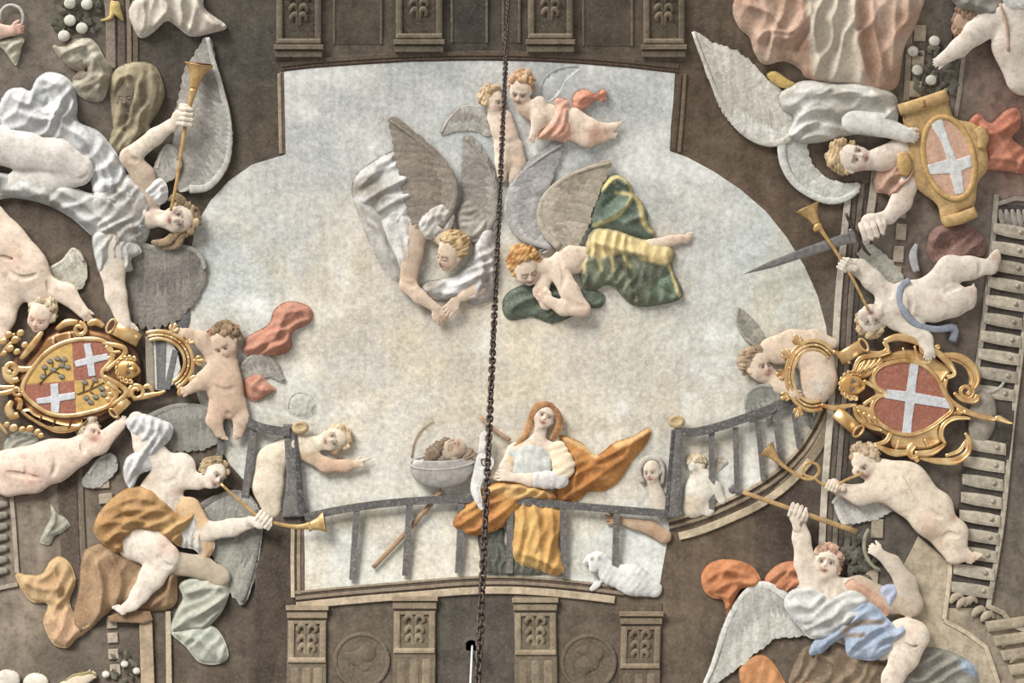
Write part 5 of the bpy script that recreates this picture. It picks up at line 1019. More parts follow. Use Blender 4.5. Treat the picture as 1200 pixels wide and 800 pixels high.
b = Solid((206, 174, 146), 7); b.limb([(262, 428, 20, 18), (262, 450, 22, 20), (268, 472, 22, 19)], k=10); b.limb([(256, 476, 24, 12), (251, 492, 28, 9.5), (257, 507, 26, 6)], k=4); b.limb([(277, 474, 20, 12), (283, 491, 22, 9.5), (279, 508, 22, 6)], k=4); foot(b, 258, 504, 26, -60, 15); foot(b, 279, 505, 22, -110, 14); b.crease([(267, 484, 36), (268, 494, 36), (268, 504, 32)], 2.0); b.crease([(250, 452, 42), (262, 458, 44), (276, 454, 42)])
b.limb([(252, 430, 26, 10), (238, 446, 32, 9), (222, 456, 38, 6)]); hand(b, 222, 456, 38, 190, 16, curl=.9); b.limb([(250, 416, 22, 10), (236, 398, 28, 9), (218, 390, 34, 6)]); hand(b, 219, 391, 34, 160, 16, curl=.9); b.limb([(262, 420, 24, 9), (264, 410, 26, 9)]); head(b, 264, 402, 28, 19, roll=112, yaw=-34, pitch=26, child=True)
b.dab(268, 452, 22, (190, 148, 118), .5).dab(258, 484, 14, (196, 146, 116), .4); b.build('body', M_SKIN, t, .8); hair_cap('hair', 266, 399, 27, 20, 112, -34, 26, (128, 102, 74), t, (158, 128, 94), 36, child=True)

# --- top left
t = thing('statue', 95, 85, 'worn grey stone drapery figure, left of the hooded statue', 'statue')
drape('drapery', [(60, 52), (74, 54), (90, 46), (104, 44), (114, 52), (122, 66), (132, 80), (128, 100), (120, 118), (104, 118), (88, 108), (84, 92), (98, 88), (102, 78), (84, 78), (72, 70)], 3, 11, 11, (158, 148, 126), mat=M_STONE, parent=t, folds=[([(80, 58), (100, 54), (110, 68), (106, 92)], 6, 5), ([(110, 62), (120, 84), (114, 108)], 6, 5), ([(92, 104), (108, 98), (122, 88)], 5, 4)], flow=(60, 16, 5), col2=(186, 178, 156), mott=.8)
s = Solid((136, 122, 104), 5); s.ball(92, 64, 6, (18, 19, 9)); s.ball(98, 96, 6, (14, 12, 8)); s.build('body', M_STONE, t)
t = thing('statue', 158, 115, 'hooded tan stone statue with dark worn face above the trumpeter arm', 'statue')
drape('hood', [(128, 96), (134, 82), (148, 74), (168, 72), (182, 78), (190, 94), (193, 112), (186, 130), (176, 146), (176, 160), (150, 182), (128, 170), (132, 146), (130, 128)], 3, 16, 16, (160, 146, 112), mat=M_STONE, parent=t, folds=[([(134, 108), (140, 92), (154, 88), (162, 100), (164, 128)], 6, 4), ([(176, 84), (184, 104), (176, 136)], 5, 5), ([(160, 132), (160, 156), (146, 176)], 5, 4), ([(148, 134), (146, 156)], -5, 5)], flow=(20, 16, 4), col2=(136, 122, 94), mott=.8)
s = Solid((128, 114, 92), 2); head(s, 149, 112, 15, 19, roll=92, yaw=-14, pitch=16, lips=(104, 92, 72), brow=(112, 100, 80), eyes=(88, 78, 62), closed=True, blush=(128, 114, 92)); s.build('face', M_STONE, t)
t = drape('drapery', [(150, 14), (162, -4), (200, -16), (236, -10), (240, 10), (266, 31), (248, 39), (224, 43), (208, 32), (195, 25), (180, 38), (166, 45), (158, 36)], 4, 16, 12, (196, 180, 164), folds=[([(166, -6), (170, 18), (166, 40)], 6, 5), ([(190, -10), (196, 10), (178, 34)], 6, 5), ([(214, -8), (212, 20), (228, 38)], 6, 5), ([(230, 0), (244, 24), (260, 31)], 5, 4)], flow=(10, 17, 6), col2=(206, 198, 180), mott=.7); prop(t, 'pale pink and cream drapery hem at the top edge, right of the pilaster', 'drapery')
t = thing('person', 10, 40, 'bare arm reaching in at the left edge with reddish hand and pale cuff', 'person')
b = Solid((220, 178, 156), 5); b.limb([(-30, 40, 10, 12), (-4, 37, 14, 9), (14, 36, 18, 6)]); hand(b, 13, 36, 18, 12, 22, curl=.9); b.dab(26, 36, 10, (206, 120, 96), .5); b.build('body', M_SKIN, t, .8)
tube('ring', [(0, 24, 10, 1.8), (2, 12, 12, 1.8), (11, 6, 13, 1.8), (22, 9, 12, 1.8), (27, 18, 11, 1.8), (26, 28, 10, 1.6)], (196, 192, 180), M_STONE, t, 8, 4); drape('cuff', [(-6, 50), (10, 46), (28, 44), (25, 58), (20, 76), (14, 72), (4, 58)], 6, 6, 7, (176, 172, 144), parent=t, flow=(70, 10, 4), col2=(196, 190, 166))
def garland(u0, v0, u1, v1, n, fruits, label, flabel, fgroup, seed, leafc=(74, 72, 58), fcol=(206, 200, 184), fr=7):
    rr = random.Random(seed); g = thing('leaf_garland', (u0 + u1) / 2, (v0 + v1) / 2, label, 'garland')
    for i in range(n):
        u, v = rr.uniform(u0, u1), rr.uniform(v0, v1); a = rr.uniform(0, 6.28); l = rr.uniform(9, 15); c = np.array(leafc) * rr.uniform(.8, 1.35)
        o = feather('leaf', (u - math.cos(a) * l / 2, v - math.sin(a) * l / 2), (u + math.cos(a) * l / 2, v + math.sin(a) * l / 2), l * .55, rr.uniform(-2, 2), c, g, rr.uniform(3, 9), rr.uniform(4, 12), .6, .3); o.data.materials[0] = M_CLOTH
    for k, (u, v) in enumerate(fruits):
        s = Solid(fcol, 1); s.ball(u, v, 12, (fr, fr * .95, fr)); s.ball(u + 1, v + fr * .9, 14, 1.6, cut=True); s.limb([(u, v - fr * .7, 13, 1), (u - 1, v - fr - 2, 12, .8)], k=.5, col=(90, 84, 62))
        o = s.build('white_fruit', M_STONE, None, 1.0); prop(o, flabel[k], 'fruit', fgroup)
garland(62, -10, 118, 36, 34, [(75, 42), (96, 33), (102, 5), (82, 24), (82, 4)], 'dark green leaf garland with white fruit at the top edge, far left', ['white fruit hanging lowest left in the top left garland', 'white fruit beside the pilaster in the top left garland', 'white fruit touching the top edge nearest the pilaster', 'white fruit in the middle of the top left garland', 'white fruit touching the top edge farther left'], 'white fruits of the top left garland', 41)
o = tube('scrolled_leaf', [(118, 24, 4, 1), (130, 20, 8, 2.5), (134, 4, 8, 5), (138, 14, 10, 5), (144, 24, 6, 1.2)], (200, 168, 92), M_STONE, None, 8, 4); prop(o, 'small yellow scrolled leaf on the pilaster at the top edge', 'leaf')
garland(128, 766, 158, 800, 16, [(146, 778), (160, 786), (124, 790)], 'dark leaf garland with small white buds at the bottom edge, lower left', ['small white bud left of the pedestal post, upper one', 'small white bud nearest the pedestal post', 'small white bud beside the pale bottom hand'], 'white buds of the bottom garland', 42, fr=4.5)
for k, (u, v, lab) in enumerate(((9, 796, 'large pale round fruit in the bottom left corner'), (42, 800, 'large pale round fruit second from the bottom left corner'))):
    s = Solid((206, 196, 176), 2); s.ball(u, v, 10, (15, 12, 12)); s.ball(u + 3, v - 11, 13, 2.2, cut=True); s.limb([(u + 3, v - 9, 13, 1.2), (u + 5, v - 15, 13, 1)], k=.5, col=(120, 104, 76)); prop(s.build('pale_fruit', M_STONE, None, 1.0), lab, 'fruit')
t = thing('person', 92, 796, 'pale raised hand with grassy tuft at the bottom edge, lower left', 'person')
b = Solid((208, 186, 156), 4); b.limb([(70, 812, 10, 11), (90, 800, 14, 9), (104, 794, 16, 5)]); hand(b, 102, 795, 16, 30, 16, curl=.7); b.build('body', M_SKIN, t, .8)
for k in range(4): tube('blade', [(76 + 4 * k, 798, 16, 1.2), (88 + 5 * k, 790 - k, 20, 1.2), (100 + 4 * k, 791, 17, .6)], (168, 150, 92), M_CLOTH, t, 6, 3)

# ================================================================== FIGURES ON THE RIGHT
t = thing('angel', 970, 120, 'white-winged angel in pink robe diving head down toward the ochre shield at upper right', 'angel')
drape('skirt', [(858, 12), (866, -8), (900, -20), (1000, -24), (1080, -20), (1076, 24), (1060, 56), (1052, 100), (1030, 108), (1000, 100), (972, 98), (946, 92), (936, 80), (918, 72), (896, 76), (884, 62), (878, 44), (866, 32)], 6, 22, 18, (204, 172, 148), parent=t,
      folds=[([(870, 4), (900, 14), (916, 30)], 7, 5), ([(884, 50), (900, 36), (930, 36), (944, 12)], 8, 5), ([(904, 70), (908, 44), (930, 44), (950, 14)], 7, 4), ([(950, 0), (954, 40), (962, 90)], 8, 6), ([(1000, -6), (1004, 40), (1018, 96)], 8, 5), ([(1022, -4), (1026, 40), (1038, 96)], 7, 5), ([(1050, 0), (1048, 40), (1046, 90)], 6, 5), ([(920, 60), (930, 52), (942, 84)], -5, 5)],
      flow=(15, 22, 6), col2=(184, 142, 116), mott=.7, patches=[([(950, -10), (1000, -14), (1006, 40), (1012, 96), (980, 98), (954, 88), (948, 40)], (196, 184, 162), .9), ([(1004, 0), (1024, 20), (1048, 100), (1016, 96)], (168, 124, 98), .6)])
wing(t, [(932, 150), (918, 166), (886, 165), (855, 138), (833, 92), (812, 37)], [(926, 120), (910, 104), (893, 88), (866, 62), (840, 52), (813, 36)], 21, ((204, 198, 184), (192, 186, 172), (210, 206, 194)), 8, 12, arm=(8, 3), seed=51, label='large white wing spread to the left', bend=2)
wing(t, [(916, 166), (922, 202), (950, 228), (982, 236), (1006, 222)], [(944, 156), (950, 186), (968, 210), (990, 216), (1006, 214)], 14, ((206, 206, 196), (194, 196, 186), (212, 212, 204)), 8, 10, arm=(9, 5), seed=52, label='white wing curving under the head', cover=(.55,))
drape('sash', [(898, 88), (908, 83), (922, 92), (932, 98), (924, 104), (910, 100)], 18, 6, 5, (206, 170, 84), parent=t)
drape('bodice', [(912, 112), (924, 102), (944, 94), (980, 98), (1010, 98), (1040, 106), (1052, 118), (1050, 150), (1030, 160), (1000, 158), (968, 166), (940, 168), (922, 158), (930, 138), (916, 128)], 14, 22, 18, (206, 204, 196), parent=t, folds=[([(930, 110), (970, 104), (1020, 110)], 6, 5), ([(1020, 104), (1040, 124), (1046, 146)], 6, 4), ([(940, 130), (960, 120), (976, 132)], 5, 5), ([(970, 112), (1000, 108), (1030, 118)], 6, 4), ([(950, 150), (974, 140), (990, 150)], -5, 5)], flow=(80, 16, 5), col2=(182, 176, 162), mott=.8)
b = Solid((222, 204, 186), 6); b.limb([(1000, 142, 34, 14), (1030, 146, 38, 13), (1062, 158, 44, 9)], k=6, col=(220, 216, 208)); hand(b, 1060, 157, 46, -20, 24, curl=.9)
b.limb([(1052, 180, 22, 18), (1034, 186, 26, 13), (1020, 188, 28, 11)], k=8); head(b, 1000, 186, 34, 22, roll=164, yaw=24, pitch=14); b.dab(1012, 200, 6, (206, 110, 100), .5).dab(1044, 192, 14, (206, 160, 134), .4)
b.limb([(1066, 212, 24, 12), (1056, 236, 28, 12), (1042, 254, 32, 9)], k=6); fist(b, 1022, 269, 43, 18, 32, 40); b.dab(1060, 230, 12, (206, 170, 140), .5); b.build('body', M_SKIN, t, .8)
hair_cap('hair', 995, 184, 32, 22.5, 164, 24, 14, (184, 152, 104), t, (206, 178, 130), 53)
drape('mantle', [(1024, 206), (1032, 186), (1052, 166), (1066, 172), (1078, 196), (1074, 222), (1056, 240), (1040, 228), (1026, 224)], 12, 12, 10, (190, 146, 122), parent=t, folds=[([(1036, 214), (1052, 196), (1062, 178)], 5, 4), ([(1046, 228), (1062, 212), (1070, 196)], 5, 4)], flow=(50, 13, 4), col2=(168, 122, 98))
sw = thing('sword', 940, 295, 'dark steel sword pointing left across the edge of the opening', 'sword')
plate('blade', [(869, 322), (900, 307), (940, 291), (996, 271), (999, 284), (945, 301), (904, 314)], 40, 46, None, M_STEEL, sw, 2.4); tube('guard', [(991, 250, 46, 1.6), (999, 266, 48, 2.2), (1006, 280, 48, 2.2), (1014, 293, 46, 2), (1020, 299, 44, 1.2)], None, M_IRON, sw, 8, 3); tube('grip', [(998, 277, 46, 4), (1010, 272, 44, 3.6), (1030, 266, 42, 3.6)], None, M_IRON, sw, 8, 3); tube('guard_plate', [(997, 268, 47, 3), (1000, 277, 48, 4), (1002, 286, 47, 3)], None, M_STEEL, sw, 8, 3)
# ochre shield
oc = thing('ochre_shield', 1110, 190, 'painted ochre scroll shield with white cross on pink, held by the diving angel', 'shield')
OCH = (196, 154, 92)
plate('frame', [(1058, 134), (1080, 124), (1108, 116), (1118, 138), (1144, 146), (1154, 168), (1158, 196), (1146, 214), (1142, 240), (1126, 250), (1116, 264), (1104, 262), (1098, 240), (1078, 224), (1064, 206), (1058, 190), (1064, 168)], 8, 36, OCH, M_STONE, oc, 6, 4, smooth=True)
tube('scroll_roll', [(1054, 129, 40, 7), (1082, 121, 42, 7.5), (1110, 111, 40, 7)], OCH, M_STONE, oc, 12, 4); tube('scroll_roll', [(1106, 260, 40, 6.5), (1124, 256, 41, 7), (1144, 248, 40, 6.5)], OCH, M_STONE, oc, 12, 4)
tube('scroll_roll', [(1058, 180, 38, 6), (1060, 192, 42, 9), (1060, 204, 38, 6)], (206, 160, 92), M_STONE, oc, 10, 4); tube('scroll_roll', [(1146, 150, 36, 5), (1152, 160, 38, 7), (1150, 174, 36, 5)], OCH, M_STONE, oc, 10, 4); tube('scroll_roll', [(1082, 117, 49, 2), (1084, 126, 49, 2)], (160, 112, 60), M_STONE, oc, 8, 3)
ca, sa = math.cos(math.radians(-14)), math.sin(math.radians(-14))
def oell(k): return [(1112 + 29 * k * math.cos(a) * ca - 49 * k * math.sin(a) * sa, 185 + 29 * k * math.cos(a) * sa + 49 * k * math.sin(a) * ca) for a in np.linspace(0, 2 * np.pi, 32, endpoint=False)]
plate('field', oell(.96), 30, 39, (216, 164, 134), M_CLOTH, oc, 2); tube('rim', [(u, v, 39, 3.2) for u, v in oell(1.0)], (206, 160, 88), M_STONE, oc, 8, 1, closed=True, curve=False)
plate('cross', [(1089, 143), (1104, 139), (1114, 170), (1121, 187), (1137, 182), (1139, 195), (1127, 200), (1130, 226), (1120, 228), (1113, 203), (1087, 205), (1085, 194), (1110, 187), (1104, 168)], 36, 41, (214, 214, 212), M_CLOTH, oc, 1)
cl = drape('cloth', [(1134, 146), (1146, 132), (1160, 144), (1180, 128), (1194, 128), (1196, 150), (1186, 162), (1204, 178), (1204, 202), (1176, 200), (1152, 196), (1156, 176), (1150, 158)], 5, 12, 11, (204, 122, 92), folds=[([(1146, 144), (1166, 158), (1190, 190)], 6, 5), ([(1150, 160), (1174, 152), (1190, 136)], 6, 5), ([(1158, 184), (1180, 186), (1200, 192)], 5, 4)], flow=(50, 16, 5), col2=(180, 96, 70)); prop(cl, 'salmon red cloth behind the ochre shield at the right edge', 'cloth')
cl = drape('cloth', [(1086, 296), (1090, 272), (1108, 262), (1140, 266), (1156, 284), (1150, 302), (1124, 308), (1102, 314)], 3, 10, 10, (146, 104, 92), folds=[([(1092, 290), (1104, 272), (1130, 272)], 6, 5), ([(1106, 304), (1130, 292), (1148, 288)], 5, 5), ([(1100, 286), (1116, 290)], -6, 6)], flow=(70, 14, 4), col2=(112, 78, 72)); prop(cl, 'dark wine-brown cloth bundle under the ochre shield', 'cloth')

t = thing('cherub', 1060, 350, 'white cherub with blue ribbon lying back, blowing a trumpet over the right gilded shield', 'cherub')
wing(t, [(1050, 350), (1030, 330), (1012, 306), (1004, 296)], [(1058, 338), (1056, 318), (1040, 300), (1024, 288)], 9, ((178, 174, 160), (164, 160, 146), (186, 182, 170)), 6, 7, arm=(4, 2), seed=55)
b = Solid((216, 202, 184), 8); b.limb([(1044, 360, 24, 20), (1064, 354, 26, 23), (1088, 348, 26, 22)], k=10); b.limb([(1094, 340, 28, 18), (1114, 316, 30, 16), (1136, 314, 28, 13), (1160, 312, 24, 8.5)], k=7); b.limb([(1162, 314, 24, 7), (1166, 302, 26, 6), (1168, 296, 26, 4)], k=5)
b.limb([(1094, 358, 32, 20), (1118, 352, 34, 18), (1132, 350, 32, 12)], k=7); b.limb([(1134, 354, 28, 9), (1138, 342, 28, 7)], k=4); foot(b, 1136, 346, 29, 60, 15)
b.limb([(1042, 346, 28, 12), (1022, 328, 32, 11), (1008, 314, 34, 9), (994, 308, 38, 6)]); fist(b, 989, 310, 54, 58, 18, -20); b.limb([(1052, 376, 28, 12), (1070, 384, 32, 11), (1084, 398, 38, 8), (1090, 412, 46, 6)]); hand(b, 1089, 408, 47, -100, 18, curl=.5)
b.limb([(1040, 366, 28, 10), (1030, 370, 30, 10)]); head(b, 1020, 373, 34, 19, roll=-82, yaw=-6, pitch=-12, child=True); b.ball(1011, 368, 44, 6, k=3); b.ball(1029, 366, 44, 6, k=3)
b.crease([(1108, 342, 48), (1118, 338, 46), (1130, 332, 42)]).crease([(1062, 336, 48), (1068, 352, 50), (1066, 368, 48)], 1.2).crease([(1044, 348, 42), (1040, 340, 42)]).crease([(1148, 304, 38), (1150, 312, 38), (1148, 320, 36)]).dab(1100, 350, 5, (196, 150, 126), .4).dab(1166, 300, 6, (196, 130, 100), .5).dab(1138, 342, 6, (196, 140, 116), .5).dab(1060, 366, 14, (200, 176, 150), .5); b.build('body', M_SKIN, t, .8); hair_cap('hair', 1020, 375, 33, 19.5, -82, -6, -12, (176, 148, 108), t, (198, 172, 130), 56, child=True)
tube('ribbon', [(1066, 328, 46, 3.5), (1056, 336, 48, 4), (1055, 352, 49, 4.5), (1062, 368, 49, 4.5), (1076, 381, 44, 4), (1098, 386, 34, 4), (1118, 384, 20, 5), (1116, 400, 12, 5)], (142, 150, 166), M_CLOTH, t, 8, 4, flat=.5)
tube('ribbon', [(1074, 318, 18, 4), (1070, 300, 14, 5), (1074, 286, 10, 2)], (168, 168, 172), M_CLOTH, t, 8, 4, flat=.5)
tr = thing('trumpet', 980, 300, 'slim brass trumpet raised by the white cherub, bell near the sword', 'trumpet')
tube('tube', [(1018, 364, 56, 1.5), (1000, 328, 54, 1.8), (981, 297, 54, 2.0), (966, 275, 52, 2.4), (957, 262, 50, 4)], None, M_BRASS, tr, 10, 4); tube('bell', [(957, 262, 50, 4), (952, 253, 50, 7), (948, 246, 50, 12), (946, 242, 50, 15.5)], None, M_BRASS, tr, 16, 3); tube('bell_mouth', [(946.4, 242.8, 50.5, 13), (945.6, 241.2, 50.5, 13)], None, M_GOLDSHADE, tr, 14, 1, curve=False); tube('ring', [(962, 264, 51, 3), (957, 267, 53, 4), (955, 270, 51, 2.4)], None, M_BRASS, tr, 8, 3)

t = thing('cherub', 1160, 50, 'pale cherub at the top right corner reaching down to white fruit', 'cherub')
b = Solid((220, 206, 190), 7); b.limb([(1190, 20, 22, 24), (1190, 52, 24, 26), (1200, 90, 24, 22)], k=10); b.limb([(1168, 22, 28, 15), (1144, 38, 32, 13), (1124, 56, 34, 10), (1104, 70, 36, 7)]); hand(b, 1106, 69, 36, 205, 19, curl=.8); b.dab(1180, 60, 20, (206, 180, 160), .4); head(b, 1130, 30, 14, 19, roll=60, yaw=-30, pitch=40, child=True, col=(176, 140, 114), closed=True); b.limb([(1150, 22, 16, 12), (1166, 20, 20, 14)], k=8); b.build('body', M_SKIN, t, .8)
hair_cap('hair', 1131, 27, 13, 19.5, 60, -30, 40, (140, 108, 84), t, (160, 126, 100), 57, child=True)
drape('scarf', [(1116, -8), (1150, -14), (1176, -6), (1176, 18), (1158, 26), (1142, 14), (1122, 8)], 24, 9, 10, (150, 144, 132), parent=t, flow=(50, 14, 4), folds=[([(1124, 0), (1146, 6), (1170, 16)], 5, 5)], col2=(126, 120, 110))
drape('wing_down', [(1172, -10), (1206, -14), (1206, 6), (1184, 10)], 44, 5, 6, (216, 212, 208), parent=t); tube('strap', [(1172, 4, 48, 1.6), (1180, 30, 52, 1.8), (1182, 60, 52, 1.8)], (190, 150, 128), M_CLOTH, t, 6, 4)
garland(1072, 54, 1122, 112, 40, [(1070, 60), (1075, 82), (1091, 94), (1095, 48)], 'dark leaf garland with white fruit under the reaching hand at top right', ['white fruit farthest left in the top right garland', 'white fruit below the leftmost one in the top right garland', 'lowest white fruit in the top right garland', 'topmost white fruit in the top right garland'], 'white fruits of the top right garland', 43, fr=6.5, leafc=(92, 88, 74))

t = thing('cherub', 905, 420, 'brown-haired cherub looking through the right gilded crown', 'cherub')
wing(t, [(890, 408), (872, 394), (864, 376), (866, 361)], [(900, 400), (892, 386), (882, 372), (868, 361)], 8, ((158, 152, 136), (144, 138, 124)), 4, 6, arm=(4, 2), seed=58, cover=(.6,)); wing(t, [(912, 454), (892, 452), (876, 462), (874, 478)], [(920, 466), (910, 480), (896, 494), (880, 496)], 9, ((150, 148, 138), (138, 136, 126)), 22, 7, arm=(4, 2), seed=59, cover=(.6,))
b = Solid((216, 190, 162), 7); b.limb([(912, 412, 14, 15), (938, 412, 16, 17), (960, 420, 16, 18)], k=9); b.limb([(956, 426, 16, 18), (960, 446, 18, 20), (956, 462, 18, 14)], k=9); b.limb([(902, 408, 18, 12), (928, 398, 20, 11), (956, 396, 22, 9), (976, 402, 24, 6)]); b.limb([(900, 440, 18, 11), (916, 452, 24, 9), (930, 462, 32, 6)]); hand(b, 929, 462, 34, -20, 16, curl=.9)
head(b, 889, 430, 24, 19, roll=104, yaw=42, pitch=4, child=True); b.dab(906, 432, 9, (206, 150, 124), .4).dab(944, 444, 16, (190, 150, 116), .5).dab(958, 452, 10, (226, 214, 202), .6); b.build('body', M_SKIN, t, .8); hair_cap('hair', 886, 428, 23, 20, 104, 42, 4, (158, 130, 100), t, (182, 152, 116), 60, child=True, face=.15)

t = thing('cherub', 1060, 590, 'plump cherub seen from behind blowing a coiled horn, below the right gilded shield', 'cherub')
wing(t, [(1036, 576), (1010, 584), (984, 582), (976, 590)], [(1044, 600), (1030, 608), (1010, 612), (990, 616)], 10, ((198, 194, 184), (186, 182, 172), (206, 204, 196)), 8, 8, arm=(5, 3), seed=61)
b = Solid((222, 202, 176), 8); b.limb([(1036, 560, 24, 22), (1060, 570, 28, 27), (1084, 594, 30, 25)], k=12); b.ball(1090, 606, 34, 21, k=9); b.ball(1100, 594, 30, 17, k=9); b.limb([(1096, 608, 32, 20), (1118, 624, 30, 15), (1120, 642, 28, 12), (1122, 650, 28, 10)], k=8); foot(b, 1120, 646, 28, -18, 32, side=1); b.limb([(1088, 612, 26, 16), (1108, 634, 24, 12), (1116, 652, 22, 8)], k=7)
b.limb([(1034, 574, 34, 13), (1008, 580, 36, 11), (980, 572, 38, 7)]); fist(b, 975, 570, 52, -25, 17, -10); b.limb([(1030, 552, 28, 11), (1022, 548, 28, 11)]); head(b, 1013, 543, 32, 19, roll=118, yaw=-36, pitch=22, child=True); b.ball(1004, 552, 42, 5.5, k=3)
b.crease([(1078, 590, 56), (1090, 600, 56), (1102, 606, 52)]).crease([(1104, 632, 44), (1112, 626, 46), (1122, 628, 44)]).crease([(1060, 556, 54), (1070, 572, 56), (1076, 588, 56)], 1.1).crease([(1036, 566, 44), (1044, 572, 46)]).dab(1086, 612, 14, (226, 170, 140), .35).dab(1096, 630, 14, (190, 150, 116), .5).dab(1140, 656, 8, (216, 150, 120), .4).dab(1118, 606, 6, (190, 120, 96), .5); b.build('body', M_SKIN, t, .8); hair_cap('hair', 1015, 540, 31, 19.5, 118, -36, 22, (176, 144, 110), t, (198, 170, 134), 62, child=True)
hn = thing('coiled_horn', 945, 552, 'brass horn with one round coil, bell against the grey railing', 'horn')
tube('tube', [(1012, 554, 54, 1.4), (992, 562, 54, 1.6), (974, 571, 54, 1.7), (962, 566, 53, 1.8), (954, 560, 52, 1.8), (944, 557, 52, 1.9), (941, 549, 53, 1.9), (947, 542, 55, 1.9), (957, 544, 55, 1.9), (960, 552, 54, 1.9), (954, 560, 52, 1.9), (944, 561, 51, 1.9), (930, 554, 50, 2.0), (916, 544, 48, 2.6), (909, 537, 47, 4)], None, M_BRASS, hn, 8, 4)
tube('bell', [(910, 538, 47, 3.6), (905, 532, 47, 6), (900, 527, 47, 10), (898, 525, 47, 12)], None, M_BRASS, hn, 14, 3); tube('bell_mouth', [(898.6, 525.6, 47.5, 10), (897.4, 524.4, 47.5, 10)], None, M_GOLDSHADE, hn, 12, 1, curve=False)

t = thing('angel', 970, 720, 'angel in pale blue robe lifting a spear, orange cloth behind, at lower right', 'angel')
drape('cloth', [(822, 672), (834, 658), (856, 655), (880, 662), (892, 680), (886, 690), (868, 690), (860, 708), (852, 722), (848, 704), (834, 700), (824, 690)], 5, 14, 12, (212, 130, 74), parent=t, folds=[([(828, 680), (850, 668), (880, 676)], 6, 5), ([(836, 694), (858, 682), (884, 684)], 6, 4), ([(852, 716), (856, 698), (866, 688)], 5, 4), ([(846, 662), (862, 674)], 5, 4)], flow=(60, 15, 4), col2=(190, 106, 58)); drape('cloth', [(896, 678), (910, 662), (930, 657), (944, 668), (946, 690), (924, 697), (906, 692)], 5, 12, 11, (206, 128, 84), parent=t, folds=[([(902, 682), (920, 668), (938, 670)], 6, 4), ([(912, 692), (926, 680), (942, 684)], 5, 4)], flow=(50, 14, 4), col2=(186, 106, 66))
drape('cloth', [(866, 784), (884, 768), (900, 770), (916, 792), (920, 812), (876, 812)], 4, 12, 12, (206, 136, 78), parent=t, flow=(20, 14, 5), col2=(180, 110, 62)); drape('cloth', [(922, 806), (936, 790), (954, 790), (968, 802), (968, 814), (924, 814)], 6, 10, 10, (206, 146, 96), parent=t, flow=(40, 12, 4))
wing(t, [(936, 712), (916, 695), (894, 685), (873, 696), (854, 726), (836, 778), (825, 803)], [(956, 744), (930, 748), (908, 748), (886, 764), (862, 784), (842, 798), (827, 804)], 20, ((196, 192, 180), (176, 172, 162), (184, 180, 168)), 10, 12, arm=(9, 4), armcol=(206, 204, 194), seed=63, label='large pale grey wing spread to the lower left', bend=-2)
drape('underskirt', [(936, 766), (960, 752), (996, 750), (1024, 772), (1040, 780), (1032, 814), (930, 814)], 5, 14, 14, (140, 116, 90), parent=t, folds=[([(950, 762), (980, 780), (990, 806)], 6, 5), ([(976, 758), (1004, 776), (1020, 802)], 6, 5)], flow=(30, 17, 5), col2=(112, 92, 72), mott=.8)
drape('hem_cloth', [(1054, 790), (1062, 770), (1084, 758), (1110, 762), (1136, 774), (1146, 790), (1140, 812), (1050, 812)], 5, 12, 12, (122, 118, 106), parent=t, flow=(70, 17, 5), col2=(146, 142, 128), patches=[([(1122, 776), (1138, 770), (1148, 784), (1138, 792)], (146, 164, 186), .95)])
b = Solid((222, 204, 182), 7); b.limb([(990, 740, 8, 20), (984, 716, 12, 22), (978, 696, 16, 20)], k=10); b.limb([(946, 692, 20, 13), (976, 694, 20, 14), (1006, 690, 20, 13)], k=9)
b.limb([(952, 690, 30, 14), (944, 660, 34, 12.5), (939, 630, 38, 10), (936, 608, 44, 7)], k=6); fist(b, 935, 599, 52, -19, 24, 268)
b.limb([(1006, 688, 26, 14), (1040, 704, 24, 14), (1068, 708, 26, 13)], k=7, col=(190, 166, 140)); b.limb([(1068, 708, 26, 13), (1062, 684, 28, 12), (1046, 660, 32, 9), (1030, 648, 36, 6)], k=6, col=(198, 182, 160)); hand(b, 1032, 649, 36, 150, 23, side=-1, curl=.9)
b.limb([(978, 690, 28, 10), (973, 680, 30, 10)]); head(b, 968, 663, 34, 21, roll=78, yaw=-4, pitch=-18); b.limb([(1036, 756, 22, 18), (1058, 746, 32, 19), (1070, 744, 36, 17)], k=9); b.limb([(1072, 746, 42, 17), (1060, 770, 40, 16), (1046, 794, 36, 12), (1040, 812, 34, 9)], k=7)
b.crease([(936, 612, 50), (938, 617, 48)]).crease([(950, 672, 46), (956, 684, 46)]).crease([(976, 684, 42), (974, 700, 38)], 1.2).crease([(1056, 752, 56), (1066, 758, 54), (1076, 754, 52)]).dab(1066, 738, 10, (214, 176, 150), .4).dab(1010, 696, 14, (214, 160, 126), .5).dab(1066, 690, 14, (176, 158, 134), .5).dab(942, 650, 10, (206, 176, 150), .3); b.build('body', M_SKIN, t, .8); hair_cap('hair', 969, 660, 32, 21.5, 78, -4, -18, (166, 122, 94), t, (198, 156, 126), 64)
curls('topknot', [(966, 643, 36, 5), (976, 644, 34, 6), (984, 650, 32, 5), (958, 646, 34, 5)], (190, 140, 116), t, seed=65, col2=(206, 170, 146))
drape('blouse', [(918, 706), (926, 692), (946, 686), (962, 692), (972, 700), (990, 692), (1004, 690), (1018, 700), (1012, 722), (992, 734), (974, 748), (950, 748), (938, 736), (926, 722)], 32, 16, 12, (208, 208, 202), parent=t, folds=[([(926, 706), (950, 712), (972, 730)], 6, 5), ([(940, 728), (964, 726), (990, 714)], 6, 5), ([(950, 742), (974, 738), (1000, 720)], 5, 4)], flow=(60, 14, 5), col2=(180, 180, 176))
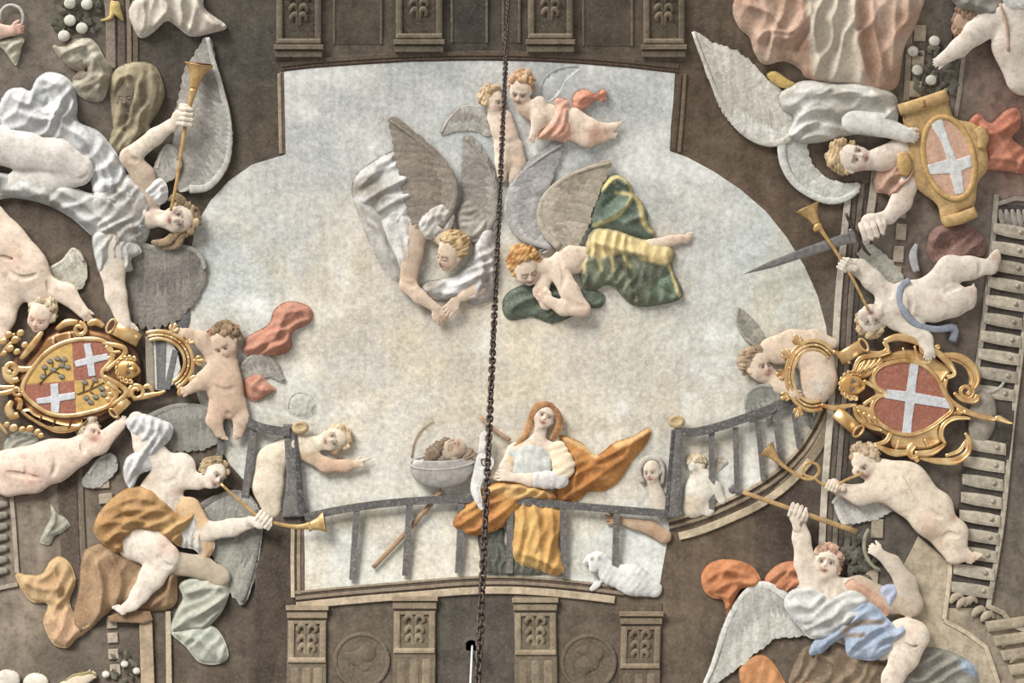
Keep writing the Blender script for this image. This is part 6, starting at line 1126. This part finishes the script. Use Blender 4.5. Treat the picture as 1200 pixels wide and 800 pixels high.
drape('robe', [(948, 766), (954, 750), (976, 736), (990, 722), (1010, 704), (1026, 708), (1040, 724), (1050, 730), (1082, 732), (1074, 744), (1054, 750), (1046, 762), (1034, 770), (1020, 774), (994, 768), (988, 748), (974, 756), (962, 766)], 34, 15, 12, (164, 180, 202), parent=t, folds=[([(958, 760), (986, 740), (1014, 716)], 6, 4), ([(1000, 762), (1010, 742), (1036, 732)], 6, 4), ([(1020, 770), (1034, 750), (1064, 738)], 5, 4), ([(990, 732), (1012, 732), (1040, 732)], -5, 4)], flow=(50, 13, 5), col2=(140, 158, 184), strokes=[([(986, 740), (1004, 730), (1034, 728)], 3, (150, 124, 98)), ([(992, 744), (1012, 744)], 3, (146, 122, 98))])
drape('shoulder_sash', [(990, 684), (1000, 678), (1016, 686), (1030, 696), (1042, 712), (1038, 722), (1022, 708), (1004, 700), (994, 694)], 34, 8, 8, (210, 162, 132), parent=t, folds=[([(998, 684), (1018, 696), (1036, 714)], 4, 3)], col2=(190, 138, 108)); drape('sleeve', [(1030, 690), (1040, 684), (1050, 686), (1052, 702), (1044, 712), (1034, 704)], 32, 7, 7, (168, 176, 202), parent=t, flow=(20, 9, 3))
sp = thing('spear', 930, 597, 'long wooden spear with a silver ball end held up at lower right', 'spear')
tube('shaft', [(866, 575, 50, 2.6), (935, 599, 52, 3.0), (1004, 623, 46, 3.4)], (182, 142, 86), M_WOOD, sp, 8, 4); s = Solid((206, 206, 202), 2); s.ball(859, 573, 50, 5.6); s.limb([(862, 574, 50, 2.6), (869, 576, 50, 3.2)], k=1.5); s.build('ball_end', M_STEEL, sp, .8)
wr = thing('laurel_wreath', 1010, 650, 'dark green laurel wreath in the hand of the blue-robed angel', 'wreath'); rr = random.Random(5)
tube('hoop', [(1018, 620, 22, 2.2), (1013, 632, 26, 2.4), (1014, 648, 28, 2.4), (1022, 662, 26, 2.2), (1032, 668, 22, 1.8)], (150, 142, 118), M_WOOD, wr, 8, 4)
for i in range(46):
    u, v = rr.gauss(1006, 12), rr.gauss(654, 15); a = rr.uniform(0, 6.28); l = rr.uniform(9, 15); o = feather('leaf', (u - math.cos(a) * l / 2, v - math.sin(a) * l / 2), (u + math.cos(a) * l / 2, v + math.sin(a) * l / 2), l * .5, 1, np.array((84, 82, 70)) * rr.uniform(.75, 1.35), wr, rr.uniform(4, 12), rr.uniform(5, 16), .6, .3); o.data.materials[0] = M_CLOTH

# ================================================================== THE TWO GILDED SHIELDS
RED = (164, 92, 70); CROSS = (196, 198, 202)
def gt(parent, pts, name='scroll', mat=None, flat=1.0, n=4, sides=9, closed=False): return tube(name, pts, None, mat or M_GOLD, parent, sides, n, flat=flat, closed=closed)
def spiral(parent, u, v, r, h, th, a0, turns=1.4, sgn=1):
    gt(parent, [(u + r * (1 - .62 * k / 14) * math.cos(a0 + sgn * turns * 2 * math.pi * k / 14), v + r * (1 - .62 * k / 14) * math.sin(a0 + sgn * turns * 2 * math.pi * k / 14), h + k * .35, th * (1 - .3 * k / 14)) for k in range(15)], n=2)
def roll(parent, a, b, r, h, name='scroll_roll'):
    a = np.array(a, float); b = np.array(b, float); d = (b - a) / np.linalg.norm(b - a)
    gt(parent, [(*a, h, r), (*b, h, r)], name, sides=14, n=2); n = np.array([-d[1], d[0]])
    ell = lambda k, f: [tuple(b + d * r * f * k * math.cos(t_) + n * r * k * math.sin(t_)) for t_ in np.linspace(0, 2 * np.pi, 18, endpoint=False)]
    plate('roll_hollow_shade', ell(.9, .5), h, h + r * 1.02, None, M_GOLDSHADE, parent, .5); gt(parent, [(*q, h + r * .98, 1.3) for q in ell(1.0, .5)], 'roll_rim', closed=True, n=1)  # dark disc on the roll's end stands in for its shaded hollow
def mask(parent, u, v, h, r, roll_, yaw, pitch):
    GC = (216, 158, 78); s = Solid(GC, 2); head(s, u, v, h, r, roll_, yaw, pitch, lips=(150, 92, 44), brow=(120, 70, 34), eyes=(64, 36, 20), blush=(196, 130, 60)); s.build('mask', M_GOLDFACE, parent, .7)
    A = frame(roll_, yaw, pitch); c = np.array([u, v, h], float)
    for k in range(11):
        a = math.pi * (.92 + 1.16 * k / 10); q = c + r * (.98 * math.cos(a) * A[0] + (.98 * math.sin(a) + .1) * A[1] + .05 * A[2]); d = r * .2
        gt(parent, [(q[0] + d * math.cos(t_) * (1 - .1 * n_), q[1] + d * math.sin(t_) * (1 - .1 * n_), q[2] + .5 * n_, r * .10) for n_, t_ in enumerate(np.linspace(a, a + 6.5, 8))], 'mask_curl', n=2, sides=7)
# ---- right shield
g = thing('gilded_shield', 1066, 466, 'gilded scrollwork shield with white cross on red and open crown, at right', 'shield', h=20)
F_ = [(1038, 461), (1029, 455), (1024, 445), (1026, 435), (1037, 427), (1060, 422.5), (1082, 428), (1098, 443), (1108, 463), (1116, 479), (1105, 490), (1088, 502), (1066, 509), (1043, 504), (1027, 491), (1022, 478), (1027, 467)]
OUT = [(1020, 424), (1034, 414), (1046, 410), (1060, 404), (1082, 408), (1098, 418), (1118, 433), (1110, 446), (1112, 460), (1122, 474), (1138, 486), (1116, 492), (1104, 506), (1108, 520), (1090, 531), (1066, 531), (1044, 529), (1026, 521), (1036, 512), (1018, 502), (1006, 488), (1012, 474), (1004, 462), (1010, 446), (1006, 434)]
plate('back_plate', [(u + (u - 1066) * .04, v + (v - 466) * .05) for u, v in OUT], 6, 22, None, M_GOLDSHADE, g, 4, 4, smooth=True)
plate('strapwork', [(1022, 430), (1034, 418), (1060, 410), (1082, 412), (1097, 421), (1114, 434), (1106, 446), (1109, 460), (1118, 474), (1130, 485), (1112, 489), (1101, 504), (1103, 518), (1088, 526), (1066, 526), (1046, 524), (1040, 512), (1022, 500), (1014, 486), (1020, 472), (1026, 461), (1018, 448)], 20, 30, None, M_GOLD, g, 4, 4, smooth=True)
plate('recess_shade', [(u + (u - 1066) * .07, v + (v - 466) * .07) for u, v in F_], 29, 31.5, None, M_GOLDSHADE, g, .6, 4)  # dark band painted as shade round the field
plate('field', F_, 30, 36, RED, M_CLOTH, g, 2.5, 4, label='brick red field'); gt(g, [(u, v, 37, 2.6) for u, v in F_], 'rim', closed=True)
plate('cross', [(1067, 425), (1077, 427), (1074, 447), (1073, 460), (1111, 467), (1114, 479), (1072, 472.5), (1069, 492), (1068, 508), (1057, 507), (1059, 490), (1061, 470.5), (1036, 466), (1040, 456), (1062, 458.5), (1064, 444)], 34, 38.5, CROSS, M_CLOTH, g, .8, label='pale grey cross')
gt(g, [(1036, 400, 36, 3), (1052, 395, 40, 4.5), (1072, 399, 40, 4.5), (1086, 407, 37, 4)]); gt(g, [(1036, 400, 36, 3), (1040, 409, 36, 3), (1030, 415, 34, 4), (1016, 412, 32, 2.5)]); gt(g, [(1058, 407, 38, 1.2), (1060, 416, 38, 1.2)]); spiral(g, 1085, 407, 8, 38, 2.6, 0, 1.2)
gt(g, [(1086, 407, 38, 3.4), (1100, 414, 38, 4.2), (1112, 426, 36, 4.2), (1119, 438, 33, 2.4), (1110, 442, 32, 3)]); gt(g, [(1098, 405, 38, 3.5), (1100, 409, 40, 3.0)]); gt(g, [(1072, 405, 40, 1.6), (1076, 422, 38, 1.8), (1088, 424, 39, 2.4), (1092, 414, 39, 2)])
gt(g, [(1104, 416, 32, 3.0), (1124, 418, 34, 4.5), (1140, 430, 34, 5), (1145, 444, 32, 4.4), (1140, 456, 30, 3)]); gt(g, [(1112, 420, 30, 2.0), (1130, 426, 31, 3), (1138, 440, 30, 3), (1137, 452, 29, 2)]); spiral(g, 1132, 458, 8.5, 33, 3.0, -.4, 1.3); gt(g, [(1118, 460, 30, 2), (1128, 468, 32, 3.2), (1143, 469, 33, 4.0), (1146, 462, 33, 3.2)])
gt(g, [(1109, 444, 33, 2.4), (1107, 456, 33, 2.8), (1113, 468, 34, 3), (1126, 478, 35, 3), (1140, 484, 34, 2.4)]); s = Solid((1, 1, 1), 1); s.ball(1125, 481, 36, 4.4); s.ball(1125, 481, 41, 2.2, cut=True, k=.5); s.build('boss', M_GOLD, g, .7)
gt(g, [(1129, 482, 37, 2.6), (1146, 487, 38, 3.0), (1160, 490, 38, 3.4), (1166, 491, 38, 2.2), (1170, 490, 38, 3.6), (1180, 494, 37, 2.4), (1187, 496, 36, .6)], 'spike')
gt(g, [(1138, 490, 32, 2), (1118, 490, 34, 3), (1106, 498, 35, 3), (1103, 510, 35, 3), (1108, 520, 33, 2)]); gt(g, [(1077, 536, 32, 2), (1098, 540, 34, 4), (1120, 540, 34, 4.8), (1134, 530, 33, 4), (1136, 516, 32, 3.2), (1131, 507, 30, 1.6)]); gt(g, [(1108, 534, 31, 2), (1124, 528, 31, 2.6), (1132, 516, 30, 1.6)])
gt(g, [(1108, 520, 35, 2), (1092, 530, 38, 4.2), (1072, 531, 38, 3.2)]); gt(g, [(1072, 520, 38, 4.6), (1066, 528, 38, 5), (1070, 536, 38, 3), (1076, 532, 38, 2.4)]); gt(g, [(1064, 530, 37, 3.6), (1046, 530, 38, 4.4), (1024, 521, 35, 1.6)]); gt(g, [(1024, 521, 35, 2), (1038, 517, 36, 3), (1044, 507, 36, 2.6)]); gt(g, [(1084, 514, 38, 1.5), (1088, 524, 38, 1.5)]); gt(g, [(1054, 515, 38, 1.5), (1050, 526, 38, 1.5)]); gt(g, [(1073, 536, 36, 3.5), (1076, 541, 36, 2.6)], 'drop')
for (cu, cv, sg) in ((1012, 430, -1), (1012, 488, 1)):
    w = plate('wing', [(1002, cv + sg * 10 * -1), (1010, cv + sg * 8), (1036, cv + sg * 10 if sg < 0 else cv + 12), (1030, cv - sg * 2), (1020, cv - sg * 10), (1008, cv - sg * 14)], 28, 36, None, M_GOLD, g, 3, 4, smooth=True)
    for k in range(4): gt(w, [(1006 + 6 * k, cv - sg * (8 - 3 * k), 38, 2.0), (1012 + 6 * k, cv + sg * (2 + k), 38.5, 2.2), (1014 + 6 * k, cv + sg * (8 + k), 37, 1)], 'plume', n=3)
gt(g, [(1000, 436, 34, 2), (1008, 420, 37, 3), (1030, 416, 38, 3), (1044, 412, 36, 2)]); gt(g, [(1000, 474, 34, 2), (1006, 490, 37, 3), (1020, 500, 38, 3), (1034, 504, 36, 2)]); gt(g, [(1012, 446, 36, 2.4), (1022, 452, 38, 2.4), (1034, 459, 38, 2.4)]); gt(g, [(1012, 474, 36, 2.4), (1024, 466, 38, 2.4), (1034, 463, 38, 2.4)])
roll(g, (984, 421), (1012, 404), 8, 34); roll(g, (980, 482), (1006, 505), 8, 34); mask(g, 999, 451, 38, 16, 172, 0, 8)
def crown(parent, cu, cv, rx, ry, a0, a1, fin, h=34, ang=0.0):
    f = lambda k, a: (cu + rx * k * math.cos(a) * math.cos(ang) - ry * k * math.sin(a) * math.sin(ang), cv + rx * k * math.cos(a) * math.sin(ang) + ry * k * math.sin(a) * math.cos(ang))
    A_ = np.linspace(a0, a1, 13)
    for k, th, hh in ((1.0, 2.4, h), (.88, 1.5, h + 1.5), (.76, 2.0, h)): gt(parent, [(*f(k, a), hh, th) for a in A_], 'crown_band', n=3)
    outer = [f(1.03, a) for a in A_]; inner = [f(.74, a) for a in A_[::-1]]; plate('crown_hoop', outer + inner, h - 8, h - 1, None, M_GOLDSHADE, parent, 1.2)
    for k, a in enumerate(fin):
        p0 = np.array(f(1.0, a)); p1 = np.array(f(1.30, a)); d = p1 - p0; n = np.array([-d[1], d[0]]) / np.linalg.norm(d)
        fo = tube('finial', [(*p0, h, 2.4), (*(p0 + d * .5), h + 2, 1.6), (*p1, h + 1, 2.6), (*(p1 + d * .2), h, .8)], None, M_GOLD, parent, 8, 3)
        for sx in (-1, 1): gt(fo, [(*(p0 + d * .2), h + 1, 1.2), (*(p0 + d * .5 + n * sx * 4), h + 2, 2.2), (*(p0 + d * .85 + n * sx * 4.5), h + 1, 1.2)], 'finial_leaf', n=3)
    for a in np.linspace(a0 + .2, a1 - .2, 9): q = f(.88, a); s = Solid((1, 1, 1), 1); s.ball(*q, h + 3, 1.7); s.build('crown_jewel', M_GOLD, parent, .7)
crown(g, 953, 440, 32, 41, math.radians(70), math.radians(318), [math.radians(a) for a in (118, 150, 182, 212, 240)], 34)
gt(g, [(962, 474, 36, 2), (976, 478, 38, 3.2), (990, 476, 38, 3), (1004, 474, 36, 1.6)]); gt(g, [(976, 412, 36, 2.4), (988, 416, 37, 2.4), (996, 426, 36, 2)])
# ---- left shield
g = thing('gilded_shield', 92, 442, 'gilded scrollwork shield quartered red crosses and yellow plants, at left', 'shield', h=20)
F_ = [(26, 457), (36, 434), (54, 413), (76, 401), (100, 397), (120, 399), (130, 408), (132, 420), (124, 430), (119, 437), (124, 444), (134, 450), (137, 460), (132, 470), (124, 477), (100, 484), (80, 487), (60, 485), (42, 475)]
plate('back_plate', [(6, 448), (14, 424), (34, 402), (50, 384), (84, 376), (120, 380), (146, 394), (160, 410), (166, 432), (164, 456), (152, 474), (128, 490), (98, 504), (64, 506), (36, 494), (14, 476)], 6, 22, None, M_GOLDSHADE, g, 4, 4, smooth=True)
plate('strapwork', [(18, 456), (28, 432), (44, 410), (56, 394), (82, 386), (116, 388), (144, 400), (152, 414), (144, 426), (150, 440), (152, 458), (142, 472), (124, 484), (96, 496), (66, 496), (40, 486)], 20, 30, None, M_BRONZE, g, 5, 4, smooth=True)
plate('recess_shade', [(u + (u - 84) * .07, v + (v - 442) * .08) for u, v in F_], 29, 32, None, M_GOLDSHADE, g, .6, 4)
FP = smooth_pts(F_, True, 5)
def clip_poly(poly, n, c):                   # keep the half plane n.p <= c
    out = []; m = len(poly)
    for i in range(m):
        a, b_ = poly[i], poly[(i + 1) % m]; da, db_ = a @ n - c, b_ @ n - c
        if da <= 0: out.append(a)
        if da * db_ < 0: out.append(a + (b_ - a) * da / (da - db_))
    return np.array(out)
nh = np.array([.08, 1.0]); ch_ = nh @ np.array([86, 446]); nv_ = np.array([1.0, -.06]); cv_ = nv_ @ np.array([87, 446])
QY = (206, 158, 74)
for (sh, sv, col, lab) in ((1, 1, QY, 'yellow quarter'), (1, -1, RED, 'red quarter'), (-1, 1, RED, 'red quarter'), (-1, -1, QY, 'yellow quarter')):
    p = clip_poly(clip_poly(FP, nh * sh, ch_ * sh), nv_ * sv, cv_ * sv); plate('quarter', p, 30, 36, col, M_CLOTH, g, .8, label=lab)
gt(g, [(u, v, 37, 2.6) for u, v in F_], 'rim', closed=True)
plate('cross', [(98, 403), (106, 402), (109, 417), (126, 414), (126, 421), (110, 425), (112, 440), (104, 441), (102, 427), (89, 430), (87, 423), (101, 419)], 34, 38.5, CROSS, M_CLOTH, g, .8, label='pale grey cross')
plate('cross', [(59, 450), (68, 449), (69, 462), (88, 459), (88, 467), (70, 470), (69, 484), (60, 483), (60, 472), (44, 473), (42, 467), (60, 464)], 34, 38.5, CROSS, M_CLOTH, g, .8, label='pale grey cross')
def plant(pts, balls):
    for a in pts: tube('stem', [(*q, 37.5, 1.0) for q in a], (106, 84, 40), M_WOOD, g, 6, 3)
    for (u, v) in balls:
        s = Solid((104, 98, 84), .6); s.ball(u, v, 38, (3.6, 3.2, 2.6)); s.limb([(u - 2.4, v - 1, 40, 1.0), (u + 2.4, v + 1, 40, 1.0)], k=.4, col=(150, 144, 128)); s.build('cotton_boll', M_CLOTH, g, .6)
plant([[(46, 450), (58, 438), (76, 426)], [(54, 442), (52, 432)], [(60, 437), (62, 424)], [(64, 435), (74, 440)], [(70, 430), (72, 420)]], [(52, 430), (58, 423), (67, 420), (72, 428), (79, 430), (72, 441), (50, 441), (62, 433), (75, 421)])
plant([[(90, 462), (104, 457), (122, 448)], [(98, 459), (98, 450)], [(106, 456), (110, 446)], [(104, 457), (112, 464)], [(114, 452), (120, 460)]], [(99, 448), (111, 445), (112, 465), (101, 466), (119, 455), (106, 471), (121, 462)])
# scrollwork
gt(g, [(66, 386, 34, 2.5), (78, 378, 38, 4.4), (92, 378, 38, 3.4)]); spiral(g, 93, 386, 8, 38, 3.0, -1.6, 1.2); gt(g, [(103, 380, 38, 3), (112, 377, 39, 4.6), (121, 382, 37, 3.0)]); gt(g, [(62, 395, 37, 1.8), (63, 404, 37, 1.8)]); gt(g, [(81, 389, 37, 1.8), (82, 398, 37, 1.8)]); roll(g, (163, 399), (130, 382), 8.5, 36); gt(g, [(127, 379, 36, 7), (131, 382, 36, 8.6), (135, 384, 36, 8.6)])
gt(g, [(24, 421, 34, 2.6), (36, 407, 37, 4.2), (47, 392, 36, 3.2), (50, 388, 34, 1.6)]); gt(g, [(46, 428, 34, 2), (34, 432, 36, 3.2), (22, 432, 36, 4), (12, 428, 34, 3)]); gt(g, [(6, 430, 34, 4), (8, 440, 36, 5), (14, 446, 36, 4.4), (22, 444, 36, 3)]); spiral(g, 12, 432, 9, 36, 3.6, 2.4, 1.2, -1)
gt(g, [(-8, 462, 34, 2.6), (8, 460, 38, 3.2), (20, 456, 38, 3)]); gt(g, [(-8, 452, 34, 2), (6, 454, 38, 2.6), (18, 453, 38, 2.6)]); spiral(g, 20, 458, 6, 38, 2.4, 0, 1.1)
gt(g, [(14, 470, 34, 3), (10, 478, 36, 5), (14, 487, 36, 5.4), (22, 486, 36, 3.4)]); gt(g, [(18, 466, 34, 2.4), (24, 470, 36, 3.4), (22, 480, 36, 3)])
plate('leaf_plate', [(24, 482), (34, 478), (42, 484), (54, 488), (72, 494), (92, 496), (100, 488), (96, 500), (84, 506), (66, 507), (50, 500), (36, 492)], 28, 38, None, M_GOLD, g, 3.5, 4, smooth=True)
for (u0, v0, u1, v1) in ((48, 487, 46, 493), (64, 491, 61, 500), (82, 492, 80, 502)): tube('leaf_groove', [(u0, v0, 38.5, 1.0), ((u0 + u1) / 2 + 1, (v0 + v1) / 2, 39, 1.2), (u1, v1, 38.5, .8)], None, M_GOLDSHADE, g, 6, 3)
for k, (u, v, r) in enumerate(((10, 392, 5), (18, 398, 5.5), (24, 390, 5), (29, 404, 4.5), (4, 400, 5), (12, 408, 5), (20, 412, 4.5), (5, 414, 4), (16, 501, 5.5), (26, 503, 4.5), (35, 502, 5), (44, 506, 4.5), (48, 510, 4), (8, 497, 4))):
    s = Solid((1, 1, 1), 1.5); s.ball(u, v, 34, (r, r * .8, r * .8), ang=-30); s.ball(u + r * .4, v - r * .3, 34 + r * .7, r * .4); s.build('bud', M_GOLD, g, .9)
gt(g, [(0, 418, 30, 1.6), (10, 404, 33, 2), (24, 396, 34, 1.6)]); gt(g, [(-6, 404, 30, 1.6), (6, 396, 33, 2), (18, 391, 33, 1.4)]); gt(g, [(-6, 492, 30, 1.5), (2, 500, 33, 2.4), (8, 508, 30, 1.2)])
gt(g, [(120, 402, 37, 2.2), (134, 404, 39, 2.8), (146, 408, 39, 3.2), (145, 416, 39, 3), (136, 424, 38, 2.6), (124, 434, 38, 2.4)]); gt(g, [(124, 405, 39, 2), (130, 412, 39, 2), (142, 412, 38, 1.6)]); gt(g, [(122, 441, 38, 2.4), (132, 446, 39, 2.8), (146, 455, 39, 3.2), (147, 462, 39, 3), (138, 470, 38, 2.6), (126, 478, 37, 2.2)]); gt(g, [(126, 448, 38, 2), (134, 455, 38, 2), (142, 460, 38, 1.6)])
for (u, v) in ((128, 420), (132, 416), (126, 456), (130, 462), (127, 468)): s = Solid((1, 1, 1), 1); s.ball(u, v, 36, (4, 3, 3), ang=20); s.build('bud', M_GOLD, g, .8)
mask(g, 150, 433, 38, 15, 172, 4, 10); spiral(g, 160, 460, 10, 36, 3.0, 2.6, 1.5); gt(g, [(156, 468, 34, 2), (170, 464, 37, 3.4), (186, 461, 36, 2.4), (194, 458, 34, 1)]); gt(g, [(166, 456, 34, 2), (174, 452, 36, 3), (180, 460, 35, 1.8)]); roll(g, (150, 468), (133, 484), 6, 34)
crown(g, 186, 424, 40, 36, math.radians(-112), math.radians(58), [math.radians(a) for a in (-68, -38, -2, 30, 55)], 34)
for k, (x0, c) in enumerate(((170, (150, 136, 116)), (182, (104, 100, 98)))): plate('crown_lining', [(x0, 394), (x0 + 9, 394), (x0 + 11, 456), (x0 + 2, 456)], 20, 27 - 2 * k, c, M_CLOTH, g, 1)
plate('crown_lining', [(178, 396), (196, 394), (208, 412), (212, 432), (206, 448), (192, 458), (180, 456)], 16, 24, (200, 200, 192), M_CLOTH, g, 1)
for (a, b_) in (((192, 396), (190, 456)), ((206, 410), (196, 456))): strip('lining_stripe', [a, b_], 7, 20, 25.5, (112, 110, 110), g, -3, curve=False)
